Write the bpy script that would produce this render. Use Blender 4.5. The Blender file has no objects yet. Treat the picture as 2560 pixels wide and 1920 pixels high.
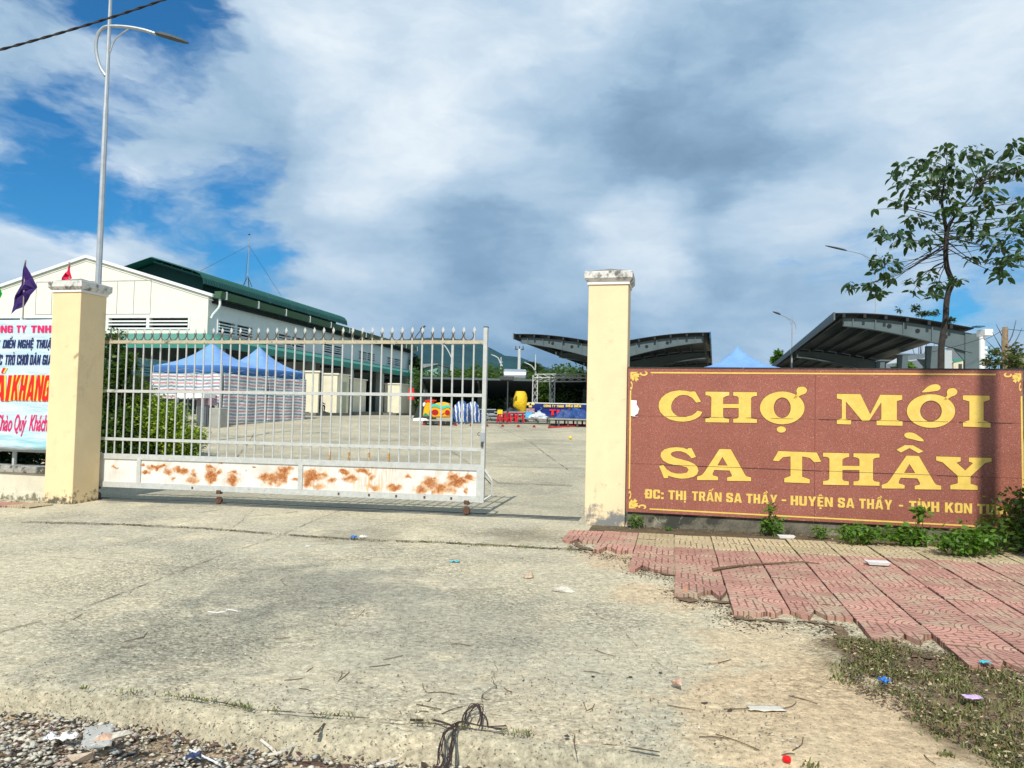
import bpy, math, random
import numpy as np
from mathutils import Vector, Matrix, noise as mnoise

SC = bpy.context.scene
COL = SC.collection
rnd = random.Random(7)
nr = np.random.default_rng(7)
R = math.radians

# ------------------------------------------------------------------ camera
F, PITCH, ROLL, CAMZ = 1800.0, 0.037, 0.0218, 1.51      # focal length in pixels of a 2560 px wide picture
cam_d = bpy.data.cameras.new('camera'); cam = bpy.data.objects.new('camera', cam_d); COL.objects.link(cam)
fw = Vector((0, math.cos(PITCH), math.sin(PITCH))); up0 = Vector((0, -math.sin(PITCH), math.cos(PITCH))); rt0 = Vector((1, 0, 0))
rt = rt0 * math.cos(ROLL) + up0 * math.sin(ROLL); up = -rt0 * math.sin(ROLL) + up0 * math.cos(ROLL)
M = Matrix((rt, up, -fw)).transposed().to_4x4(); M.translation = (0, 0, CAMZ)
cam.matrix_world = M
cam_d.sensor_width = 36; cam_d.lens = 36 * F / 2560; cam_d.clip_end = 20000; cam_d.clip_start = .05
SC.camera = cam
SC.render.resolution_x = 1024; SC.render.resolution_y = 768

# ------------------------------------------------------------------ sun and exposure
SUN = Vector((-0.20, -0.98, 0)).normalized() * math.cos(R(48)) + Vector((0, 0, math.sin(R(48))))
sd = bpy.data.lights.new('sun', 'SUN'); sd.energy = 4.6; sd.angle = R(.53); sd.color = (1, .95, .86)
so = bpy.data.objects.new('sun', sd); COL.objects.link(so)
so.rotation_euler = (-SUN).to_track_quat('-Z', 'Y').to_euler(); so.location = (0, -5, 30)
SC.view_settings.view_transform = 'Standard'; SC.view_settings.look = 'None'
SC.view_settings.exposure = 0.1; SC.view_settings.gamma = 1; SC.view_settings.use_curve_mapping = False
SC.cycles.max_bounces = 6; SC.cycles.transparent_max_bounces = 8
SC.cycles.use_denoising = True

# ------------------------------------------------------------------ picture point -> place in the world
def ray(px, py):
    return (fw + rt * ((px - 1280) / F) + up * (-(py - 960) / F))
CP = Vector((0, 0, CAMZ))
def at(px, py, Y):
    d = ray(px, py); return CP + d * (Y / d.y)
def plane_at(px, py, p0, n):
    d = ray(px, py); return CP + d * ((Vector(p0) - CP).dot(n) / d.dot(n))
def clip(v, a, b): return max(a, min(b, v))
def G(x, y):
    k = clip((20 - y) / 8, 0, 1)
    return .0125 * (clip(x, -12, 9) + 6.4) * k + .045 * clip(y - 12.5, 0, 22)
def ground_at(px, py, dz=0):
    d = ray(px, py); lo, hi = 1.0, 200.0
    for _ in range(50):
        m = (lo + hi) / 2; p = CP + d * (m / d.y)
        if p.z > G(p.x, p.y) + dz: lo = m
        else: hi = m
    return CP + d * (lo / d.y)

# ------------------------------------------------------------------ node helpers
class NT:
    def __init__(s, tree): s.t = tree
    def n(s, typ, ins=None, **kw):
        nd = s.t.nodes.new(typ)
        for k, v in kw.items(): setattr(nd, k, v)
        for k, v in (ins or {}).items():
            sock = nd.inputs[k]
            if isinstance(v, bpy.types.NodeSocket): s.t.links.new(v, sock)
            else: sock.default_value = v
        return nd
    def m(s, op, a, b=0.0, c=None):
        i = {0: a, 1: b}
        if c is not None: i[2] = c
        return s.n('ShaderNodeMath', i, operation=op).outputs[0]
    def vm(s, op, a, b=(0, 0, 0), out=0): return s.n('ShaderNodeVectorMath', {0: a, 1: b}, operation=op).outputs[out]
    def ss(s, v, a, b, lo=0., hi=1., kind='SMOOTHSTEP'):
        return s.n('ShaderNodeMapRange', {'Value': v, 'From Min': a, 'From Max': b, 'To Min': lo, 'To Max': hi}, interpolation_type=kind).outputs[0]
    def noise(s, vec, sc, det=4, rough=.55, dist=0.0, out='Fac', w=None):
        i = {'Vector': vec, 'Scale': sc, 'Detail': det, 'Roughness': rough, 'Distortion': dist}
        return s.n('ShaderNodeTexNoise', i).outputs[out]
    def mix(s, f, a, b, blend='MIX'):
        nd = s.t.nodes.new('ShaderNodeMix'); nd.data_type = 'RGBA'; nd.blend_type = blend
        for sock, v in ((nd.inputs[0], f), (nd.inputs[6], a), (nd.inputs[7], b)):
            if isinstance(v, bpy.types.NodeSocket): s.t.links.new(v, sock)
            else: sock.default_value = v if not isinstance(v, (tuple, list)) else (list(v) + [1])[:4]
        return nd.outputs[2]
def c4(c): return tuple(list(c) + [1])[:4]

MATS = {}
def newmat(name):
    m = bpy.data.materials.new(name); m.use_nodes = True; m.node_tree.nodes.clear(); t = NT(m.node_tree)
    out = t.n('ShaderNodeOutputMaterial'); b = t.n('ShaderNodeBsdfPrincipled')
    m.node_tree.links.new(b.outputs[0], out.inputs[0]); return m, t, b
def mat(name, col, rough=.8, var=.18, vs=4., fine=.1, fs=90., bump=.15, bs=60., metal=0., spec=.3, dirt=None, foot=None, top=None, bdist=.01, stretch=None, tint=None, randv=0.):
    """dirt=(colour, scale, lo, hi); foot=(z0, z1, colour, scale); top likewise but growing upwards; tint=(colour2, scale) large patches"""
    if name in MATS: return MATS[name]
    m, t, b = newmat(name)
    tc = t.n('ShaderNodeTexCoord').outputs['Object']
    v = tc
    if stretch: v = t.n('ShaderNodeMapping', {'Vector': tc, 'Scale': stretch}).outputs[0]
    n1 = t.noise(v, vs, 5, .6); n2 = t.noise(v, fs, 3, .6)
    k = t.m('ADD', t.ss(n1, .3, .7, 1 - var, 1 + var, 'LINEAR'), t.ss(n2, .3, .7, -fine, fine, 'LINEAR'))
    if randv:
        oi = t.n('ShaderNodeObjectInfo').outputs['Random']; k = t.m('MULTIPLY', k, t.ss(oi, 0, 1, 1 - randv, 1 + randv, 'LINEAR'))
    c = c4(col)
    if tint: c = t.mix(t.ss(t.noise(v, tint[1], 4, .6), .42, .6), c4(col), c4(tint[0]))
    c = t.vm('SCALE', c if not isinstance(c, tuple) else c[:3]); c.node.inputs['Scale'].default_value = 1
    m.node_tree.links.new(k, c.node.inputs['Scale'])
    if dirt:
        for dcol, ds, lo, hi in (dirt if isinstance(dirt, list) else [dirt]):
            f = t.ss(t.noise(v, ds, 6, .65, .3), lo, hi); c = t.mix(f, c, c4(dcol))
    for spec_, sign in ((foot, 1), (top, -1)):
        if spec_:
            z0, z1, dcol, ds = spec_
            z = t.n('ShaderNodeSeparateXYZ', {0: tc}).outputs[2]
            g = t.ss(z, z0, z1, 1, 0, 'LINEAR'); f = t.ss(t.m('ADD', t.noise(tc, ds, 6, .7), t.m('MULTIPLY', g, .34)), .70, .86)
            c = t.mix(f, c, c4(dcol))
    m.node_tree.links.new(c, b.inputs['Base Color'])
    b.inputs['Roughness'].default_value = rough; b.inputs['Metallic'].default_value = metal
    b.inputs['Specular IOR Level'].default_value = spec
    if bump:
        h = t.noise(v, bs, 5, .65)
        bn = t.n('ShaderNodeBump', {'Height': h, 'Strength': bump, 'Distance': bdist}); m.node_tree.links.new(bn.outputs[0], b.inputs['Normal'])
    MATS[name] = m; return m
def leafmat(name, cols, rough=.45, trans=.35):
    if name in MATS: return MATS[name]
    m, t, b = newmat(name)
    g = t.n('ShaderNodeNewGeometry'); oi = t.n('ShaderNodeObjectInfo').outputs['Random']
    r = t.m('FRACT', t.m('ADD', g.outputs['Random Per Island'], oi))
    cr = t.n('ShaderNodeValToRGB', {0: r}); e = cr.color_ramp
    while len(e.elements) < len(cols): e.elements.new(.5)
    for i, c in enumerate(cols): e.elements[i].position = i / max(1, len(cols) - 1); e.elements[i].color = c4(c)
    m.node_tree.links.new(cr.outputs[0], b.inputs['Base Color']); b.inputs['Roughness'].default_value = rough
    b.inputs['Specular IOR Level'].default_value = .35
    tr = t.n('ShaderNodeBsdfTranslucent', {0: t.mix(.5, cr.outputs[0], (.25, .4, .02, 1), 'MIX')})
    mx = t.n('ShaderNodeMixShader', {0: trans, 1: b.outputs[0], 2: tr.outputs[0]})
    out = [n for n in m.node_tree.nodes if n.type == 'OUTPUT_MATERIAL'][0]; m.node_tree.links.new(mx.outputs[0], out.inputs[0])
    MATS[name] = m; return m

# ------------------------------------------------------------------ world: sky with cloud
w = bpy.data.worlds.new('World'); SC.world = w; w.use_nodes = True; w.node_tree.nodes.clear(); t = NT(w.node_tree)
sky = t.n('ShaderNodeTexSky', sky_type='NISHITA', sun_disc=False, sun_elevation=R(48), sun_rotation=math.atan2(SUN.x, SUN.y), altitude=600, air_density=1.2, dust_density=.4, ozone_density=2.5)
dirv = t.n('ShaderNodeTexCoord').outputs['Generated']
sep = t.n('ShaderNodeSeparateXYZ', {0: dirv}); zz = sep.outputs[2]
pv = t.n('ShaderNodeMapping', {'Vector': dirv, 'Scale': (1, 1, 2.3)}).outputs[0]
wq = t.vm('SUBTRACT', t.noise(pv, 2.2, 6, .6, 0, 'Color'), (.5, .5, .5))
dirw = t.vm('NORMALIZE', t.vm('ADD', dirv, t.vm('MULTIPLY', wq, (.34, .34, .20))))
def blob(px, py, deg, k):
    d = ray(px, py).normalized()
    f = t.vm('DOT_PRODUCT', dirw, tuple(d), out=1)
    return t.m('MULTIPLY', t.ss(f, math.cos(R(deg)), 1.0), k)
def addall(base, items):
    for it in items: base = t.m('ADD', base, blob(*it))
    return base
pw = t.vm('ADD', pv, t.vm('MULTIPLY', wq, (.30, .30, .30)))
big = t.noise(pw, 3.0, 10, .56); med = t.noise(pw, 8., 8, .6)
HOLES = [(20, 400, 9, -.30), (230, 440, 7, -.16), (540, 480, 6, -.24), (390, 90, 6, -.26), (40, 90, 7, -.10), (700, 650, 4, -.22), (480, 650, 3.5, -.10), (1060, 5, 4, -.16), (2440, 0, 6, -.18),
         (2400, 690, 10, -.13), (2560, 520, 7, -.08), (1100, 300, 16, .10), (1500, 400, 16, .10), (2000, 250, 14, .08), (1200, 800, 12, .10)]
HOLES = [(a, b, c, d * (.50 if d < 0 else 1.0)) for a, b, c, d in HOLES]
cover = t.ss(addall(t.m('ADD', t.m('MULTIPLY', big, .75), t.m('MULTIPLY', med, .25)), HOLES), .30, .46)
LIGHTS0 = [(1000, 250, 12, .26), (1450, 60, 8, .16), (700, 60, 8, .12), (1640, 610, 6, .26), (2250, 230, 9, .20), (1950, 560, 5, .12), (900, 760, 5, .08), (1420, 440, 6, .08), (280, 560, 6, .20), (2380, 790, 5, .15), (150, 650, 6, .18),
          (480, 600, 4, .15), (1500, 280, 7, -.20), (1720, 430, 8, -.16), (780, 330, 7, -.14), (1230, 640, 7, -.14), (1200, 850, 9, -.22), (1420, 870, 6, -.18), (700, 560, 6, -.12), (1900, 700, 8, -.06), (250, 180, 8, -.10), (2000, 90, 8, -.10)]
LIGHTS = [(a, b, c, d * (.62 if d < 0 else 1)) for a, b, c, d in LIGHTS0] + [(330, 300, 6, .14), (150, 560, 6, .15)]
shade = addall(t.m('ADD', t.m('MULTIPLY', t.noise(pw, 3.6, 12, .56), .78), t.m('MULTIPLY', t.noise(pw, 11., 8, .6), .24)), LIGHTS)
ramp = t.n('ShaderNodeValToRGB', {0: shade}); e = ramp.color_ramp
for i, (p, c) in enumerate([(.16, (.18, .29, .43)), (.36, (.275, .42, .59)), (.49, (.40, .555, .715)), (.63, (.54, .68, .82)), (.86, (.84, .92, .98))]):
    if i > 1: e.elements.new(p)
    e.elements[i].position = p; e.elements[i].color = c4(c)
WS = .1
cl = t.vm('MULTIPLY', ramp.outputs[0], (.95 / WS,) * 3)
blue = t.vm('MULTIPLY', sky.outputs[0], (.20, .72, 1.08))
skyc = t.mix(cover, blue, cl)
low = t.ss(zz, -.02, .0); skyc = t.mix(low, (.9, 1.0, 1.0, 1), skyc)
bg = t.n('ShaderNodeBackground', {0: skyc, 1: WS}); wo = t.n('ShaderNodeOutputWorld'); w.node_tree.links.new(bg.outputs[0], wo.inputs[0])

# ------------------------------------------------------------------ object helpers
def tag(o, label=None, cat=None, group=None, kind=None):
    for k, v in (('label', label), ('category', cat), ('group', group), ('kind', kind)):
        if v: o[k] = v
    return o
def thing(name, label, cat, loc=(0, 0, 0), rz=0, group=None):
    o = bpy.data.objects.new(name, None); COL.objects.link(o); o.location = loc; o.rotation_euler = (0, 0, rz)
    o.empty_display_size = .2
    return tag(o, label, cat, group)
def wm(o):
    if o is None: return Matrix.Identity(4)
    return wm(o.parent) @ (Matrix.LocRotScale(o.location, o.rotation_euler, o.scale))
def inst(name, mesh, parent=None, loc=(0, 0, 0), rot=(0, 0, 0), sc=(1, 1, 1)):
    o = bpy.data.objects.new(name, mesh); COL.objects.link(o); o.parent = parent; o.location = loc; o.rotation_euler = rot; o.scale = sc
    return o
def copy_tree(o, parent=None):
    c = o.copy(); COL.objects.link(c); c.parent = parent
    for ch in list(o.children): copy_tree(ch, c)
    return c
class MB:
    def __init__(s): s.v = []; s.f = []; s.mi = []
    def add(s, vs, fs, mi=0):
        b = len(s.v); s.v += [tuple(v) for v in vs]; s.f += [tuple(i + b for i in f) for f in fs]; s.mi += [mi] * len(fs); return s
    def box(s, a, b, mi=0, bev=0):
        (x0, y0, z0), (x1, y1, z1) = a, b
        x0, x1 = min(x0, x1), max(x0, x1); y0, y1 = min(y0, y1), max(y0, y1); z0, z1 = min(z0, z1), max(z0, z1)
        if bev:
            e = bev; vs = []
            for z, q in ((z0, e), (z0 + e, 0), (z1 - e, 0), (z1, e)):
                vs += [(x0 + q + e * (q == 0) * 1, y0 + q, z), (x1 - q - e * (q == 0), y0 + q, z), (x1 - q, y0 + q + e * (q == 0), z), (x1 - q, y1 - q - e * (q == 0), z), (x1 - q - e * (q == 0), y1 - q, z), (x0 + q + e * (q == 0), y1 - q, z), (x0 + q, y1 - q - e * (q == 0), z), (x0 + q, y0 + q + e * (q == 0), z)]
            fs = []
            for k in range(3):
                for i in range(8): fs.append((k * 8 + i, k * 8 + (i + 1) % 8, k * 8 + 8 + (i + 1) % 8, k * 8 + 8 + i))
            fs += [tuple(range(7, -1, -1)), tuple(range(24, 32))]
            return s.add(vs, fs, mi)
        return s.add([(x0, y0, z0), (x1, y0, z0), (x1, y1, z0), (x0, y1, z0), (x0, y0, z1), (x1, y0, z1), (x1, y1, z1), (x0, y1, z1)],
                     [(0, 3, 2, 1), (4, 5, 6, 7), (0, 1, 5, 4), (1, 2, 6, 5), (2, 3, 7, 6), (3, 0, 4, 7)], mi)
    def hexa(s, lo, hi, mi=0):      # two quads (lists of four points)
        return s.add(list(lo) + list(hi), [(0, 3, 2, 1), (4, 5, 6, 7), (0, 1, 5, 4), (1, 2, 6, 5), (2, 3, 7, 6), (3, 0, 4, 7)], mi)
    def tube(s, pts, r, n=8, mi=0, cap=True, sq=1.0):
        pts = [Vector(p) for p in pts]; rs = r if isinstance(r, (list, tuple)) else [r] * len(pts)
        vs = []; prev = None
        for i, p in enumerate(pts):
            d = (pts[min(i + 1, len(pts) - 1)] - pts[max(i - 1, 0)]).normalized()
            if prev is None: a = d.orthogonal().normalized() if abs(d.z) < .95 else Vector((1, 0, 0)); a = (a - d * a.dot(d)).normalized()
            else: a = (prev - d * prev.dot(d)).normalized()
            prev = a; b = d.cross(a)
            for k in range(n):
                th_ = 2 * math.pi * (k + .5) / n; vs.append(p + (a * math.cos(th_) + b * math.sin(th_) * sq) * rs[i])
        fs = [(i * n + k, i * n + (k + 1) % n, (i + 1) * n + (k + 1) % n, (i + 1) * n + k) for i in range(len(pts) - 1) for k in range(n)]
        if cap: fs += [tuple(range(n - 1, -1, -1)), tuple(range((len(pts) - 1) * n, len(pts) * n))]
        return s.add(vs, fs, mi)
    def prism(s, poly, y0, y1, mi=0, ax='y'):       # polygon in x,z extruded along y
        n = len(poly)
        def q(a, c, b): return (a, b, c) if ax == 'y' else (a, c, b) if ax == 'z' else (b, a, c)
        vs = [q(a, c, y0) for a, c in poly] + [q(a, c, y1) for a, c in poly]
        fs = [tuple(range(n)), tuple(range(2 * n - 1, n - 1, -1))] + [(i, i + n, (i + 1) % n + n, (i + 1) % n) for i in range(n)]
        return s.add(vs, fs, mi)
    def grid(s, fn, nu, nv, mi=0):
        vs = [fn(i / nu, j / nv) for j in range(nv + 1) for i in range(nu + 1)]
        fs = [(j * (nu + 1) + i, j * (nu + 1) + i + 1, (j + 1) * (nu + 1) + i + 1, (j + 1) * (nu + 1) + i) for j in range(nv) for i in range(nu)]
        return s.add(vs, fs, mi)
    def mesh(s, name, mats, smooth=False):
        me = bpy.data.meshes.new(name); me.from_pydata(s.v, [], s.f); mats = mats if isinstance(mats, (list, tuple)) else [mats]
        for m in mats: me.materials.append(m)
        if len(mats) > 1: me.polygons.foreach_set('material_index', s.mi)
        if smooth: me.polygons.foreach_set('use_smooth', [True] * len(s.f))
        me.update(); return me
    def build(s, name, mats, parent=None, world=False, smooth=False, label=None, kind=None, solid=0):
        if world and parent is not None:
            inv = wm(parent).inverted(); s.v = [tuple(inv @ Vector(v)) for v in s.v]
        me = s.mesh(name, mats, smooth)
        if smooth:
            try: me.set_sharp_from_angle(angle=R(38))
            except Exception: pass
        o = inst(name, me, parent)
        if solid: md = o.modifiers.new('thickness', 'SOLIDIFY'); md.thickness = solid; md.offset = 0
        return tag(o, label, None, None, kind)
def fillmesh(loops, name, mats, thick, fn):
    """loops: 2-D outlines (holes alternate); fn maps (u, v, w) -> place; triangulated with a thickness"""
    from mathutils.geometry import tessellate_polygon
    tris = tessellate_polygon([[Vector((a, b, 0)) for a, b in l] for l in loops])
    pts = [p for l in loops for p in l]; n = len(pts)
    mb = MB(); vs = [fn(a, b, thick) for a, b in pts] + [fn(a, b, 0) for a, b in pts]; fs = []
    for tr in tris:
        (ax, ay), (bx, by), (cx_, cy_) = (pts[i] for i in tr)
        if (bx - ax) * (cy_ - ay) - (by - ay) * (cx_ - ax) < 0: tr = tr[::-1]
        fs.append(tuple(tr))
    o = 0
    for l in loops:
        k = len(l)
        for i in range(k): fs.append((o + i, o + (i + 1) % k, n + o + (i + 1) % k, n + o + i))
        o += k
    mb.add(vs, fs); return mb
def smooth_loop(pts, n=4):
    out = []; k = len(pts)
    for i in range(k):
        p0, p1, p2, p3 = pts[i - 1], pts[i], pts[(i + 1) % k], pts[(i + 2) % k]
        for j in range(n):
            u = j / n
            out.append(tuple(.5 * (2 * p1[a] + (p2[a] - p0[a]) * u + (2 * p0[a] - 5 * p1[a] + 4 * p2[a] - p3[a]) * u * u + (3 * p1[a] - p0[a] - 3 * p2[a] + p3[a]) * u ** 3) for a in (0, 1)))
    return out
def ell(cx, cy, rx, ry, n=28, rot=0):
    return [(cx + rx * math.cos(a) * math.cos(rot) - ry * math.sin(a) * math.sin(rot), cy + rx * math.cos(a) * math.sin(rot) + ry * math.sin(a) * math.cos(rot)) for a in [2 * math.pi * i / n for i in range(n)]]
def text_mb(s, width, height, bold=0.0, shear=0.0, thick=.003, res=4):
    """string -> MB in local x (right), z (up), facing -y, scaled to width x cap height"""
    cu = bpy.data.curves.new('t', 'FONT'); cu.body = s; cu.size = 1; cu.offset = bold; cu.shear = shear; cu.resolution_u = res
    ob = bpy.data.objects.new('t', cu); COL.objects.link(ob)
    dg = bpy.context.evaluated_depsgraph_get(); me = bpy.data.meshes.new_from_object(ob.evaluated_get(dg))
    vs = [tuple(v.co) for v in me.vertices]; fs = [tuple(p.vertices) for p in me.polygons]
    edges = {}
    for f in fs:
        for i in range(len(f)):
            e = (f[i], f[(i + 1) % len(f)]); edges[e] = 1
    cap = .70
    x0 = min(v[0] for v in vs); x1 = max(v[0] for v in vs)
    sx = width / (x1 - x0); sz = height / cap
    mb = MB(); n = len(vs)
    mb.v = [((v[0] - x0) * sx, -thick, v[1] * sz) for v in vs] + [((v[0] - x0) * sx, 0, v[1] * sz) for v in vs]
    mb.f = list(fs) + [(b, a, a + n, b + n) for (a, b) in edges if (b, a) not in edges]
    mb.mi = [0] * len(mb.f)
    bpy.data.objects.remove(ob); bpy.data.meshes.remove(me); bpy.data.curves.remove(cu)
    return mb
import unicodedata
def glyph(ch):
    """heavy condensed capitals: list of shapes (outline + holes) and the advance width"""
    t, c = .235, .11; w = {'I': t, ':': t, '-': .34, 'M': .88, 'A': .76, 'N': .70, 'E': .52, 'T': .62, ' ': .22, 'K': .74, 'Y': .72, 'V': .72}.get(ch, .66)
    rc = lambda a, b, x, y: [(a, b), (x, b), (x, y), (a, y)]
    bowl = [(c, 0), (w - c, 0), (w, c), (w, 1 - c), (w - c, 1), (c, 1), (0, 1 - c), (0, c)]; hole = [(t + .04, .19), (w - t - .04, .19), (w - t, .24), (w - t, .76), (w - t - .04, .81), (t + .04, .81), (t, .76), (t, .24)]
    S = {'I': [[rc(0, 0, t, 1)]], '-': [[rc(0, .38, w, .56)]], ':': [[rc(0, 0, t, .22)], [rc(0, .5, t, .72)]], ' ': [],
         'T': [[[(w / 2 - t / 2, 0), (w / 2 + t / 2, 0), (w / 2 + t / 2, .8), (w, .8), (w, 1), (0, 1), (0, .8), (w / 2 - t / 2, .8)]]],
         'H': [[[(0, 0), (t, 0), (t, .4), (w - t, .4), (w - t, 0), (w, 0), (w, 1), (w - t, 1), (w - t, .6), (t, .6), (t, 1), (0, 1)]]],
         'N': [[[(0, 0), (t - .02, 0), (t - .02, .6), (w - t, 0), (w, 0), (w, 1), (w - t + .02, 1), (w - t + .02, .4), (t, 1), (0, 1)]]],
         'M': [[[(0, 0), (t - .03, 0), (t - .03, .6), (w / 2 - .07, 0), (w / 2 + .07, 0), (w - t + .03, .6), (w - t + .03, 0), (w, 0), (w, 1), (w - t - .03, 1), (w / 2, .42), (t + .03, 1), (0, 1)]]],
         'A': [[[(0, 0), (.22, 0), (.26, .17), (w - .26, .17), (w - .22, 0), (w, 0), (w / 2 + .14, 1), (w / 2 - .14, 1)], [(.30, .34), (w - .30, .34), (w / 2, .80)]]],
         'Y': [[[(w / 2 - t / 2, 0), (w / 2 + t / 2, 0), (w / 2 + t / 2, .4), (w, 1), (w - .24, 1), (w / 2, .60), (.24, 1), (0, 1), (w / 2 - t / 2, .4)]]],
         'V': [[[(w / 2 - .13, 0), (w / 2 + .13, 0), (w, 1), (w - .23, 1), (w / 2, .32), (.23, 1), (0, 1)]]],
         'K': [[[(0, 0), (t, 0), (t, .30), (.33, .42), (w - .26, 0), (w, 0), (.47, .57), (w - .02, 1), (w - .27, 1), (t, .62), (t, 1), (0, 1)]]],
         'U': [[[(c, 0), (w - c, 0), (w, c), (w, 1), (w - t, 1), (w - t, .24), (w - t - .05, .19), (t + .05, .19), (t, .24), (t, 1), (0, 1), (0, c)]]],
         'C': [[[(w, .38), (w, c), (w - c, 0), (c, 0), (0, c), (0, 1 - c), (c, 1), (w - c, 1), (w, 1 - c), (w, .62), (w - t, .62), (w - t, .76), (w - t - .04, .81), (t + .04, .81), (t, .76), (t, .24), (t + .04, .19), (w - t - .04, .19), (w - t, .24), (w - t, .38)][::-1]]],
         'G': [[[(w, .54), (w, 0), (w - .1, 0), (w - .13, .06), (w - .2, 0), (c, 0), (0, c), (0, 1 - c), (c, 1), (w - c, 1), (w, 1 - c), (w, .66), (w - t, .66), (w - t, .76), (w - t - .04, .81), (t + .04, .81), (t, .76), (t, .24), (t + .04, .19), (w - t - .04, .19), (w - t, .24), (w - t, .38), (w / 2, .38), (w / 2, .54)][::-1]]],
         'O': [[bowl, hole]], 'Q': [[bowl, hole]], 'D': [[[(0, 0), (w - c, 0), (w, c), (w, 1 - c), (w - c, 1), (0, 1)], [(t, .19), (w - t - .04, .19), (w - t, .24), (w - t, .76), (w - t - .04, .81), (t, .81)]]],
         'R': [[[(0, 0), (t, 0), (t, .37), (.33, .37), (w - .23, 0), (w + .02, 0), (w - .15, .41), (w - .02, .53), (w - .02, 1 - c), (w - .13, 1), (0, 1)], [(t, .54), (w - t - .04, .54), (w - t, .58), (w - t, .78), (w - t - .04, .82), (t, .82)]]],
         'B': [[[(0, 0), (w - c, 0), (w, c), (w, .42), (w - .07, .5), (w - .02, .58), (w - .02, 1 - c), (w - .13, 1), (0, 1)], [(t, .18), (w - t, .18), (w - t, .41), (t, .41)], [(t, .6), (w - t, .6), (w - t, .82), (t, .82)]]],
         'E': [[[(0, 0), (w, 0), (w, .19), (t, .19), (t, .41), (w - .05, .41), (w - .05, .59), (t, .59), (t, .81), (w, .81), (w, 1), (0, 1)]]],
         'S': [[[(0, c), (c, 0), (w - c, 0), (w, c), (w, .44), (w - c, .56), (t + .02, .66), (t, .70), (t, .77), (t + .04, .82), (w - t - .04, .82), (w - t, .77), (w - t, .66), (w, .66), (w, 1 - c), (w - c, 1), (c, 1), (0, 1 - c), (0, .58), (c, .46), (w - t - .02, .36), (w - t, .32), (w - t, .23), (w - t - .04, .18), (t + .04, .18), (t, .23), (t, .36), (0, .36)]]]}
    return [list(x) for x in S.get(ch, [])], w
def glyph_mb(s_, width, height, bold=0, shear=0., thick=.003, res=0):
    out = []; x = 0
    for ch in s_:
        bar = ch == 'Đ'; dec = unicodedata.normalize('NFD', 'D' if bar else ch); S, w = glyph(dec[0]); S = list(S)
        if bar: S.append([[(-.09, .42), (.36, .42), (.36, .58), (-.09, .58)]])
        circ = '\u0302' in dec; h = w / 2
        for m_ in dec[1:]:
            o = (.20, .10) if circ else (0, 0)
            if m_ == '\u0302': S.append([[(h - .2, 1.06), (h - .09, 1.06), (h, 1.15), (h + .09, 1.06), (h + .2, 1.06), (h + .06, 1.25), (h - .06, 1.25)]])
            if m_ == '\u0301': S.append([[(h - .08 + o[0], 1.08 + o[1]), (h + .03 + o[0], 1.08 + o[1]), (h + .18 + o[0], 1.28 + o[1]), (h + .02 + o[0], 1.28 + o[1])]])
            if m_ == '\u0300': S.append([[(h - .03 + o[0], 1.08 + o[1]), (h + .08 + o[0], 1.08 + o[1]), (h - .02 + o[0], 1.28 + o[1]), (h - .18 + o[0], 1.28 + o[1])]])
            if m_ == '\u0309': S.append([[(h - .04 + o[0], 1.06 + o[1]), (h + .04 + o[0], 1.06 + o[1]), (h + .12 + o[0], 1.18 + o[1]), (h + .10 + o[0], 1.28 + o[1]), (h - .06 + o[0], 1.28 + o[1]), (h - .06 + o[0], 1.22 + o[1]), (h + .03 + o[0], 1.20 + o[1])]])
            if m_ == '\u0303': S.append([[(h - .2 + o[0], 1.10 + o[1]), (h - .06 + o[0], 1.18 + o[1]), (h + .1 + o[0], 1.10 + o[1]), (h + .2 + o[0], 1.22 + o[1]), (h + .06 + o[0], 1.20 + o[1]), (h - .08 + o[0], 1.28 + o[1])]])
            if m_ == '\u0323': S.append([[(h - .09, -.26), (h + .09, -.26), (h + .09, -.09), (h - .09, -.09)]])
            if m_ == '\u031b': S.append([[(w - .10, .90), (w + .02, .84), (w + .15, .98), (w + .13, 1.14), (w + .02, 1.12)]])
        out += [(x, i, sh) for i, sh in enumerate(S)]; x += w + .10
    k = width / (x - .10); mb = MB()
    for x0, i, sh in out:
        q = fillmesh([[((x0 + a) * k + shear * b_ * height, b_ * height) for a, b_ in l] for l in sh], 'g', None, thick + .0012 * i, lambda a, b_, w_: (a, -w_, b_)); mb.add(q.v, q.f)
    return mb
def np_mesh(name, V, Fc, mats, parent=None, smooth=False, mi=None):
    me = bpy.data.meshes.new(name); V = np.asarray(V, np.float32); Fc = np.asarray(Fc, np.int32)
    me.vertices.add(len(V)); me.vertices.foreach_set('co', V.ravel()); k = Fc.shape[1]
    me.loops.add(Fc.size); me.loops.foreach_set('vertex_index', Fc.ravel())
    me.polygons.add(len(Fc)); me.polygons.foreach_set('loop_start', np.arange(0, Fc.size, k, dtype=np.int32))
    for m in (mats if isinstance(mats, (list, tuple)) else [mats]): me.materials.append(m)
    if mi is not None: me.polygons.foreach_set('material_index', np.asarray(mi, np.int32))
    if smooth: me.polygons.foreach_set('use_smooth', np.ones(len(Fc), bool))
    me.update(calc_edges=True); me.validate()
    return inst(name, me, parent)

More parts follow.
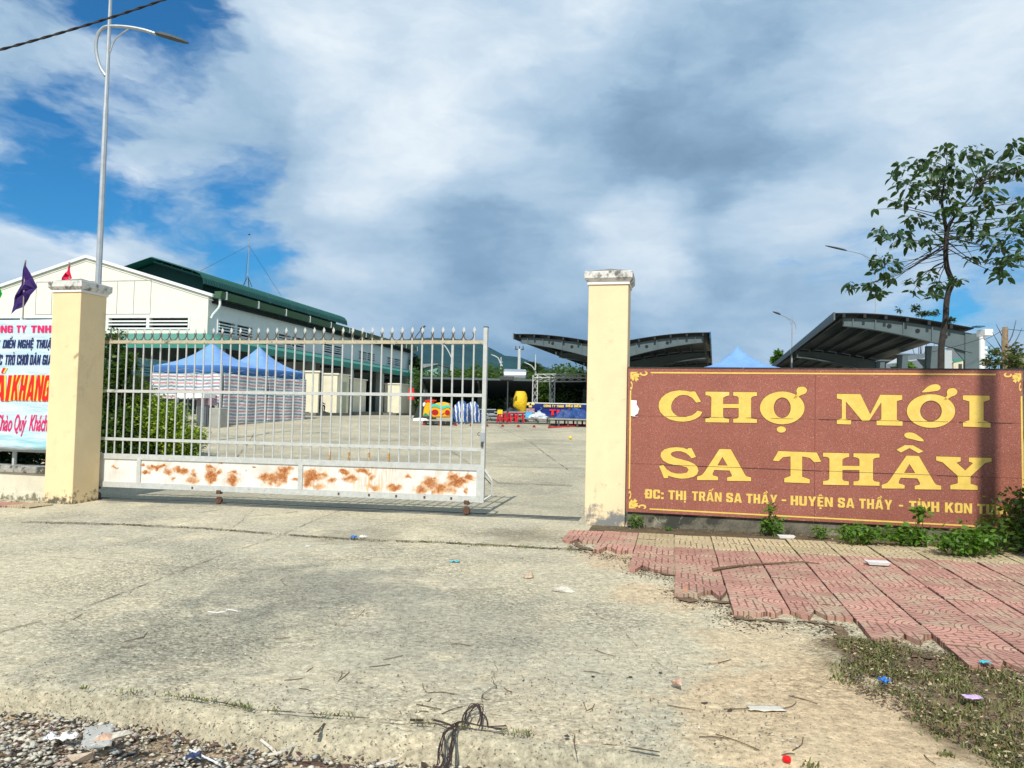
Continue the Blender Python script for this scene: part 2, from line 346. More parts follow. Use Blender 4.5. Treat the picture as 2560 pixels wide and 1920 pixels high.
# ------------------------------------------------------------------ materials
M_conc = None
def concrete(name, base, patch, sand, aggregate=.5, spots=()):
    m, t, b = newmat(name); tc = t.n('ShaderNodeTexCoord').outputs['Object']
    big = t.noise(tc, .35, 5, .6, .4); mid = t.noise(tc, 1.6, 6, .65, .3); st = t.n('ShaderNodeMapping', {'Vector': tc, 'Scale': (1.2, 3.2, 1)}).outputs[0]
    streak = t.noise(st, 1.7, 7, .68, .5)
    c = t.mix(t.ss(big, .38, .62), c4(base), c4(patch))
    c = t.mix(t.m('MULTIPLY', t.ss(mid, .5, .68), .75), c, c4(sand))
    c = t.mix(t.m('MULTIPLY', t.ss(streak, .56, .70), .55), c, tuple(x * .58 for x in base))
    for (sx, sy, sr, scol, sk) in spots:
        dd = t.vm('DISTANCE', t.vm('MULTIPLY', tc, (1, 1, 0)), (sx, sy, 0), out=1); f_ = t.m('ADD', t.ss(dd, 0, sr, .62, 0, 'LINEAR'), t.m('MULTIPLY', t.m('SUBTRACT', t.noise(tc, 2.4, 7, .68), .5), .9)); c = t.mix(t.m('MULTIPLY', t.ss(f_, .18, .42), sk), c, c4(scol))
    agg = t.ss(t.noise(tc, .55, 4, .6, .2), .42, .60)          # where the surface has worn to its stones
    v1 = t.n('ShaderNodeTexVoronoi', {'Vector': tc, 'Scale': 42.}, feature='F1'); v2 = t.n('ShaderNodeTexVoronoi', {'Vector': tc, 'Scale': 95.}, feature='F1')
    stone = t.n('ShaderNodeSeparateColor', {0: v1.outputs['Color']}).outputs[0]
    sc_ = t.ss(stone, 0, 1, .58, 1.36, 'LINEAR'); edge = t.ss(v1.outputs['Distance'], .35, .75, 1.0, .55)
    k = t.m('MULTIPLY', sc_, edge); k = t.n('ShaderNodeMix', {0: t.m('MULTIPLY', agg, aggregate), 2: 1.0, 3: k}).outputs[0]
    fine = t.m('MULTIPLY', t.ss(t.noise(tc, 24, 8, .82), .34, .66, .58, 1.38, 'LINEAR'), t.ss(t.noise(st, 7, 6, .7), .35, .65, .86, 1.13, 'LINEAR')); k = t.m('MULTIPLY', k, fine)
    spk = t.ss(t.noise(tc, 60, 3, .6), .33, .41, .42, 1.0); k = t.m('MULTIPLY', k, spk)
    c2 = t.vm('SCALE', c); m.node_tree.links.new(k, c2.node.inputs['Scale'])
    m.node_tree.links.new(c2, b.inputs['Base Color']); b.inputs['Roughness'].default_value = .93; b.inputs['Specular IOR Level'].default_value = .18
    h = t.m('ADD', t.m('MULTIPLY', t.noise(tc, 26, 8, .75), 1.0), t.m('MULTIPLY', t.m('MULTIPLY', v1.outputs['Distance'], agg), -.9))
    bn = t.n('ShaderNodeBump', {'Height': h, 'Strength': .75, 'Distance': .022}); m.node_tree.links.new(bn.outputs[0], b.inputs['Normal'])
    return m
_g = lambda px, py: ground_at(px, py)
SPT = [(*_g(2150, 1800).xy, 1.5, (.60, .45, .28), .95), (*_g(1900, 1600).xy, .9, (.60, .47, .30), .7), (*_g(1560, 1400).xy, .9, (.56, .43, .28), .8), (*_g(1640, 1490).xy, .7, (.58, .45, .29), .8), (*_g(1850, 1860).xy, .8, (.60, .47, .30), .8), (*_g(1300, 1850).xy, 1.2, (.60, .50, .34), .6), (*_g(150, 1420).xy, 1.6, (.60, .53, .37), .6),
       (*_g(800, 1470).xy, 1.6, (.30, .285, .225), .8), (*_g(450, 1600).xy, 1.2, (.31, .295, .23), .7), (*_g(1150, 1560).xy, 1.3, (.35, .33, .255), .6), (*_g(1800, 1480).xy, .6, (.36, .33, .25), .5), (*_g(900, 1340).xy, 1.0, (.27, .24, .17), .5), (*_g(1300, 1340).xy, .9, (.25, .22, .15), .6), (*_g(330, 1250).xy, .7, (.30, .28, .21), .7),
       (*_g(2250, 1660).xy, .75, (.20, .145, .085), .9), (*_g(2400, 1720).xy, .8, (.20, .145, .085), .9), (*_g(2560, 1800).xy, .8, (.22, .16, .095), .9), (*_g(2130, 1620).xy, .4, (.20, .145, .085), .8), (*_g(2480, 1850).xy, .6, (.24, .18, .11), .8)]
M_drive = concrete('worn concrete', (.56, .50, .355), (.46, .42, .315), (.64, .55, .38), .55, SPT)
M_yard = concrete('yard concrete', (.48, .43, .31), (.38, .35, .26), (.56, .49, .34), .35)
M_kerb = concrete('kerb concrete', (.54, .47, .325), (.44, .40, .29), (.62, .52, .35), .35)
M_ground = mat('sandy soil', (.30, .22, .13), .95, .3, .8, .25, 40, .5, 25, dirt=[((.10, .12, .03), .12, .5, .6)])
M_soil = mat('dark soil', (.11, .085, .05), .95, .35, 6, .3, 60, .6, 30, bdist=.03)
M_sand = mat('sand', (.52, .41, .25), .95, .2, 6, .2, 120, .4, 50)
M_crack = mat('crack dirt', (.085, .065, .04), .95, .4, 30, .3, 80, .3, 60)
M_yel = mat('yellow wall paint', (.83, .64, .375), .75, .06, 2.5, .04, 60, .12, 18, spec=.25, dirt=[((.62, .50, .29), 1.3, .52, .74), ((.50, .42, .27), 5.5, .62, .80), ((.30, .25, .17), 26, .72, .78)], foot=(0.0, .34, (.12, .11, .08), 9), bdist=.012)
M_yelR = mat('yellow wall paint flaking', (.84, .66, .41), .75, .06, 2.5, .04, 60, .12, 18, spec=.25, dirt=[((.64, .51, .31), 1.3, .52, .76), ((.52, .43, .29), 5.5, .62, .80), ((.30, .25, .17), 26, .72, .78)], foot=(0.0, .80, (.22, .22, .21), 5), bdist=.012)
M_cap = mat('weathered white plaster', (.66, .65, .61), .85, .12, 8, .08, 70, .3, 30, dirt=[((.16, .16, .145), 9, .47, .64)], bdist=.012)
M_captop = mat('mouldy cap top', (.20, .20, .18), .9, .4, 12, .2, 70, .3, 40)
M_cream = mat('cream render', (.80, .765, .65), .8, .05, 1.5, .03, 50, .08, 20)
M_creamd = mat('cream render stained', (.66, .62, .48), .85, .12, 2.5, .06, 50, .12, 20, foot=(0, .22, (.20, .18, .12), 8))
M_white = mat('white paint', (.78, .78, .76), .6, .06, 3, .03, 50, .05, 20)
M_hallside = mat('grey white render', (.80, .80, .77), .8, .05, 1.5, .03, 50, .08, 20)
M_green = mat('dark green sheet metal', (.008, .075, .06), .5, .12, 2, .05, 30, .05, 20, spec=.5)
M_greenl = mat('green canopy metal', (.05, .24, .19), .5, .1, 2, .05, 30, .05, 20, spec=.4)
M_gutter = mat('green gutter', (.05, .115, .055), .45, .12, 3, .05, 30, .05, 20, spec=.5)
M_dark = mat('dark shade fill', (.02, .022, .025), .9, .2, 3, 0, 10, 0)  # near-black stand-in for shade behind openings and under the eave
M_groove = mat('grey groove', (.38, .38, .36), .9, .1, 3, 0, 10, 0)
M_steel = mat('pale painted steel', (.50, .51, .485), .45, .10, 14, .08, 60, .08, 40, spec=.5, dirt=[((.30, .31, .28), 26, .62, .72), ((.38, .17, .05), 7, .70, .78)])
M_steelY = mat('yellowed painted steel', (.46, .41, .29), .5, .10, 14, .08, 60, .08, 40, spec=.5, dirt=[((.16, .10, .06), 16, .58, .68)])
M_rustbar = mat('rust stained steel', (.42, .24, .09), .75, .3, 16, .1, 60, .2, 40, dirt=((.55, .5, .4), 14, .5, .6))
M_iron = mat('rusty iron', (.11, .055, .035), .85, .35, 40, .2, 90, .4, 60)
M_dgrey = mat('dark grey steel', (.06, .07, .07), .6, .2, 10, .1, 60, .05, 20)
M_galv = mat('galvanised steel', (.40, .43, .45), .42, .12, 6, .08, 50, .05, 30, metal=.35, spec=.5, dirt=((.16, .17, .18), 12, .62, .72))
M_shedst = mat('grey shed steel', (.10, .135, .145), .55, .12, 3, .05, 30, .05, 20)
M_shedroof = mat('shed roof sheet', (.010, .016, .020), .5, .15, 2, .05, 30, .05, 20)
M_shedblue = mat('blue shed sheet', (.03, .13, .26), .45, .1, 2, .05, 30, .05, 20)
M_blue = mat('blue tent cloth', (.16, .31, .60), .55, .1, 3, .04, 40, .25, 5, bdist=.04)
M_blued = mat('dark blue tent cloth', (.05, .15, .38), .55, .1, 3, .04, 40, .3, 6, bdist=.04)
M_black = mat('black rubber', (.02, .02, .02), .7, .1, 3, 0, 10, 0)
M_gold = mat('gold letter paint', (.76, .53, .115), .45, .10, 9, .06, 60, .05, 30, spec=.45, dirt=[((.82, .62, .22), 5, .55, .72)])
M_red = mat('red plastic', (.55, .02, .03), .45, .08, 3, 0, 10, 0)
M_barkd = mat('dark bark', (.075, .06, .05), .9, .35, 20, .2, 60, .6, 30, bdist=.02)
M_twig = mat('dry twig', (.13, .085, .05), .9, .3, 30, .2, 60, .2, 40, randv=.4)
M_pile = mat('pale pole paint', (.55, .56, .54), .6, .1, 5, .05, 40, .05, 20)

# granite of the sign: speckled red brown
def granite():
    m, t, b = newmat('red speckled granite'); tc = t.n('ShaderNodeTexCoord').outputs['Object']
    v = t.n('ShaderNodeTexVoronoi', {'Vector': tc, 'Scale': 260.}); s = t.n('ShaderNodeSeparateColor', {0: v.outputs['Color']})
    c = t.mix(t.ss(s.outputs[0], .0, 1.0, 0, 1, 'LINEAR'), (.25, .075, .052, 1), (.36, .135, .095, 1))
    c = t.mix(t.ss(s.outputs[1], .965, .99), c, (.62, .42, .33, 1)); c = t.mix(t.ss(t.noise(tc, 70, 4, .7), .52, .62, 0, .55), c, (.13, .035, .025, 1))
    big = t.ss(t.noise(tc, 1.6, 4, .6), .3, .7, .9, 1.12, 'LINEAR'); c = t.vm('SCALE', c); m.node_tree.links.new(big, c.node.inputs['Scale'])
    c = t.mix(t.ss(t.noise(tc, 3.3, 3, .5), .68, .74, 0, .4), c, (.12, .08, .06, 1))
    m.node_tree.links.new(c, b.inputs['Base Color']); b.inputs['Roughness'].default_value = .42; b.inputs['Specular IOR Level'].default_value = .4
    return m
M_gran = granite()

# grooved paver
def paver_mat(name, base, alt):
    m, t, b = newmat(name); tc = t.n('ShaderNodeTexCoord').outputs['Object']
    s = t.n('ShaderNodeSeparateXYZ', {0: tc}); x, y = s.outputs[0], s.outputs[1]
    def dist(cx, cy): return t.m('POWER', t.m('ADD', t.m('POWER', t.m('SUBTRACT', x, cx), 2.), t.m('POWER', t.m('SUBTRACT', y, cy), 2.)), .5)
    def lines(v, per, off=0.): return t.ss(t.m('ABSOLUTE', t.m('SUBTRACT', t.m('FRACT', t.m('ADD', t.m('DIVIDE', v, per), 10 + off)), .5)), .36, .46)
    d1, d2 = dist(-.2, -.2), dist(.2, .2)
    g1, g2 = lines(d1, .040), lines(d2, .040); gx = lines(x, .0571, .5); row = t.m('FLOOR', t.m('ADD', t.m('DIVIDE', x, .0571), 10.)); gy_ = t.ss(t.m('ABSOLUTE', t.m('SUBTRACT', t.m('FRACT', t.m('ADD', t.m('DIVIDE', y, .133), t.m('MULTIPLY', row, .5))), .5)), .435, .475); gx = t.m('MAXIMUM', gx, gy_)
    in1 = t.m('LESS_THAN', d1, .20); in2 = t.m('LESS_THAN', d2, .20)
    fx = t.n('ShaderNodeMix', {0: in2, 2: gx, 3: g2}).outputs[0]; g = t.n('ShaderNodeMix', {0: in1, 2: fx, 3: g1}).outputs[0]
    g = t.m('MULTIPLY', g, t.ss(t.noise(tc, 14, 3, .6), .30, .45, .35, 1))
    oi = t.n('ShaderNodeObjectInfo').outputs['Random']
    off = t.n('ShaderNodeCombineXYZ', {0: t.m('MULTIPLY', oi, 50.), 1: t.m('MULTIPLY', oi, 31.), 2: 0.}).outputs[0]; tv = t.vm('ADD', tc, off)
    c = t.mix(t.ss(t.noise(tv, 5, 5, .6), .35, .65), c4(base), c4(alt)); k = t.m('MULTIPLY', t.ss(oi, 0, 1, .84, 1.12, 'LINEAR'), t.ss(t.noise(tv, 50, 5, .7), .3, .7, .78, 1.18, 'LINEAR'))
    c = t.vm('SCALE', c); m.node_tree.links.new(k, c.node.inputs['Scale'])
    c = t.mix(t.m('MULTIPLY', t.ss(t.noise(tv, 3.2, 6, .65), .44, .66), .75), c, (.45, .36, .25, 1))
    c = t.mix(t.m('MULTIPLY', g, .85), c, (.12, .075, .05, 1))
    m.node_tree.links.new(c, b.inputs['Base Color']); b.inputs['Roughness'].default_value = .85; b.inputs['Specular IOR Level'].default_value = .2
    h = t.m('SUBTRACT', t.m('MULTIPLY', t.noise(tv, 60, 4, .7), .2), g)
    bn = t.n('ShaderNodeBump', {'Height': h, 'Strength': .7, 'Distance': .006}); m.node_tree.links.new(bn.outputs[0], b.inputs['Normal'])
    return m
M_pavR = paver_mat('red paver', (.50, .26, .205), (.42, .22, .175))
M_pavY = paver_mat('yellow paver', (.54, .44, .26), (.46, .38, .23))
def simple(name, col, rough=.6, **k): return mat(name, col, rough, .08, 4, .04, 40, .05, 20, **k)

# ================================================================== THE SETTING
TH = .222
D = Vector((math.cos(TH), -math.sin(TH), 0)); N = Vector((math.sin(TH), math.cos(TH), 0)); K = Vector((0, 0, 1))
PL = Vector((-6.415, 10.62, 0.0)); PR = Vector((.948, 9.10, .09))      # front corners of the two gate pillars
# ---- terrain, one sheet out to the horizon
def terr(u, v):
    a = (u - .5) * 2; b = v
    x = 6000 * a * abs(a) ** 2.2 ; y = -60 + 6000 * b ** 2.6
    z = G(x, y) - (.155 if y < 13 else .06)
    if y > 60: z -= (y - 60) * .0 
    return (x, y, z)
o = MB().grid(terr, 120, 120).build('ground', M_ground, smooth=True); tag(o, kind='structure')
# ---- lines of the kerb in front of the drive
inner = [ground_at(*p) for p in ((0, 1706), (200, 1722), (400, 1738), (560, 1758), (640, 1776), (850, 1790), (1100, 1812), (1290, 1836), (1560, 1868), (1800, 1905))]
outer = [ground_at(*p, dz=-.10) for p in ((0, 1756), (130, 1772), (350, 1802), (560, 1842), (700, 1870), (1000, 1900), (1290, 1926), (1560, 1962), (1800, 2000))]
def ext(l):
    d0 = (l[0] - l[2]).normalized(); d1 = (l[-1] - l[-3]).normalized()
    return [l[0] + d0 * 12] + l + [l[-1] + d1 * 3, l[-1] + d1 * 14]
inner, outer = ext(inner), ext(outer)
def yline(l, x):
    for a, b in zip(l, l[1:]):
        if a.x <= x <= b.x: return a.y + (b.y - a.y) * (x - a.x) / (b.x - a.x)
    return l[0].y if x < l[0].x else l[-1].y
def wob(x, y, s=1.): return mnoise.noise(Vector((x * s, y * s, 3.7)))
GATE0 = PL + N * .60                     # a point on the gate line
def gy(x): return GATE0.y - math.tan(TH) * (x - GATE0.x)
def drive_top(u, v):
    x = -16 + 30 * u; y0 = yline(inner, x) + .03 * wob(x, 0, 4); y1 = gy(x) + .02
    y = y0 + (y1 - y0) * v
    return (x, y, G(x, y) + .006 * wob(x, y, 1.3) + (-.035 * math.exp(-((y - y0) / .05) ** 2)) * (1 if v < .02 else 0))
drive = tag(MB().grid(drive_top, 260, 60).build('driveway', M_drive, smooth=True), kind='structure')
def kerb_top(u, v):
    x = -16 + 30 * u; y0 = yline(inner, x) + .03 * wob(x, 0, 4) + .004; y1 = yline(outer, x) + .05 * wob(x, 9, 2.5)
    if y1 > y0 - .08: y1 = y0 - .08
    y = y0 + (y1 - y0) * v
    drop = -.012 - .02 * v - .11 * max(0, (v - .35) / .65) ** 1.5 + .008 * wob(x, y, 5)
    return (x, y, G(x, y) + drop)
kerb = tag(MB().grid(kerb_top, 420, 10).build('kerb', M_kerb, smooth=True), kind='structure')
def yard_top(u, v):
    x = -42 + 100 * u; y0 = gy(x) + .024; y = y0 + (75 - y0) * v ** 1.6
    return (x, y, G(x, y) - .006 + .012 * wob(x, y, .3))
yard = tag(MB().grid(yard_top, 160, 90).build('yard_paving', M_yard, smooth=True), kind='structure')
# ribbons lying on the ground: cracks and joints
def ribbon(name, pts, wd, m, parent=None, lift=.005, jit=.5, seg=.06, zf=G, gap=.38):
    mb = MB(); P = []
    for a, b in zip(pts, pts[1:]):
        n = max(1, int((b - a).length / seg))
        P += [a + (b - a) * (i / n) for i in range(n)]
    P.append(pts[-1]); vs = []
    for i, p in enumerate(P):
        d = (P[min(i + 1, len(P) - 1)] - P[max(i - 1, 0)]); d.z = 0; d.normalize(); s = Vector((-d.y, d.x, 0))
        q = p + s * (wd * 1.2 * mnoise.noise(p * 5)); ww = wd * (.5 + jit * mnoise.noise(p * 17))
        for k in (-1, 1):
            c = q + s * ww * k; vs.append((c.x, c.y, zf(c.x, c.y) + lift))
    mb.add(vs, [(2 * i, 2 * i + 2, 2 * i + 3, 2 * i + 1) for i in range(len(P) - 1) if mnoise.noise(P[i] * 3.1) < gap])
    return mb.build(name, m, parent)
gp = lambda *l: [ground_at(*p) for p in l]
jA = gp((60, 1306), (300, 1312), (510, 1322), (700, 1337), (880, 1349), (1100, 1358), (1290, 1368), (1452, 1376))
ribbon('joint', jA, .028, M_crack, drive, .012, .6)
ribbon('joint', gp((-60, 1600), (160, 1538), (300, 1487), (472, 1421), (560, 1388), (689, 1345), (780, 1305), (868, 1270)), .006, M_crack, drive, .009, .9)
ribbon('joint', gp((-20, 1383), (200, 1398), (472, 1420), (640, 1426), (820, 1432)), .004, M_crack, drive, .009, .9)
ribbon('joint', gp((300, 1487), (-100, 1500)), .003, M_crack, drive, .009, .9)
for pts, wd in ((((1246, 1208), (1350, 1212), (1460, 1216)), .03), (((470, 1130), (800, 1150), (1204, 1165), (1465, 1172)), .02), (((560, 1090), (900, 1100), (1240, 1108), (1470, 1112)), .03),
                (((900, 1064), (1000, 1085), (1130, 1130), (1245, 1208)), .011), (((1240, 1063), (1330, 1108), (1420, 1175)), .011), (((640, 1075), (620, 1110), (560, 1180)), .011)):
    ribbon('joint', gp(*pts), wd, M_crack, yard, .012, .8, seg=.2)
for sx, sy, ex, ey, wv in ((1000, 1480, 1330, 1390, .5), (300, 1660, 760, 1500, .6), (1450, 1500, 1700, 1700, .5), (560, 1340, 640, 1270, .5), (1180, 1800, 1260, 1640, .6)):
    a_, b_ = ground_at(sx, sy), ground_at(ex, ey); n_ = 24; dd = (b_ - a_); pp_ = Vector((-dd.y, dd.x, 0)).normalized()
    ribbon('crack', [a_ + dd * (i / n_) + pp_ * (.10 * wv * mnoise.noise(Vector((i * .22, sx, sy)))) + pp_ * (.02 * mnoise.noise(Vector((i * 1.3, sy, 1)))) for i in range(n_ + 1)], .0028, M_crack, drive, .009, .9, .03, gap=.12)
# dirt shoved along the inner kerb line
ribbon('crack', [p for p in inner[2:-2]], .009, M_crack, kerb, .004, 1.0, .03, gap=.0)
k0 = ground_at(824, 1792, -.01); k1 = ground_at(786, 1872, -.08)
ribbon('crack', [k0, k1], .012, M_crack, kerb, .0, .9, .02, zf=lambda x, y: G(x, y) - .018 - .10 * max(0, min(1, (yline(inner, x) - y) / .40 - .35)) ** 1.5)
# gate rail set in the ground
r0 = GATE0 - D * .6; r1 = GATE0 + D * 7.4
mb = MB(); 
for off, hgt, wd in ((0, .012, .022), (.16, .006, .02), (-.10, .006, .015)):
    a, b = r0 + N * off, r1 + N * off
    q = []
    for p in (a, b):
        for s in (-1, 1): q.append(p + N * wd * s)
    mb.hexa([(p.x, p.y, G(p.x, p.y) - .01) for p in (q[0], q[2], q[3], q[1])], [(p.x, p.y, G(p.x, p.y) + hgt) for p in (q[0], q[2], q[3], q[1])])
tag(mb.build('gate_track', M_dgrey), 'flat steel guide track set in the concrete under the sliding gate', 'gate track')

# ---- hills: two ridges, with real slopes
def ridge(name, prof, Y, depth, m, seed):
    xs = [p[0] for p in prof]
    def fn(u, v):
        px = xs[0] + (xs[-1] - xs[0]) * u
        for a, b in zip(prof, prof[1:]):
            if a[0] <= px <= b[0]: py = a[1] + (b[1] - a[1]) * (px - a[0]) / (b[0] - a[0]); break
        top = at(px, py, Y); foot = at(px, 1060, Y); y = Y + (v - .5) * 2 * depth
        s = max(0, 1 - abs(v - .5) * 2) ** .8
        zz_ = 0 + (top.z) * s * (1 + .10 * mnoise.fractal(Vector((top.x / Y * 14, v * 5 + seed, seed)), 1, 2, 5) * (1 if abs(v - .5) > .02 else .25))
        return (top.x * y / Y * .999 if False else top.x, y, zz_ - 2)
    return tag(MB().grid(fn, 160, 44).build(name, m, smooth=True), kind='structure')
M_hill = mat('forested hill', (.016, .045, .034), .95, .4, .004, .15, .03, .8, .02, bdist=20, dirt=[((.05, .08, .04), .003, .60, .66)], spec=.1)
ridge('mountain', [(-2600, 1010), (-1500, 950), (-600, 910), (300, 880), (800, 862), (1000, 850), (1090, 846), (1190, 852), (1230, 870), (1262, 888), (1300, 892), (1360, 915), (1420, 934), (1465, 948), (1560, 962), (1800, 985), (2300, 1010), (3400, 1035)], 3200, 1100, M_hill, 3)
ridge('hill', [(-1500, 1020), (400, 1000), (900, 985), (1080, 968), (1150, 962), (1260, 956), (1380, 962), (1465, 966), (1700, 985), (2100, 1012), (3600, 1040)], 1100, 350, M_hill, 8)

# ---- gravel beside the kerb
def gravel():
    base = [Vector(v) for v in ((1, 0, 0), (-1, 0, 0), (0, 1, 0), (0, -1, 0), (0, 0, 1), (0, 0, -1), (.7, .7, .3), (-.7, .6, -.3), (.6, -.7, .2), (-.6, -.7, -.1))]
    import bmesh
    shapes = []
    for k in range(8):
        bm = bmesh.new()
        for v in base: bm.verts.new(v * (1 + .35 * (rnd.random() - .5)))
        bmesh.ops.convex_hull(bm, input=bm.verts); bmesh.ops.triangulate(bm, faces=bm.faces); bm.verts.index_update()
        shapes.append((np.array([v.co[:] for v in bm.verts]), np.array([[v.index for v in f.verts] for f in bm.faces]))); bm.free()
    Vs, Fs, Mi = [], [], []; n = 0; c = 0
    tries = 0
    while c < 24000 and tries < 120000:
        tries += 1
        x = rnd.uniform(-5.5, 1.5); yo = yline(outer, x); y = yo + .06 - abs(rnd.gauss(0, 1)) * .0 - rnd.random() * (yo + .06 - 2.45)
        if y < 2.4: continue
        dist = yo - y
        if dist < .25 and rnd.random() > .25 + dist * 3: continue
        if mnoise.noise(Vector((x * 1.7, y * 1.7, 1))) < -.40 and rnd.random() < .7: continue
        s = .0055 + .013 * rnd.random() ** 2 + (.012 if rnd.random() < .01 else 0)
        V, Fc = shapes[rnd.randrange(8)]
        a = rnd.random() * 6.28; ca, sa = math.cos(a), math.sin(a)
        q = V * np.array([s * rnd.uniform(.9, 1.5), s, s * rnd.uniform(.3, .65)]); q = q @ np.array([[ca, -sa, 0], [sa, ca, 0], [0, 0, 1]]).T
        q = q + np.array([x, y, G(x, y) - .135 + s * .3 + .02 * rnd.random()])
        Vs.append(q); Fs.append(Fc + n); Mi += [rnd.choice((0, 0, 0, 0, 1, 1, 1, 2, 2, 3))] * len(Fc); n += len(q); c += 1
    ms = [simple('pale stone', (.56, .52, .42), .9), simple('grey stone', (.38, .37, .33), .9), simple('brown stone', (.27, .22, .17), .9), simple('rosy stone', (.40, .31, .25), .9)]
    o = np_mesh('gravel', np.concatenate(Vs), np.concatenate(Fs), ms, mi=Mi); tag(o, kind='stuff')
gravel()
# soil between the stones
def gsoil(u, v):
    x = -16 + 30 * u; y1 = yline(outer, x) + .10; y = y1 - v * 7
    return (x, y, G(x, y) - .137 + .012 * wob(x, y, 6) - .02 * (v < .01))
M_gsoil = mat('gravelly soil', (.40, .31, .20), .95, .35, 4, .4, 70, .8, 40, dirt=[((.12, .07, .055), 7, .48, .58), ((.46, .36, .22), 5, .6, .68)], bdist=.02)
tag(MB().grid(gsoil, 300, 60).build('gravel_verge', M_gsoil, smooth=True), kind='structure')

# ---- pavement of grooved tiles
pave = tag(MB().build('pavement', M_soil) if False else MB().grid(lambda u, v: (lambda p: (p.x, p.y, G(p.x, p.y) + .010))(PR + N * (-.02 - v * .56) + D * (.10 + 9 * u) if True else None), 60, 4).build('pavement', M_soil), kind='structure')
TS = .40; TG = .008; tilemesh = {}
def tile_mesh(m):
    mb = MB(); e = (TS - TG) / 2; mb.box((-e, -e, 0), (e, e, .045), bev=.004); return mb.mesh('paver', m)
def broken_mesh(m, k):
    r_ = random.Random(k); e = (TS - TG) / 2; cut = r_.uniform(.25, .75) * TS; q = [(-e, e), (e, e)]; side = []
    n_ = 7
    for i in range(n_ + 1): x = e - 2 * e * i / n_; side.append((x, -e + r_.uniform(.0, .10) + (.14 if (x > 0) == (k % 2 == 0) and r_.random() < .7 else 0)))
    P = [q[0]] + [(a, b_) for a, b_ in side[::-1]] + [q[1]]; mb = MB(); n2 = len(P)
    mb.add([(a, b_, 0) for a, b_ in P] + [(a, b_, .045) for a, b_ in P], [tuple(range(n2 - 1, -1, -1)), tuple(range(n2, 2 * n2))] + [(i, (i + 1) % n2, n2 + (i + 1) % n2, n2 + i) for i in range(n2)]); return mb.mesh('paver', m)
broken = [broken_mesh(M_pavR, k) for k in range(6)]
tm = {'r': tile_mesh(M_pavR), 'y': tile_mesh(M_pavY)}
# ragged front edge of the tiles, as places on the ground
edge = [ground_at(1280 + a * .5787, 1200 + b * .5787) for a, b in ((286, 245), (292, 285), (425, 325), (570, 345), (574, 395), (770, 420), (765, 515), (975, 532), (985, 604), (1240, 616), (1420, 622), (1440, 685), (1540, 705), (1640, 740), (1900, 780), (2212, 830), (2700, 900))]
def inside_edge(p):
    # is p beyond (farther from the camera than) the ragged edge?
    L_ = [((q - PR).dot(D), (q - PR).dot(-N)) for q in edge]; u = (p - PR).dot(D); v = (p - PR).dot(-N)
    if u < L_[0][0] - .12: return False
    lim = None
    for a, b in zip(L_, L_[1:]):
        if min(a[0], b[0]) - 1e-6 <= u <= max(a[0], b[0]) + 1e-6:
            tt = 0 if abs(b[0] - a[0]) < 1e-6 else (u - a[0]) / (b[0] - a[0]); y = a[1] + (b[1] - a[1]) * tt; lim = y if lim is None else max(lim, y)
    if lim is None: lim = L_[-1][1]
    return v < lim + .03
ribbon('soil_edge', [p + Vector((-.03, -.02, 0)) for p in edge[:-2]], .05, mat('brown swept soil', (.17, .115, .07), .95, .35, 12, .4, 80, .7, 40, bdist=.02), drive, .012, 1.3, .03, gap=.2)
# partly sunk, broken tiles at the grassy corner
nt = 0
for i in range(-1, 22):
    for j in range(0, 16):
        u = -.10 + TS * (i + .5); v = .58 + TS * (j + .5)
        p = PR + D * u - N * v
        front = inside_edge(p)
        sunk = (not front) and u > 3.1 and v < 5.4 and rnd.random() < .72 and (p - edge[-4]).length < 3.2 and v < 2.7 + (u - 3.1) * 1.2
        if not front and not sunk: continue
        if p.y < 1.6 or u > 7.4 and v > 3.4: continue
        kind = 'y' if (j < 2 and i > 1) or (j == 9 and i > 8) else 'r'
        o = inst('paver', tm[kind], pave, (p.x, p.y, G(p.x, p.y) - .012 + rnd.uniform(-.004, .004) - (.030 if sunk else 0)), (rnd.uniform(-.012, .012), rnd.uniform(-.012, .012), -TH + rnd.choice((0, 1, 2, 3)) * math.pi / 2 + rnd.uniform(-.012, .012)))
        nxt = PR + D * u - N * (v + TS); edge_tile = not sunk and not inside_edge(nxt) and kind == 'r'
        if edge_tile: o.data = broken[rnd.randrange(6)]; o.rotation_euler[2] = -TH + rnd.uniform(-.02, .02)
        if sunk: o.data = broken[rnd.randrange(6)]; o.rotation_euler[0] += rnd.uniform(-.03, .03); o.scale = (rnd.uniform(.9, 1), rnd.uniform(.9, 1), 1)
        nt += 1
# the sliver of pavement by the left pillar
for i in range(0, 7):
    for j in range(0, 2):
        p = PL - D * (.15 + TS * (i + .5) + (.55 if j else 0)) - N * (.16 + TS * (j + .5))
        inst('paver', tm['r' if (i + j) % 3 else 'y'], pave, (p.x, p.y, G(p.x, p.y) - .022), (rnd.uniform(-.02, .02), rnd.uniform(-.02, .02), -TH + rnd.uniform(-.03, .03)))

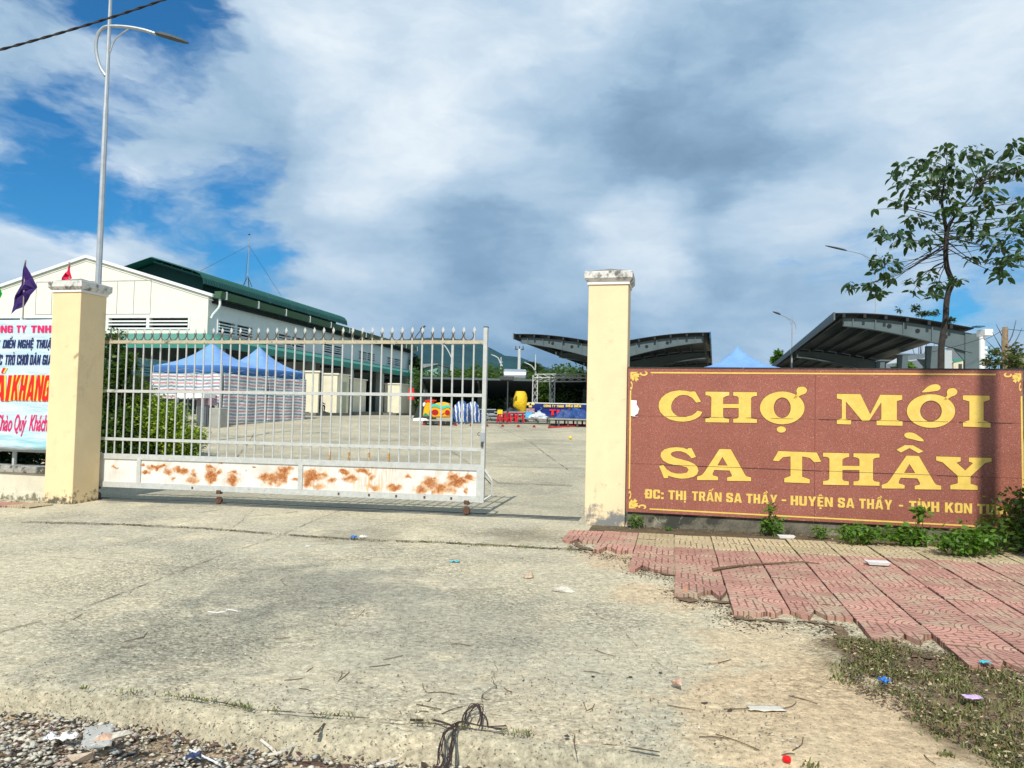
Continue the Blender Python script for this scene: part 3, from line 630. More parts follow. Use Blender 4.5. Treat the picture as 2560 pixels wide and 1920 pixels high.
# ================================================================== GATE PILLARS
def pillar(name, base, h, m, label, z0=-.2):
    """base = the corner of the front face nearest the gate on its left side (local x to the right, y away)"""
    th_ = thing(name, label, 'gate pillar', base, -TH)
    s = .5; mb = MB(); mb.box((0, 0, z0), (s, s, h), bev=.006); mb.build('shaft', m, th_)
    mb = MB(); mb.box((-.015, -.015, h), (s + .015, s + .015, h + .035)); mb.build('neck_moulding', M_white, th_)
    mb = MB()
    mb.hexa([(-.02, -.02, h + .035), (s + .02, -.02, h + .035), (s + .02, s + .02, h + .035), (-.02, s + .02, h + .035)], [(-.05, -.05, h + .075), (s + .05, -.05, h + .075), (s + .05, s + .05, h + .075), (-.05, s + .05, h + .075)])
    mb.box((-.052, -.052, h + .075), (s + .052, s + .052, h + .165), bev=.004); mb.build('cap', M_cap, th_)
    a = s + .04; z = h + .165; mb = MB(); mb.add([(-.04, -.04, z), (a, -.04, z), (a, a, z), (-.04, a, z), (s / 2, s / 2, z + .085)], [(0, 1, 4), (1, 2, 4), (2, 3, 4), (3, 0, 4), (3, 2, 1, 0)])
    mb.build('cap_top', M_captop, th_); return th_
pillar('gate_pillar', PL - D * .5, 3.13, M_yel, 'yellow gate pillar with white cap between the blue banner and the sliding gate')
pillar('gate_pillar', PR, 3.04, M_yelR, 'yellow gate pillar with mouldy cap beside the red granite name sign')

# ================================================================== SLIDING GATE
# gate frame: local x along the gate (to the right), z up, y away
gp0 = GATE0.copy(); gate = thing('sliding_gate', 'silver painted sliding gate of vertical bars with rusty sheet panels at the bottom', 'gate', gp0, -TH)
GI = wm(gate).inverted()
def gl(px, py, off=0.): return GI @ plane_at(px, py, gp0 + N * off, N)
TL, TR, BL, BR = gl(265.8, 855), gl(1208, 855), gl(247, 1209), gl(1203, 1250)
XL = -.35; XR = gl(1206, 1040).x
def lerpz(a, b, x): return a.z + (b.z - a.z) * (x - a.x) / (b.x - a.x)
rails = {}
def rail(name, pl_, pr_, hh, dd, m=M_steel, mb=None):
    a, b = gl(*pl_), gl(*pr_); za, zb = lerpz(a, b, XL), lerpz(a, b, XR)
    rails[name] = (za, zb)
    MB().hexa([(XL, -dd, za - hh), (XR, -dd, zb - hh), (XR, dd, zb - hh), (XL, dd, za - hh)], [(XL, -dd, za + hh), (XR, -dd, zb + hh), (XR, dd, zb + hh), (XL, dd, za + hh)]).build(name, m, gate)
def rz_(name, x): za, zb = rails[name]; return za + (zb - za) * (x - XL) / (XR - XL)
rail('top_rail', (266, 855), (1204, 855.5), .024, .02, M_steelY)
rail('middle_rail', (255, 977), (1204, 988.5), .022, .018)
rail('lower_rail', (250, 1096), (1204, 1124), .022, .018)
rail('panel_top_rail', (247, 1139), (1203, 1169), .040, .024)
rail('bottom_rail', (246, 1209), (1203, 1248), .042, .026)
# stiles
for px in (349, 753, 1199):
    x = gl(px, 1180).x; MB().box((x - .035, -.029, rz_('bottom_rail', x) + .035), (x + .035, .02, rz_('panel_top_rail', x) - .035)).build('panel_stile', M_steel, gate)
MB().box((XR - .004, -.032, rz_('bottom_rail', XR) - .05), (XR + .052, .03, gl(1209, 819).z), bev=.003).build('end_post', M_steel, gate)
MB().box((XR - .006, -.034, gl(1209, 819).z), (XR + .054, .032, gl(1209, 819).z + .012)).build('post_cap', M_dgrey, gate)
# sheet panels with rust: rust laid down as a vertex mask at the spots the photograph shows
m, t, b = newmat('rusty white sheet')
tc = t.n('ShaderNodeTexCoord').outputs['Object']; at_ = t.n('ShaderNodeAttribute', attribute_name='rust'); rs = t.n('ShaderNodeSeparateColor', {0: at_.outputs['Color']})
nn = t.noise(t.n('ShaderNodeMapping', {'Vector': tc, 'Scale': (1, 1, 1.5)}).outputs[0], 26, 9, .78, .5); fm = t.ss(t.m('ADD', t.m('MULTIPLY', rs.outputs[0], 1.05), t.m('MULTIPLY', t.m('SUBTRACT', nn, .5), 1.9)), .20, .92)
sv = t.n('ShaderNodeMapping', {'Vector': tc, 'Scale': (26, 1, 1.6)}).outputs[0]; run = t.m('MULTIPLY', t.ss(t.noise(sv, 2.2, 5, .6), .46, .62), rs.outputs[1])
c = t.mix(t.ss(t.noise(tc, 3, 4, .6), .4, .7), (.74, .73, .70, 1), (.60, .57, .50, 1)); c = t.mix(t.m('MULTIPLY', t.ss(t.noise(sv, 1.6, 6, .65), .52, .70), .45), c, (.62, .42, .22, 1))
halo = t.ss(t.m('ADD', rs.outputs[0], t.m('MULTIPLY', t.m('SUBTRACT', t.noise(tc, 12, 6, .7), .5), 1.2)), .15, .5)
c = t.mix(t.m('MULTIPLY', halo, .75), c, (.70, .42, .18, 1)); c = t.mix(t.m('MULTIPLY', run, .9), c, (.70, .36, .10, 1))
c = t.mix(fm, c, t.mix(t.ss(t.noise(tc, 40, 5, .7), .4, .6), (.50, .19, .05, 1), (.27, .075, .02, 1)))
m.node_tree.links.new(c, b.inputs['Base Color']); b.inputs['Roughness'].default_value = .55; M_sheet = m
SPOTS = [(560, 1230, 10, 4, .5), (590, 1255, 8, 6, .5)] ; SPOTS = []
Z7 = lambda x, y: (200 + x * .3134, 780 + y * .3134); Z5 = lambda x, y: (700 + x * .2712, 1060 + y * .2712)
for (x, y, rx, ry, k) in ((280, 1240, 20, 7, .8), (505, 1215, 10, 16, .9), (530, 1280, 22, 12, 1), (600, 1240, 50, 14, 1), (650, 1230, 30, 12, 1), (710, 1275, 30, 20, .8), (780, 1255, 22, 18, 1), (820, 1270, 34, 16, 1), (750, 1335, 14, 10, .9), (915, 1295, 20, 22, .8), (900, 1345, 40, 18, .7), (1040, 1240, 30, 10, 1),
                          (1045, 1300, 32, 34, 1), (1050, 1340, 22, 20, 1), (1110, 1275, 22, 16, .9), (1120, 1215, 12, 8, .9), (1235, 1285, 36, 12, .8), (1215, 1345, 28, 34, 1), (1325, 1268, 8, 8, .8), (1390, 1245, 14, 7, .9), (1470, 1315, 40, 22, .9), (1540, 1330, 44, 22, .8), (1630, 1270, 34, 26, 1), (1600, 1310, 40, 22, .9), (1660, 1250, 30, 12, .9), (1510, 1365, 16, 14, .8), (1590, 1370, 30, 18, .6), (1725, 1333, 22, 12, .9)):
    q = Z7(x, y); SPOTS.append((*q, rx * .3134, ry * .3134, k))
for (x, y, rx, ry, k) in ((300, 480, 60, 34, 1), (265, 530, 34, 34, 1), (370, 465, 40, 14, .9), (470, 518, 34, 14, .8), (350, 580, 60, 24, .55), (595, 440, 34, 12, 1), (640, 500, 44, 18, 1), (770, 430, 30, 14, 1), (810, 450, 24, 10, .8), (850, 505, 20, 18, .9), (850, 580, 40, 16, .7), (1060, 590, 46, 20, 1), (1180, 480, 18, 12, 1), (1380, 540, 40, 36, .9), (1430, 510, 16, 10, .9), (1480, 590, 44, 30, 1),
                          (1600, 490, 34, 26, 1), (1650, 530, 50, 26, 1), (1600, 560, 60, 20, .8), (1740, 490, 34, 20, 1), (1300, 610, 34, 30, .8), (1410, 630, 14, 18, .8), (1715, 620, 10, 26, .8), (1590, 620, 50, 20, .6), (30, 500, 40, 30, .9), (60, 420, 30, 16, .8), (150, 510, 20, 14, .9)):
    q = Z5(x, y); SPOTS.append((*q, rx * .2712, ry * .2712, k))
SP = [(gl(x, y).x, gl(x, y).z, rx * 1.7 / 172., ry * 1.6 / 172., k) for x, y, rx, ry, k in SPOTS]
runs = [(gl(Z5(x, 500)[0], 1190).x, wv, k) for x, wv, k in ((850, .22, 1), (940, .28, .9), (740, .2, .55), (1040, .12, .5), (380, .25, .3), (1220, .08, .3))]
stx = [XL] + [gl(px, 1180).x for px in (349, 753, 1199)]
for a, b_ in zip(stx, stx[1:]):
    nu, nv = int((b_ - a) / .012), 34; mb = MB()
    mb.grid(lambda u, v: (a + (b_ - a) * u, -.006, rz_('bottom_rail', a + (b_ - a) * u) + .02 + (rz_('panel_top_rail', a + (b_ - a) * u) - rz_('bottom_rail', a + (b_ - a) * u) - .04) * v), nu, nv)
    o = mb.build('sheet_panel', M_sheet, gate, smooth=True); me = o.data
    ca = me.color_attributes.new('rust', 'FLOAT_COLOR', 'POINT'); V = np.array([v.co[:] for v in me.vertices]); r_ = np.zeros(len(V))
    wx_ = np.array([[mnoise.noise(Vector((v[0] * 9, 1, v[2] * 9))) * .050 + mnoise.noise(Vector((v[0] * 24, 7, v[2] * 24))) * .028, mnoise.noise(Vector((v[0] * 9, 4, v[2] * 9))) * .042 + mnoise.noise(Vector((v[0] * 24, 9, v[2] * 24))) * .024] for v in V]); V = V.copy(); V[:, 0] += wx_[:, 0]; V[:, 2] += wx_[:, 1]
    for x, z, rx, rz0, k in SP: r_ = np.maximum(r_, k * np.exp(-(((V[:, 0] - x) / (rx * 1.0)) ** 2 + ((V[:, 2] - z) / (rz0 * 1.0)) ** 2)))
    g_ = np.zeros(len(V))
    for x, wd, k in runs: g_ = np.maximum(g_, k * np.exp(-((V[:, 0] - x) / wd) ** 2))
    C4 = np.stack([r_, g_, 0 * r_, 1 + 0 * r_], 1).astype(np.float32); ca.data.foreach_set('color', C4.ravel())
# bars with spear tips, and the open rings between them
barsx = [Z7(x, 0)[0] for x in (245, 312, 377, 443, 512, 578, 647, 715, 785, 852, 923, 997, 1068, 1137, 1210, 1283, 1353, 1428, 1503, 1573, 1650, 1727, 1800, 1878, 1955, 2030)] + [500 + x * .2893 for x in (1247, 1332, 1415, 1499, 1585, 1670, 1756, 1843, 1932, 2020, 2108)] + [1136, 1161, 1185.5]
xb = [gl(x, 850).x for x in barsx]; step = (xb[-1] - xb[0]) / (len(xb) - 1); xb = [xb[0] + step * i for i in range(len(xb))]
x_ = xb[0] - step
while x_ > XL: xb.insert(0, x_); x_ -= step
zt = rz_('top_rail', 3) ; zp = rz_('panel_top_rail', 3)
bar_me = {}
tipm = MB(); tipm.add([(-.014, 0, 0), (0, -.007, 0), (.014, 0, 0), (0, .007, 0), (-.022, 0, .028), (0, -.004, .03), (.022, 0, .028), (0, .004, .03), (0, 0, .075)],
                      [(0, 1, 5, 4), (1, 2, 6, 5), (2, 3, 7, 6), (3, 0, 4, 7), (4, 5, 8), (5, 6, 8), (6, 7, 8), (7, 4, 8), (3, 2, 1, 0)]); tip_me = tipm.mesh('spear_tip', M_steel)
ringr = step * .46; rp = [(ringr * math.cos(a), -.012, ringr * math.sin(a)) for a in [R(-215 + 250 * i / 16) for i in range(17)]]
ring_me = MB().tube(rp, .0075, 5).mesh('ring', mat('dull rusty ring steel', (.11, .09, .065), .7, .2, 20, .1, 60, .1, 40))
for i, x in enumerate(xb):
    m_ = M_steel
    zb0 = rz_('panel_top_rail', x) + .04; zt0 = rz_('top_rail', x) - .024
    mb = MB(); mb.tube([(x, 0, zb0), (x, 0, zt0)], .0128, 8)
    bar = mb.build('bar', m_, gate, smooth=True)
    mb = MB(); mb.tube([(x, 0, zt0 + .048), (x, 0, zt0 + .048 + .125)], .0115, 6); mb.build('bar_end', m_, gate, smooth=True)
    inst('spear_tip', tip_me, gate, (x, 0, zt0 + .048 + .12))
    if i < len(xb) - 1: inst('ring', ring_me, gate, (x + step / 2, 0, zt0 + .048 + ringr + .002))
    if 26 < i < 34 and i % 2: MB().tube([(x, 0, zb0), (x, 0, zb0 + .12)], .0165, 8).build('rust_sleeve', M_rustbar, gate, smooth=True)
# hexagonal nose at the leading end
nose = [gl(1209, 1172), gl(1229, 1201), gl(1229, 1238), gl(1209, 1251)]
MB().tube([(p.x, 0, p.z) for p in nose], .016, 4).build('nose_frame', M_steel, gate)
MB().tube([(nose[1].x, 0, nose[1].z - .06), (nose[0].x, 0, nose[0].z - .1)], .008, 4).build('nose_brace', M_dgrey, gate)
# latch
lz = gl(1202, 1085).z; lt = MB().box((XR - .02, -.05, lz - .10), (XR + .045, -.034, lz + .02)).build('latch', M_galv, gate)
MB().tube([(XR - .03 + .02 * math.cos(a), -.045, lz + .0 + .02 * math.sin(a)) for a in [i * .6 for i in range(11)]], .004, 5).build('latch_ring', M_iron, lt)
MB().box((XR, -.06, lz - .17), (XR + .035, -.034, lz - .11), bev=.004).build('padlock', M_dgrey, lt)
# rollers
for px in (549.5, 1168, -1):
    x = gl(px, 1240).x if px > 0 else -.1
    zb = rz_('bottom_rail', x) - .042; gz = G(*( (wm(gate) @ Vector((x, 0, 0))).xy)) + .012 - gp0.z
    rr = max(.03, min(.05, (zb - gz) * .5 + .012)); 
    br = MB().box((x - .035, -.045, zb - .035), (x + .035, .02, zb + .02), bev=.003).build('roller_bracket', M_iron, gate)
    MB().tube([(x, -.04, gz + rr), (x, .012, gz + rr)], rr, 14).build('roller', M_iron, br)
for x, z in [(gl(*Z5(548, 648)).x, 0), (gl(*Z5(828, 650)).x, 0), (gl(*Z5(1078, 658)).x, 0), (gl(*Z5(1338, 668)).x, 0), (gl(*Z5(1584, 686)).x, 0), (gl(*Z7(905, 1398)).x, 0)]:
    MB().box((x - .014, -.030, rz_('bottom_rail', x) - .02), (x + .014, -.025, rz_('bottom_rail', x) + .015)).build('rust_patch', M_iron, gate)

# ================================================================== NAME SIGN
sb = PR + D * .515 - N * .035
sign = thing('name_sign', 'long red granite sign with yellow letters on the wall right of the gate', 'sign', sb, -TH)
SI = wm(sign).inverted()
def sl(px, py): q = SI @ plane_at(px, py, sb, N); return (q.x, q.z)
Z8 = lambda x, y: sl(1540 + x * .46112, 880 + y * .46112)
ZZ = lambda x, y: sl(1560 + x * .18083, 900 + y * .18083)
stl, stbl, str_ = Z8(57, 88), Z8(50, 865), Z8(2205, 99)
sbr = Z8(1880, 960)
W = str_[0]; zT = stl[1]; zT2 = str_[1]; zB = stbl[1]; zB2 = stbl[1] + (sbr[1] - stbl[1]) * (W - stbl[0]) / (sbr[0] - stbl[0])
def topz(x): return zT + (zT2 - zT) * x / W
def botz(x): return zB + (zB2 - zB) * x / W
j1a, j1b = Z8(78, 345), Z8(2160, 386); j2a, j2b = Z8(50, 603), Z8(2000, 678)
def jz(a, b, x): return a[1] + (b[1] - a[1]) * (x - a[0]) / (b[0] - a[0])
xm_ = Z8(1078, 500)[0]; g = .0015
for (xa, xc) in ((0, xm_ - g), (xm_ + g, W)):
    for lo, hi in ((botz, lambda x: jz(j2a, j2b, x) - g), (lambda x: jz(j2a, j2b, x) + g, lambda x: jz(j1a, j1b, x) - g), (lambda x: jz(j1a, j1b, x) + g, topz)):
        MB().hexa([(xa, 0, lo(xa)), (xc, 0, lo(xc)), (xc, .03, lo(xc)), (xa, .03, lo(xa))], [(xa, 0, hi(xa)), (xc, 0, hi(xc)), (xc, .03, hi(xc)), (xa, .03, hi(xa))]).build('granite_slab', M_gran, sign)
MB().hexa([(.02, .031, -.3), (W + .02, .031, -.3), (W + .02, .20, -.3), (.02, .20, -.3)], [(.02, .031, topz(0) - .004), (W + .02, .031, topz(W) - .004), (W + .02, .20, topz(W) - .004), (.02, .20, topz(0) - .004)]).build('backing_wall', mat('mouldy concrete wall', (.15, .135, .10), .9, .3, 5, .2, 50, .3, 30, dirt=[((.05, .05, .04), 3, .5, .6), ((.3, .28, .2), 5, .6, .7)]), sign)
MB().hexa([(-.004, -.004, topz(0)), (W, -.004, topz(W)), (W, .21, topz(W)), (-.004, .21, topz(0))], [(-.004, -.004, topz(0) + .016), (W, -.004, topz(W) + .016), (W, .21, topz(W) + .016), (-.004, .21, topz(0) + .016)]).build('top_edge', mat('dark mouldy edge', (.05, .045, .04), .9, .3, 12, .2, 50, .3, 30, dirt=((.5, .48, .45), 6, .66, .7)), sign)
M_gedge = simple('dark letter outline', (.16, .07, .025), .7)
fnp = lambda a, b, w_: (a, -.001 - w_, b)
def offset_loop(l, d):
    n = len(l); A = sum(l[i][0] * l[(i + 1) % n][1] - l[(i + 1) % n][0] * l[i][1] for i in range(n)); sg = 1 if A > 0 else -1; out = []
    for i in range(n):
        a, b_, c = Vector(l[i - 1]), Vector(l[i]), Vector(l[(i + 1) % n]); e1, e2 = (b_ - a), (c - b_)
        if e1.length < 1e-7 or e2.length < 1e-7: out.append(tuple(b_)); continue
        e1.normalize(); e2.normalize(); n1, n2 = Vector((e1.y, -e1.x)) * sg, Vector((e2.y, -e2.x)) * sg; m_ = n1 + n2; k = m_.length
        out.append(tuple(b_ + (m_ / k * min(d / max(k / 2, .5), 2 * d) if k > 1e-4 else n1 * d)))
    return out
def poly(loops, name='letter', m=M_gold, th_=.004):
    if name.startswith('letter'):
        ol = [offset_loop(l, .0045 if i == 0 else -.0045) for i, l in enumerate(loops)]
        fillmesh(ol, 'letter_outline', None, .0022, fnp).build('letter_outline', M_gedge, sign)
    return poly0(loops, name, m, th_)
def poly0(loops, name='letter', m=M_gold, th_=.004): return fillmesh(loops, name, m, th_, fnp).build(name, m, sign)
def outlined(loops):
    poly(loops)
    return
Cz = [(985, 437), (1065, 578), (998, 588), (945, 525), (880, 490), (820, 482), (760, 492), (710, 525), (670, 575), (652, 630), (655, 690), (685, 735), (725, 768), (790, 785), (870, 782), (940, 765), (985, 735), (1018, 698), (1085, 720), (1050, 775), (990, 815), (910, 842), (820, 853), (720, 845), (630, 820), (560, 780), (500, 720), (478, 650), (485, 580), (520, 520), (580, 470), (660, 435), (760, 420), (850, 425), (925, 440), (940, 434)]
Sz = [(935, 1218), (995, 1340), (935, 1360), (900, 1320), (850, 1283), (790, 1262), (720, 1260), (665, 1275), (645, 1300), (665, 1330), (720, 1355), (800, 1375), (890, 1400), (960, 1430), (1010, 1470), (1030, 1530), (1010, 1580), (960, 1615), (880, 1635), (790, 1640), (700, 1625), (610, 1600), (610, 1632), (552, 1630), (485, 1465), (545, 1452), (590, 1510), (650, 1550), (720, 1570), (800, 1570), (870, 1555), (893, 1520), (870, 1485), (800, 1465), (700, 1452), (610, 1430), (540, 1390), (505, 1330), (512, 1280), (560, 1235), (640, 1212), (730, 1205), (820, 1215), (878, 1236), (885, 1218)]
Hz = [(0, 0), (.463, 0), (.463, .118), (.44, .12), (.395, .14), (.345, .19), (.343, .39), (.645, .385), (.645, .19), (.62, .14), (.57, .12), (.54, .118), (.54, 0), (1, -.005), (1, .115), (.955, .12), (.91, .14), (.885, .19), (.885, .8), (.91, .85), (1, .865), (1, .985), (.54, .985), (.54, .865), (.62, .85), (.645, .8), (.645, .515), (.343, .518), (.343, .8), (.37, .85), (.457, .87), (.457, .985), (0, .985), (0, .87), (.085, .85), (.11, .8), (.115, .19), (.09, .14), (.04, .12), (0, .118)]
Az = [(.415, 0), (.625, .008), (.885, .79), (.915, .85), (1, .885), (1, 1), (.555, .99), (.555, .885), (.64, .855), (.645, .81), (.60, .67), (.318, .65), (.285, .77), (.29, .82), (.385, .865), (.385, .97), (0, .965), (0, .86), (.085, .81), (.13, .73)]
Ah = [(.468, .243), (.565, .515), (.375, .51)]
def box_map(P, x0, y0, x1, y1, sh=0.): return [Z8(x0 + a * (x1 - x0), y0 + b * (y1 - y0) + sh * a) for a, b in P]
poly([[ZZ(*p) for p in Cz]]); poly([[ZZ(*p) for p in Sz]])
poly([box_map(Hz, 485, 215, 764, 383, 4)])
poly([box_map(Az, 440, 526, 732, 700), box_map(Ah, 440, 526, 732, 700)])
poly([box_map(Hz, 1122, 546, 1428, 722, 6)])
poly([box_map(Az, 1440, 562, 1762, 746), box_map(Ah, 1440, 562, 1762, 746)])
def E8(cx, cy, rx, ry, n=32, rot=0): return [Z8(*p) for p in ell(cx, cy, rx, ry, n, rot)]
poly([E8(901, 303, 121, 89), E8(901, 302, 46, 56)]); poly([E8(1707, 320, 131, 91), E8(1707, 320, 59, 57)])
HORN = [(1005, 188), (1022, 190), (1033, 200), (1034, 214), (1024, 226), (1005, 233), (990, 242), (975, 251), (962, 252), (968, 240), (980, 228), (978, 210), (986, 194)]
poly([[Z8(*p) for p in smooth_loop(HORN, 3)]], 'letter_horn'); poly([[Z8(x + 815, y + 8) for x, y in smooth_loop(HORN, 3)]], 'letter_horn')
poly([E8(896, 420, 25, 17, 20)], 'letter_dot')
poly([[Z8(*p) for p in ((1197, 227), (1325, 229), (1378, 338), (1432, 232), (1551, 234), (1551, 258), (1522, 266), (1522, 368), (1553, 376), (1553, 400), (1412, 397), (1412, 374), (1438, 366), (1438, 272), (1372, 374), (1335, 374), (1246, 268), (1246, 362), (1274, 370), (1274, 393), (1197, 390), (1197, 368), (1224, 360), (1224, 258), (1197, 252))]])
poly([[Z8(*p) for p in ((1880, 235), (2025, 237), (2025, 260), (1992, 270), (1992, 372), (2030, 384), (2030, 410), (1880, 404), (1880, 380), (1915, 370), (1915, 268), (1880, 258))]])
poly([[Z8(*p) for p in ((880, 537), (1088, 545), (1112, 595), (1075, 598), (1050, 574), (1009, 566), (1009, 676), (1050, 690), (1050, 712), (912, 706), (912, 684), (946, 672), (946, 566), (905, 570), (882, 592), (850, 588))]])
poly([[Z8(*p) for p in ((1735, 566), (1868, 570), (1868, 592), (1845, 600), (1893, 642), (1935, 602), (1912, 594), (1912, 572), (2035, 574), (2035, 594), (2000, 602), (1921, 675), (1922, 714), (1960, 726), (1960, 748), (1812, 744), (1812, 722), (1852, 712), (1852, 672), (1770, 598), (1735, 588))]])
poly([[Z8(*p) for p in smooth_loop(((1657, 218), (1672, 204), (1690, 188), (1715, 177), (1742, 176), (1757, 186), (1757, 200), (1742, 210), (1715, 214), (1685, 218)), 3)]], 'letter_accent')
poly([[Z8(*p) for p in smooth_loop(((1562, 452), (1570, 440), (1590, 436), (1615, 440), (1640, 455), (1664, 474), (1666, 484), (1640, 482), (1610, 474), (1575, 466)), 3)]], 'letter_accent')
poly([[Z8(*p) for p in ((1565, 505), (1610, 506), (1667, 538), (1640, 549), (1590, 521), (1545, 545), (1520, 530))]], 'letter_accent')
# address line
def words(s, items, h0, h1, m=M_gold):
    for txt, xa, xb_ in items:
        ya = 742 + (xa - 158) * (828 - 742) / (2115 - 158); base = 793 + (xa - 158) * (885 - 793) / (2115 - 158); base2 = 793 + (xb_ - 158) * (885 - 793) / (2115 - 158)
        a = Z8(xa, base); b2 = Z8(xb_, base2); tp = Z8(xa, ya)
        mb = glyph_mb(txt, b2[0] - a[0], (tp[1] - a[1]) * .97, thick=.003); sl_ = (b2[1] - a[1]) / (b2[0] - a[0])
        mb.v = [(a[0] + v[0], v[1] - .001, a[1] + v[2] + v[0] * sl_) for v in mb.v]; mb.build('lettering', m, sign)
words(0, (('ĐC:', 158, 258), ('THỊ', 284, 380), ('TRẤN', 412, 572), ('SA', 597, 682), ('THẦY', 706, 874), ('-', 898, 922), ('HUYỆN', 946, 1175), ('SA', 1202, 1292), ('THẦY', 1318, 1497), ('-', 1534, 1556), ('TỈNH', 1588, 1752), ('KON', 1783, 1930), ('TUM', 1958, 2118)), 0, 0)
# border lines and corner flourishes
def line8(a, b, wd=5):
    p, q = Z8(*a), Z8(*b); v = Vector((q[0] - p[0], q[1] - p[1])); n_ = Vector((-v.y, v.x)).normalized() * .0085
    poly([[(p[0] - n_.x, p[1] - n_.y), (q[0] - n_.x, q[1] - n_.y), (q[0] + n_.x, q[1] + n_.y), (p[0] + n_.x, p[1] + n_.y)]], 'border_line', th_=.002)
line8((188, 112), (2058, 122)); line8((79, 208), (72, 742)); line8((182, 851), (2080, 951)); line8((2198, 240), (2208, 860))
def corner(o8, sx, sy):
    q = lambda pts: [Z8(o8[0] + sx * a, o8[1] + sy * b) for a, b in pts]
    for P in (((0, 0), (40, 0), (30, 6), (10, 10), (6, 30), (0, 40)), ((10, 12), (36, 6), (52, 14), (44, 20), (50, 28), (38, 30), (28, 24)), ((10, 14), (26, 28), (28, 42), (20, 40), (16, 50), (8, 42), (4, 32)), ((16, 16), (40, 34), (46, 44), (36, 46), (32, 54), (24, 44))):
        poly([q(P)], 'corner_leaf', th_=.003)
    arc = lambda cx, cy, r0, r1, a0, a1: [(cx + r0 * math.cos(R(a0 + (a1 - a0) * i / 12)), cy + .62 * r0 * math.sin(R(a0 + (a1 - a0) * i / 12))) for i in range(13)] + [(cx + r1 * math.cos(R(a1 + (a0 - a1) * i / 12)), cy - 2 + .62 * r1 * math.sin(R(a1 + (a0 - a1) * i / 12))) for i in range(13)]
    poly([q(arc(72, 8, 22, 12, -60, 200))], 'corner_scroll', th_=.003)
    poly([q([(b * .55, a * 1.05) for a, b in arc(70, 8, 22, 11, -60, 200)])], 'corner_scroll', th_=.003)
corner((78, 108), 1, 1); corner((2196, 116), -1, 1); corner((70, 848), 1, -1)
# thin black mould along the slab joints where they cross the letters
for a, b, segs in ((j1a, j1b, ((262, 380), (470, 620), (700, 760), (840, 960), (1100, 1420), (1420, 1600), (1590, 1800), (1860, 1900), (1960, 2150))), (j2a, j2b, ((240, 640), (640, 1120), (1140, 1700), (1740, 1960)))):
    for s0, s1 in segs:
        x0, x1 = Z8(s0, 500)[0], Z8(s1, 500)[0]; n_ = max(2, int((x1 - x0) / .02)); up_, dn = [], []
        for i in range(n_ + 1):
            x = x0 + (x1 - x0) * i / n_; wv = .0022 + (.005 if a is j1a else .0015) * max(0, mnoise.noise(Vector((x * 14, 3, 1)))) ; z = jz(a, b, x)
            up_.append((x, z + wv)); dn.append((x, z - wv * .7))
        fillmesh([up_[::-1] + dn], 'j', M_crack, .0055, fnp).build('joint_mould', M_crack, sign)
# scrap of paper stuck to it
pp = [Z8(*p) for p in ((81, 261), (113, 263), (112, 286), (126, 307), (118, 335), (104, 342), (104, 349), (81, 346))]
pt = thing('paper_notice', 'torn white paper notice stuck on the left end of the red sign', 'paper', wm(sign) @ Vector((pp[0][0], -.006, pp[0][1])), -TH)
o = fillmesh([[(a - pp[0][0], b - pp[0][1]) for a, b in pp]], 'p', M_white, .002, lambda a, b, w_: (a, -w_ - .004, b)).build('sheet', simple('white paper', (.80, .82, .84), .8), pt)
for k in range(5): MB().box((.02, -.0068, -.06 - k * .035), (.09, -.0062, -.063 - k * .035)).build('print_line', simple('faint print', (.5, .52, .55)), pt)

# ================================================================== LEFT BOUNDARY WALL, BANNER, FLAGS
wb = PL - D * .5 + N * .17
wall = thing('boundary_wall', 'low cream boundary wall with grey coping and steel rails left of the gate', 'wall', wb, -TH)
WI = wm(wall).inverted()
def wl(px, py, off=0.): q = WI @ plane_at(px, py, wb + N * off, N); return q
LW = -9.0
z1, z2 = wl(60, 1165).z, wl(60, 1182).z
MB().box((LW, 0, -.3), (-.002, .22, z2 - .002)).build('wall_body', M_creamd, wall)
MB().box((LW, -.012, wl(60, 1231).z - .3), (-.002, 0, wl(60, 1231).z)).build('plinth', M_creamd, wall)
MB().box((LW, -.04, z2), (-.002, .26, z1), bev=.006).build('coping', mat('mouldy coping', (.34, .33, .29), .9, .25, 9, .2, 60, .3, 30, dirt=[((.07, .07, .06), 7, .46, .6), ((.6, .58, .52), 11, .6, .68)]), wall)
z3 = wl(60, 1128).z; zt_ = wl(60, 800).z - .05
MB().box((LW, .09, z3 - .02), (-.002, .13, z3 + .02)).build('fence_rail', M_steel, wall)
MB().box((LW, .09, zt_ - .02), (-.002, .13, zt_ + .02)).build('fence_rail', M_steel, wall)
for i in range(9):
    x = wl(20, 1140).x - i * 1.05 + .0; MB().box((x - .02, .09, z1), (x + .02, .13, z3 - .021)).build('fence_foot', M_steel, wall)
fb = MB().tube([(0, 0, z3 + .021), (0, 0, zt_ - .02)], .012, 6).mesh('fence_bar', M_steel)
for i in range(60): inst('fence_bar', fb, wall, (-.1 - i * .145, .11, 0))
# banner
bo = .04; bt, bb = wl(60, 798, -bo).z, wl(60, 1122, -bo).z
xr = .02; xl = -5.2; zt0, zb0 = bt, bb
m, t, b = newmat('banner cloth'); tc = t.n('ShaderNodeTexCoord').outputs['Object']; z = t.n('ShaderNodeSeparateXYZ', {0: tc}).outputs
k = t.ss(t.m('ADD', z[2], t.m('MULTIPLY', t.noise(tc, 1.5, 3, .5), .25)), -1.9, -1.35)
v = t.n('ShaderNodeMapping', {'Vector': tc, 'Rotation': (0, R(28), 0), 'Scale': (.8, 1, 4.5)}).outputs[0]
c = t.mix(t.ss(t.noise(v, 1.8, 5, .6), .38, .62), (.30, .60, .68, 1), (.60, .72, .80, 1)); c = t.mix(t.m('MULTIPLY', k, .55), c, (.62, .70, .80, 1))
m.node_tree.links.new(c, b.inputs['Base Color']); b.inputs['Roughness'].default_value = .5
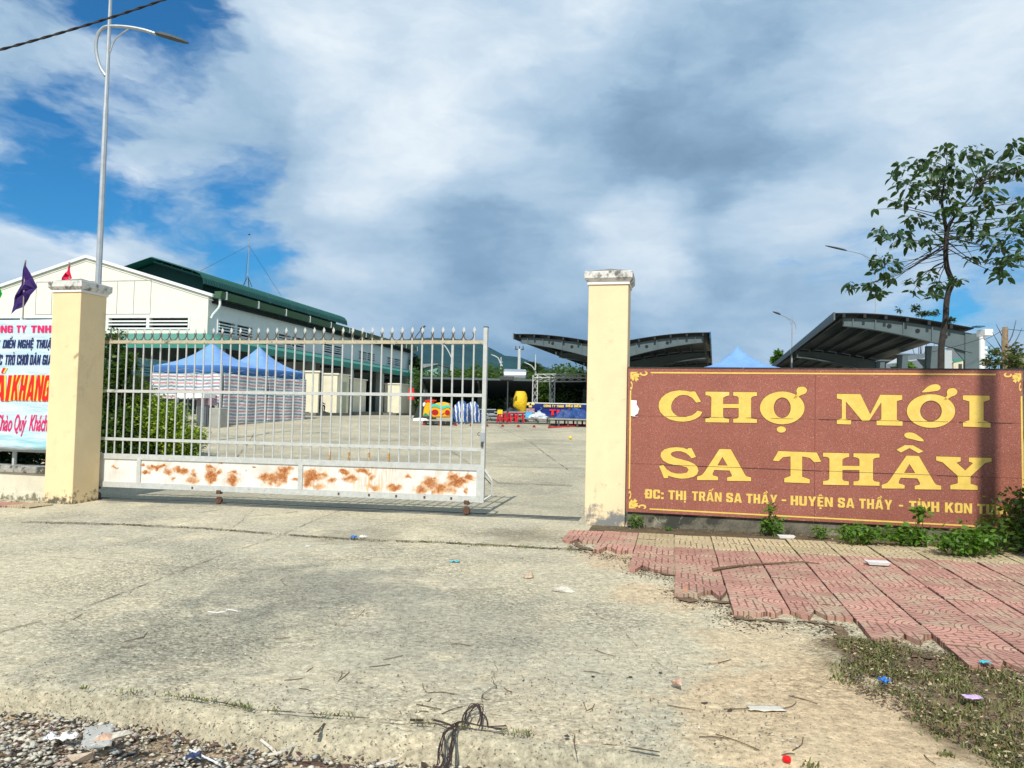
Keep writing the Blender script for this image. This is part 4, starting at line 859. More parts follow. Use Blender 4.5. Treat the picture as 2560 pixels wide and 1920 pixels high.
bn = t.n('ShaderNodeBump', {'Height': t.noise(v, 2.2, 4, .5), 'Strength': .5, 'Distance': .05}); m.node_tree.links.new(bn.outputs[0], b.inputs['Normal']); M_ban = m
ban = thing('banner', 'pale blue cloth banner with pink, navy and red lettering hung left of the gate pillar', 'banner', wm(wall) @ Vector((0, -bo, bt)), -TH)
hh_ = bt - bb
def drape(x, z): return .018 * math.sin(x * 3 + z * 2) * (1 + z / hh_) * .6 + .014 * mnoise.noise(Vector((x * 2.5, z * 3, 4)))
MB().grid(lambda u, v: (xl + (xr - xl) * u, drape(xl + (xr - xl) * u, -hh_ * (1 - v)), -hh_ * (1 - v) - .02 * math.sin(u * 9) * (1 if v < .5 else .5) ), 90, 30).build('cloth', M_ban, ban, smooth=True, solid=.002)
M_pink = simple('pink print', (.72, .02, .14), .5); M_navy = simple('navy print', (.02, .03, .13), .5); M_redp = simple('red print', (.78, .02, .015), .5); M_yelp = simple('yellow print', (.85, .62, .10), .5)
def bl(px, py): q = WI @ plane_at(px, py, wb - N * bo, N); return q.x, q.z - bt
def btext(s, right, y0, y1, px0, width, m, bold, shear=0., n='lettering', dy=0., font=None):
    """right: pixel x where the shown run ends"""
    a, z0_ = bl(px0, y1); _, z1_ = bl(px0, y0)
    mb = (font or glyph_mb)(s, width, z1_ - z0_, bold, shear, .003)
    mb.v = [(v[0] + a, drape(v[0] + a, v[2] + z0_) + v[1] - .006 - dy, v[2] + z0_) for v in mb.v]; return mb.build(n, m, ban)
def wid(p0, p1): return bl(p1, 900)[0] - bl(p0, 900)[0]
# each line is laid out so that the letters the photograph shows stand where it shows them
for y0, y1, sh, m, items in ((814, 832, 0, M_pink, (('CÔNG', -32, 33), ('TY', 43, 68), ('TNHH', 79, 147))), (849.5, 870.5, .12, M_navy, (('BIỂU', -38, -3), ('DIỂN', 6, 38), ('NGHỆ', 45, 84), ('THUẬT', 91, 138))),
                             (887, 912, .12, M_navy, (('TỔ', -62, -40), ('CHỨC', -33, 5), ('TRÒ', 12, 36), ('CHƠI', 41, 69), ('DÂN', 74, 101), ('GIAN', 107, 140)))):
    for s_, xa, xb_ in items: btext(s_, 0, y0, y1, xa, wid(xa, xb_), m, 0, sh)
for s_, xa, xb_ in (('THÁI', -66, 21), ('KHANG', 27, 122)):
    btext(s_, 0, 937, 1001, xa + 4, wid(xa + 4, xb_ + 5), M_yelp, 0, .12, 'lettering_edge'); btext(s_, 0, 937, 1001, xa, wid(xa, xb_), M_redp, 0, .12, dy=.006)
TF = text_mb
for s_, xa, xb_ in (('Kính', -52, -18), ('Chào', -12, 30), ('Quý', 36, 65), ('Khách', 73, 118)): btext(s_, 0, 1036, 1076, xa, wid(xa, xb_), M_pink, .012, .30, font=text_mb)
for i, (px, py) in enumerate(((10, 1118), (118, 1124), (0, 800))):
    pass
# flags on bamboo sticks tied to the fence
def flag(cname, label, px, pts, tone, pole=(57, 797), top=650):
    base = plane_at(pole[0], pole[1], wb + N * .17, N); th_ = thing('flag', label, 'flag', (base.x, base.y, 0), -TH, 'small triangular flags above the banner')
    I = wm(th_).inverted(); tp = plane_at(px, top, wb + N * .17, N)
    MB().tube([I @ Vector((base.x, base.y, wall.location.z + z1 - .02)), I @ base, I @ tp], .011, 6).build('stick', simple('bamboo stick', (.35, .31, .24), .6), th_)
    P = [I @ plane_at(x, y, wb + N * .17, N) for x, y in pts]; c0 = sum(P, Vector()) / len(P); n = len(P); mb = MB()
    # fan of folds from the stick
    rings = []
    for f in (0.0, .35, .7, 1.0):
        rings.append([c0 + (p - c0) * f + Vector((0, .035 * math.sin(i * 2.1 + f * 3) * (f < .95 or i % 2), 0)) for i, p in enumerate(P)])
    vs = [v for r_ in rings for v in r_]; fs = [(k * n + i, k * n + (i + 1) % n, (k + 1) * n + (i + 1) % n, (k + 1) * n + i) for k in range(3) for i in range(n)]
    mb.add(vs, fs); mb.build('cloth', tone, th_, smooth=False, solid=.003)
flag('p', 'dark purple flag drooping on a stick above the blue banner', 64, [(63, 650), (67, 662), (78, 687), (93, 718), (76, 738), (66, 750), (60, 767), (44, 775), (28, 785), (34, 762), (36, 745), (50, 710), (57, 675)], simple('purple cloth', (.035, .012, .12), .7), top=650)
flag('r', 'bright red flag just above the top of the left gate pillar', 173, [(173, 656), (176, 668), (180, 696), (168, 700), (154, 700), (164, 680)], simple('red cloth', (.75, .01, .08), .7), pole=(176, 797), top=655)
flag('g', 'green flag partly cut off by the left picture edge above the banner', -2, [(-2, 712), (5, 722), (6, 735), (0, 745), (-12, 750), (-20, 735), (-10, 718)], simple('green cloth', (.02, .45, .06), .7), pole=(-6, 797), top=705)

# ================================================================== STREET LAMPS AND POLES
def lamp_head_mb(p, d, L, wd):
    d = Vector(d).normalized(); s = Vector((-d.y, d.x, 0)).normalized() if abs(d.z) < .99 else Vector((1, 0, 0)); u = s.cross(d) * -1
    if u.z < 0: u = -u
    secs = [(0, .35, .5), (.15, .8, 1), (.55, 1, .9), (.85, .75, .5), (1, .3, .2)]; vs = []
    for t_, ww, hh in secs:
        c = p + d * L * t_
        vs += [c - s * wd * ww - u * .01, c + s * wd * ww - u * .01, c + s * wd * ww * .7 + u * .055 * hh * (wd / .11), c - s * wd * ww * .7 + u * .055 * hh * (wd / .11)]
    fs = [(i * 4 + k, i * 4 + (k + 1) % 4, i * 4 + 4 + (k + 1) % 4, i * 4 + 4 + k) for i in range(4) for k in range(4)] + [(3, 2, 1, 0), (16, 17, 18, 19)]
    return MB().add(vs, fs)
def street_lamp(label, base_px, Y, top_y, arm, head, r0=.075, r1=.045, brace=None, wd=.11, zb=None, ball=False, m=None, group='street lamps in the market yard'):
    m = m or M_galv; b0 = at(base_px, 1000, Y); gz = G(b0.x, b0.y) if zb is None else zb
    th_ = thing('street_lamp', label, 'street lamp', (b0.x, b0.y, gz), 0, group)
    zt = at(base_px, top_y, Y).z
    # vertical post whose foot stands on the ground; arm points lie in the plane through the post
    L = lambda p: (p[0] - b0.x, p[1] - b0.y, p[2] - gz)
    x0 = at(base_px, 700, Y).x; th_.location.x = x0; L = lambda p: (p[0] - x0, p[1] - b0.y, p[2] - gz)
    H = zt - gz; MB().tube([(0, 0, 0), (0, 0, H * .72), (0, 0, H * .722), (0, 0, H)], [r0, r0 * .72, r1, r1 * .7], 8).build('post', m, th_, smooth=True)
    MB().tube([(0, 0, 0), (0, 0, .25)], r0 * 1.5, 8).build('post_base', m, th_)
    pts = [L(at(x, y, Y)) for x, y in arm]; MB().tube(spl(pts), r1 * .8, 7).build('arm', m, th_, smooth=True)
    if brace: MB().tube(spl([L(at(x, y, Y)) for x, y in brace]), r1 * .4, 5).build('brace', m, th_, smooth=True)
    h0, h1 = Vector(L(at(*head[0], Y))), Vector(L(at(*head[1], Y)))
    hd = lamp_head_mb(h0, h1 - h0, (h1 - h0).length, wd).build('lamp_head', M_dgrey if m is not M_pile else M_galv, th_)
    if ball: MB().tube([(0, 0, H), (0, 0, H + .1)], r1, 6).build('finial', m, th_)
    return th_
def spl(pts, n=5):
    pts = [Vector(p) for p in pts]; out = []
    for i in range(len(pts) - 1):
        p0 = pts[max(i - 1, 0)]; p1 = pts[i]; p2 = pts[i + 1]; p3 = pts[min(i + 2, len(pts) - 1)]
        for j in range(n):
            u = j / n; out.append(.5 * (2 * p1 + (p2 - p0) * u + (2 * p0 - 5 * p1 + 4 * p2 - p3) * u * u + (3 * p1 - p0 - 3 * p2 + p3) * u ** 3))
    out.append(pts[-1]); return out
street_lamp('tall grey street lamp with a hooked arm rising behind the left gate pillar', 246, 17, -60, [(264, 190), (249, 165), (240, 125), (243, 92), (256, 72), (275, 66), (320, 68), (362, 76), (392, 86)], [(388, 84), (470, 107)], .080, .05, [(275, 130), (288, 98), (324, 70)], .12)
street_lamp('slender street lamp whose arm reaches left in front of the young tree', 2190, 48, 622, [(2191, 660), (2192, 655), (2178, 647), (2150, 634), (2115, 626)], [(2117, 627), (2063, 614)], .07, .035, [(2180, 660), (2172, 650), (2160, 640)], .13, ball=True)
street_lamp('street lamp with a curved arm above the tip of the blue tent', 1981, 44, 792, [(1985, 835), (1990, 820), (1985, 805), (1970, 795), (1950, 786)], [(1951, 787), (1932, 779)], .07, .035, [(1980, 815), (1974, 803), (1968, 796)], .13)
street_lamp('distant pale lamp post with a bent arm behind the green roofed building', 1134, 70, 862, [(1133, 902), (1128, 893), (1122, 880), (1112, 865), (1100, 859)], [(1102, 860), (1098, 858)], .14, .07, [(1125, 888), (1134, 886)], .2, m=M_pile)
street_lamp('distant lamp post beside the stainless water tank', 1257, 72, 893, [(1256, 915), (1250, 905), (1245, 895), (1235, 889), (1229, 888)], [(1231, 888), (1227, 887)], .14, .07, [(1248, 907), (1257, 905)], .2, m=M_pile)
street_lamp('distant lamp post in front of the big dark tree', 1343, 66, 886, [(1339, 930), (1334, 921), (1328, 914), (1318, 909), (1312, 907)], [(1315, 908), (1310, 906)], .13, .06, None, .18, m=M_pile)
street_lamp('black lamp head peeping over the gate spears before the mountain', 1034, 60, 838, [(1034, 870), (1036, 850), (1042, 838), (1054, 824)], [(1052, 826), (1064, 814)], .10, .05, None, .26, m=M_dgrey)
def pole(name, label, cat, px, Y, ytop, r, m, extra=None, group=None, zb=None):
    b0 = at(px, 900, Y); gz = G(b0.x, b0.y) if zb is None else zb; th_ = thing(name, label, cat, (b0.x, b0.y, gz), 0, group)
    H = at(px, ytop, Y).z - gz; MB().tube([(0, 0, 0), (0, 0, H)], [r, r * .7], 8).build('post', m, th_, smooth=True)
    if extra: extra(th_, H)
    return th_
def bracket(th_, H):
    MB().box((-.5, -.06, H - .12), (.5, .06, H)).build('cross_arm', M_dgrey, th_)
    for k in (-.4, 0, .4): MB().tube([(k, 0, H), (k, 0, H + .3)], .06, 6).build('insulator', M_dgrey, th_)
pole('utility_pole', 'concrete utility pole with a small cross arm beside the water tank', 'utility pole', 1298, 78, 872, .22, M_pile, bracket)
pole('mast', 'thin antenna mast behind the lattice truss', 'mast', 1381, 80, 912, .06, M_dgrey, lambda t_, H: MB().tube([(-.6, 0, H - .5), (.6, 0, H - .3)], .05, 5).build('antenna', M_dgrey, t_))
# overhead cable near the camera
ca, cb = at(-260, 190, 8.0), at(700, -108, 8.6); pts = [ca + (cb - ca) * (i / 60) + Vector((0, 0, -.10 * math.sin(math.pi * i / 60))) for i in range(61)]
cbl = thing('overhead_cable', 'black twisted overhead cable crossing the top left corner of the sky', 'cable', ca, 0)
for ph in (0, math.pi):
    MB().tube([p - ca + Vector((0, math.cos(i * 1.5 + ph), math.sin(i * 1.5 + ph))) * .008 for i, p in enumerate(pts)], .010, 6).build('strand', M_black, cbl, smooth=True)

# ================================================================== MARKET HALL
HA = .19; HE = Vector((math.cos(HA), -math.sin(HA), 0)); HM = Vector((math.sin(HA), math.cos(HA), 0)); HY = 36.
H0 = at(511.5, 1000, HY); H0.z = G(H0.x, H0.y) + .1
hall = thing('market_hall', 'cream market hall with white louvred windows and a raised dark green roof', 'building', H0, -HA)
HI = wm(hall).inverted()
def hs(px, py, off=0.):  q = HI @ plane_at(px, py, H0 + HE * off, HE); return q   # on the long side wall (x = off)
def hg(px, py, off=0.):  q = HI @ plane_at(px, py, H0 + HM * off, HM); return q   # on the gable wall
zE = hs(513, 738).z; LEN = hs(1023, 900).y; apex = hg(217, 646); HWd = -apex.x; WDT = 2 * HWd
zC = hs(512, 835).z            # height of the canopy where it meets the wall
Tw = .22
# gable wall with a grid of recesses, and louvres cut as openings
gable = MB()
def wallholes(mb, x0, x1, z0, z1, holes, fn, tk):
    """flat wall between x0..x1, z0..z1 with rectangular holes, thickness tk inwards; fn(u, z, depth)->vec"""
    xs = sorted({x0, x1, *[h[0] for h in holes], *[h[1] for h in holes]}); zs = sorted({z0, z1, *[h[2] for h in holes], *[h[3] for h in holes]})
    for a, b in zip(xs, xs[1:]):
        for c, d in zip(zs, zs[1:]):
            mx, mz = (a + b) / 2, (c + d) / 2
            if any(h[0] < mx < h[1] and h[2] < mz < h[3] for h in holes): continue
            mb.hexa([fn(a, c, 0), fn(b, c, 0), fn(b, c, tk), fn(a, c, tk)], [fn(a, d, 0), fn(b, d, 0), fn(b, d, tk), fn(a, d, tk)])
g0, g1 = hg(268, 792), hg(476, 822)
gh = [(g0.x + .12, (g0.x + g1.x) / 2 - .08, g1.z + .06, g0.z - .06), ((g0.x + g1.x) / 2 + .08, g1.x - .12, g1.z + .06, g0.z - .06)]
gh += [(-WDT - g1.x + .12, (-WDT - g1.x - WDT - g0.x) / 2 - .08, g1.z + .06, g0.z - .06), ((-WDT - g1.x - WDT - g0.x) / 2 + .08, -WDT - g0.x - .12, g1.z + .06, g0.z - .06)]
wallholes(gable, -WDT, 0, zC - .3, zE, gh, lambda u, z, d: (u, d, z), Tw)
gable.prism([(-WDT, zE), (0, zE), (-HWd, apex.z)], 0, Tw); gable.build('gable_wall', M_cream, hall)
for s in (0, 1):    # sloping white parapet edges
    a = Vector((-WDT if s else 0, 0, zE)); b2 = Vector((-HWd, 0, apex.z)); ov = Vector((.28 if not s else -.28, 0, -.075))
    a = a + ov
    MB().hexa([(a.x, -.10, a.z + .02), (a.x, Tw + .1, a.z + .02), (b2.x, Tw + .1, b2.z + .02), (b2.x, -.10, b2.z + .02)], [(a.x, -.10, a.z + .17), (a.x, Tw + .1, a.z + .17), (b2.x, Tw + .1, b2.z + .17), (b2.x, -.10, b2.z + .17)]).build('gable_coping', M_white, hall)
    MB().hexa([(a.x - .0, -.012, a.z - .16), (a.x, -.002, a.z - .16), (b2.x, -.002, b2.z - .16), (b2.x, -.012, b2.z - .16)], [(a.x, -.012, a.z - .13), (a.x, -.002, a.z - .13), (b2.x, -.002, b2.z - .13), (b2.x, -.012, b2.z - .13)]).build('gable_groove', M_groove, hall)
# grooves of the panel field
gx0, gx1 = -WDT - hg(377, 700).x, hg(377, 700).x; gz1, gz0 = hg(377, 701).z, hg(377, 785).z
ge = hg(377, 742).x; 
xs = [ge - i * (ge - hg(293, 742).x) / 2 for i in range(0, 12) if ge - i * (ge - hg(293, 742).x) / 2 > -WDT - ge - .1]
for x in xs: MB().box((x - .018, -.012, gz0), (x + .018, -.001, gz1)).build('panel_groove', M_groove, hall)
for z in (gz0, gz1): MB().box((xs[-1], -.013, z - .018), (xs[0], -.001, z + .018)).build('panel_groove', M_groove, hall)
# long side wall
sidew = MB(); wins = []
for (xa, ya), (xb2, yb2) in (((541, 798), (645, 848)), ((688, 831), (767, 872)), ((801, 859), (866, 891)), ((892, 876), (947, 905)), ((968, 893), (1011, 920))):
    a, b2 = hs(xa, 860), hs(xb2, 860); wins.append((a.y, b2.y))
wz1 = hs(541, 798).z; wz0 = hs(645, 851).z; wlen = 3.35; pitch_ = (wins[-1][0] - wins[0][0]) / 4
wins = [(wins[0][0] + pitch_ * i, wins[0][0] + pitch_ * i + wlen) for i in range(5)]
sh_ = []
for a, b2 in wins:
    mid = (a + b2) / 2; sh_ += [(a + .08, mid - .09, wz0 + .05, wz1 - .05), (mid + .09, b2 - .08, wz0 + .05, wz1 - .05)]
wallholes(sidew, Tw, LEN, zC - .3, zE, sh_, lambda u, z, d: (-d, u, z), Tw); sidew.build('side_wall', M_hallside, hall)
MB().box((-WDT, Tw, zC - .3), (-WDT + Tw, LEN, zE)).build('side_wall', M_hallside, hall)
bg_ = MB(); bg_.box((-WDT, LEN - Tw, 2.4), (0, LEN, zE)); bg_.prism([(-WDT, zE), (0, zE), (-HWd, apex.z)], LEN - Tw, LEN); bg_.build('rear_gable', M_hallside, hall)
# louvres: frame > slats
def louvre(hole, side):
    a, b2, z0_, z1_ = hole; f = MB(); e = .07
    def P(u, z, d): return (u, d, z) if side == 'g' else (-d, u, z)
    def bx(mb, u0, u1, za, zb, d0, d1): mb.hexa([P(u0, za, d0), P(u1, za, d0), P(u1, za, d1), P(u0, za, d1)], [P(u0, zb, d0), P(u1, zb, d0), P(u1, zb, d1), P(u0, zb, d1)])
    bx(f, a - .1, b2 + .1, z1_, z1_ + .08, -.05, -.002); bx(f, a - .1, b2 + .1, z0_ - .08, z0_, -.05, -.002); bx(f, a - .1, a, z0_, z1_, -.05, -.002); bx(f, b2, b2 + .1, z0_, z1_, -.05, -.002)
    fr = f.build('louvre_window', M_white, hall); n = 2 if side == 'g' else 3
    for i in range(n):
        z = z0_ + (z1_ - z0_) * (i + 1) / (n + 1); s = MB(); s.hexa([P(a, z - .055, -.09), P(b2, z - .055, -.09), P(b2, z - .03, .05), P(a, z - .03, .05)], [P(a, z + .02, -.09), P(b2, z + .02, -.09), P(b2, z + .045, .05), P(a, z + .045, .05)])
        s.build('slat', M_white, fr)
shade_back = MB(); shade_back.box((-WDT + Tw, Tw + .25, wz0 - .5), (-Tw - .002, Tw + .30, zE - .05)); shade_back.box((-Tw - .30, Tw + .3, wz0 - .35), (-Tw - .25, LEN - Tw, zE - .05)); shade_back.build('shade_backing', M_dark, hall)  # dark sheets added behind the louvres, standing in for the unlit interior
for h in gh: louvre(h, 'g')
for h in sh_: louvre(h, 's')
# roofs
def slope(x0, z0, x1, z1, y0, y1, tk, name, m):
    MB().hexa([(x0, y0, z0), (x1, y0, z1), (x1, y1, z1), (x0, y1, z0)], [(x0, y0, z0 + tk), (x1, y0, z1 + tk), (x1, y1, z1 + tk), (x0, y1, z0 + tk)]).build(name, m, hall)
slope(-HWd, apex.z - .02, .30, zE - .10, Tw + .11, LEN + .5, .06, 'roof_slope', M_greenl); slope(-HWd, apex.z - .02, -WDT - .30, zE - .10, Tw + .11, LEN + .5, .06, 'roof_slope', M_greenl)
# raised ventilating roof: curved at the eaves
mo = 4.8; mp = HI @ at(375, 642, (H0 + HM * mo - HE * HWd).y); zR = mp.z; mL = 20.2
mon = MB(); prof = [(-3.55, zR - 1.62), (-3.5, zR - 1.28), (-3.3, zR - 1.02), (-3.0, zR - .88), (0, zR), (3.0, zR - .88), (3.3, zR - 1.02), (3.5, zR - 1.28), (3.55, zR - 1.62)]
nst = 150
def monf(u, v):
    y = mo + mL * u; k = v * (len(prof) - 1); i = min(int(k), len(prof) - 2); f = k - i; cr = .028 * (1 if int(u * nst) % 2 else -1)
    return (-HWd + (prof[i][0] + (prof[i + 1][0] - prof[i][0]) * f) * (1 + cr * .2), y, prof[i][1] + (prof[i + 1][1] - prof[i][1]) * f + cr)
mon.grid(monf, nst, 8); mr = mon.build('monitor_roof', M_green, hall, solid=.02)
fm_ = MB(); fm_.prism([(-HWd - 2.9, zR - 2.9), (-HWd + 2.9, zR - 2.9), (-HWd + 2.9, zR - 1.0), (-HWd, zR - .12), (-HWd - 2.9, zR - 1.0)], mo + .9, mo + 1.0)
fm_.box((-HWd + 2.85, mo + 1.0, zR - 3.0), (-HWd + 2.95, mo + mL - 1.0, zR - 1.2)); fm_.box((-HWd - 2.95, mo + 1.0, zR - 3.0), (-HWd - 2.85, mo + mL - 1.0, zR - 1.2)); fm_.build('monitor_wall', mat('dark green cladding', (.012, .05, .045), .7, .1, 3, 0, 10, 0), hall)
for i in range(1, 5):
    x = -HWd + 3.3 * i / 5; MB().box((x - .04, mo + .2, zR - .88 * i / 5 * 1.0 - .25), (x + .04, mo + .9, zR - .88 * i / 5 - .14)).build('purlin', M_green, hall)
MB().hexa([(-HWd, mo + .25, zR - .28), (-HWd + 3.3, mo + .25, zR - 1.24), (-HWd + 3.3, mo + .35, zR - 1.24), (-HWd, mo + .35, zR - .28)], [(-HWd, mo + .25, zR - .18), (-HWd + 3.3, mo + .25, zR - 1.14), (-HWd + 3.3, mo + .35, zR - 1.14), (-HWd, mo + .35, zR - .18)]).build('rafter', M_green, hall)
# gutter along the eave with straps and downpipe
gt = MB().hexa([(.32, .05, zE - .10), (.62, .05, zE - .10), (.62, LEN + .5, zE - .10), (.32, LEN + .5, zE - .10)], [(.30, .05, zE + .25), (.70, .05, zE + .25), (.70, LEN + .5, zE + .25), (.30, LEN + .5, zE + .25)]).build('gutter', M_gutter, hall)
for i in range(11): y = .5 + i * 3.05; MB().box((.60, y - .03, zE - .12), (.72, y + .03, zE + .27)).build('gutter_strap', M_white, gt)
MB().tube(spl([(.5, .2, zE - .1), (.5, .2, zE - .5), (.2, .15, zE - .9), (.12, .12, zE - 1.1)]), .06, 6).build('downpipe', M_white, gt, smooth=True)
MB().box((.001, .3, zE - .32), (.30, LEN, zE - .12)).build('eave_shade_strip', M_dark, hall)  # dark strip painted in as the shadow below the gutter
# lean-to canopy round the front and the side
CW = 2.4; zc1 = zC; zc0 = zC - .62
can = MB(); tk = .05
def slab4(a, b, c, d, tk): can.hexa([a, b, c, d], [(p[0], p[1], p[2] + tk) for p in (a, b, c, d)])
slab4((.003, 0, zc1), (CW, -CW, zc0), (CW, LEN + 3.2, zc0), (.003, LEN + 3.2, zc1), tk); slab4((-WDT - CW, -CW, zc0), (CW, -CW, zc0), (.0, -.003, zc1), (-WDT, -.003, zc1), tk)
can.build('canopy_roof', M_greenl, hall)
MB().box((CW + .002, -CW, zc0 - .28), (CW + .05, LEN + 3.2, zc0 + .06)).build('fascia', M_greenl, hall); MB().box((-WDT - CW, -CW - .05, zc0 - .28), (CW + .05, -CW - .002, zc0 + .06)).build('fascia', M_greenl, hall)
colx = [1.3, 7.05, 12.7, 18.3, 24.1, 29.8]
M_col = mat('grey green column', (.30, .32, .29), .8, .1, 2, .05, 30, .05, 20); M_grooms = mat('stall room render', (.78, .73, .55), .85, .08, 2, .04, 40, .08, 20)
for y in [-2.2] + colx:
    MB().box((CW - .55, y - .22, -.1), (CW - .08, y + .22, zc0)).build('column', M_col, hall)
    MB().box((0.002, y - .06, zc0 - .25), (CW - .1, y + .06, zc0 - .1)).build('bracket', M_dgrey, hall)
for x in (-HWd, -WDT): MB().box((x + .2, -CW + .1, -.1), (x + .65, -CW + .5, zc0)).build('column', M_col, hall)
for y in (0, 5.6, 11.2, 16.8, 22.4): MB().box((-.45, y + .01, -.1), (-.02, y + .42, zc1 - .31)).build('column', M_col, hall)
MB().box((-WDT, .5, -.2), (CW, LEN + 3, .12)).build('floor_plinth', mat('dark plinth', (.16, .16, .14), .9, .2, 2, .1, 30, .1, 20), hall)
MB().box((CW - .1, 5.2, -.3), (CW + .5, LEN + 3, .10)).build('kerb_step', mat('dark plinth', (.16, .16, .14)), hall)
MB().box((-WDT - .0, 3.2, -.2), (-.5, 3.4, 1.9)).build('inner_wall', mat('grey block wall', (.16, .17, .17), .9, .1, 2, .05, 30, .1, 20), hall)
MB().box((-WDT + .3, LEN - 2.5, 0), (-1, LEN - 2.2, 3.0)).build('inner_wall', mat('dark inner wall', (.06, .07, .07), .9), hall)
# stall rooms under the canopy
for y0, y1, xa, x0, h, dr in ((5.5, 5.66, 2.35, 3.40, 2.35, None), (8.0, 9.7, 2.5, 3.40, 2.35, 8.5), (10.8, 15.4, .6, 2.2, 2.3, 11.4), (19.0, 23.6, 2.2, 3.40, 2.2, None)):
    rb = MB(); rb.box((xa, y0, -.2), (x0, y1, h)); q = rb.build('stall_room', M_grooms, hall)
    MB().box((xa - .1, y0 - .06, h + .001), (x0 + .10, y1 + .06, h + .09)).build('room_slab', M_cream, q)
    if dr: MB().box((x0 + .002, dr, .12), (x0 + .03, dr + .8, 1.95)).build('room_door', simple('pale green door', (.45, .48, .33)), q)
MB().box((CW + .0, 4.6, -.4), (CW + 1.35, 9.2, .06)).build('kerb_step', mat('dark plinth', (.16, .16, .14)), hall)
MB().box((CW + .0, 17.0, -.4), (CW + 1.5, LEN + 3, .06)).build('kerb_step', mat('dark plinth', (.16, .16, .14)), hall)
# white strips standing in for light through the far side's openings
for i in range(4):
    for k in range(3): MB().box((-WDT + Tw + .01, 6 + i * 5.6, 2.55 + k * .2), (-WDT + Tw + .03, 8.6 + i * 5.6, 2.62 + k * .2)).build('light_slit', M_white, hall)
# lightning rod on the monitor roof
rb_ = at(618.5, 714, (H0 + HM * 17 - HE * (HWd - 2.4)).y); rod = thing('lightning_rod', 'thin lightning rod with guy wires on the dark green hall roof', 'lightning rod', rb_)
hr = at(621, 586, rb_.y).z - rb_.z
MB().tube([(0, 0, 0), (0, 0, hr * .78)], .028, 6).build('lower_tube', M_galv, rod); MB().tube([(0, 0, hr * .78), (0, 0, hr)], .015, 6).build('upper_tube', M_galv, rod); MB().tube([(0, 0, hr - .06), (0, 0, hr), (0, 0, hr + .06)], [.03, .085, .02], 8).build('ball', M_dgrey, rod, smooth=True)
for dx, dy in ((.35, 0), (-.35, 0), (0, .35)): MB().tube([(dx, dy, -.1), (0, 0, .7)], .03, 4).build('foot_strut', M_dgrey, rod)
for px, py, Y in ((500, 678, rb_.y - 10), (702, 738, rb_.y + 7), (612, 712, rb_.y + .5)):
    e_ = at(px, py, Y) - rb_; MB().tube([(0, 0, hr * .78), e_], .012, 4).build('guy_wire', M_dgrey, rod)
# green roofed lean-to building behind the hall
sb0 = at(1065, 1000, 74); ob_ = thing('outbuilding', 'small building with a pale green wall and sloping roof beyond the market hall', 'building', (sb0.x, sb0.y, 1.0), -.12)
OI = wm(ob_).inverted(); q = lambda x, y: (lambda v: (v.x, v.z))(OI @ plane_at(x, y, sb0, Vector((math.sin(.12), math.cos(.12), 0))))
MB().prism([q(1022, 1000), q(1022, 929), q(1094, 913), q(1094, 1000)], 0, 6).build('wall', mat('pale green wall', (.22, .40, .34), .8, .1, 1, .05, 30, .05, 20), ob_)
MB().prism([q(1016, 926), q(1016, 912), q(1097, 909), q(1097, 911), q(1040, 925)], -.3, 6.3).build('roof', mat('grey asbestos roof', (.25, .27, .27), .8), ob_)
MB().prism([q(1022, 922), q(1022, 930), q(1050, 930), q(1050, 922)], -.08, -.01).build('louvre', M_white, ob_)

# ================================================================== TENTS
def sag_roof(mb, x0, y0, x1, y1, ze, zp, lip, n=16):
    cx, cy = (x0 + x1) / 2, (y0 + y1) / 2
    def fn(u, v):
        x = x0 + (x1 - x0) * u; y = y0 + (y1 - y0) * v; a = max(abs(u - .5), abs(v - .5)) * 2; r = 1 - a
        return (x, y, ze + (zp - ze) * (.42 * r + .58 * r ** 2.6))
    mb.grid(fn, n, n); return mb
def tent(label, base, rz, wx, wy, ze, zp, walls=True, group=None, front_gap=None):
    th_ = thing('canopy_tent', label, 'tent', base, rz, group)
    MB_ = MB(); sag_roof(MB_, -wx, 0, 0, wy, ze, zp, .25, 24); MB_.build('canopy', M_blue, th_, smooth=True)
    c = [(-wx, 0), (0, 0), (0, wy), (-wx, wy)]
    for i in range(4):
        (xa, ya), (xb2, yb2) = c[i], c[(i + 1) % 4]
        def val(u, v):
            x = xa + (xb2 - xa) * u; y = ya + (yb2 - ya) * u; sw = .02 * math.sin(u * 26 + i) * (1 - v); n_ = (yb2 - ya, -(xb2 - xa)); L_ = math.hypot(*n_)
            return (x + n_[0] / L_ * sw, y + n_[1] / L_ * sw, ze - .30 * (1 - v) - .05 * math.sin(math.pi * u) * (1 - v) + .004)
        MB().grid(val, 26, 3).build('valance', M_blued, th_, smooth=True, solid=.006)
        MB().tube([(xa, ya, 0), (xa, ya, ze)], .022, 6).build('leg', M_galv, th_)
        MB().tube([(xa, ya, ze - .35), ((xa + xb2) / 2, (ya + yb2) / 2, ze - .12), (xb2, yb2, ze - .35)], .012, 4).build('cross_bar', M_galv, th_)
    return th_
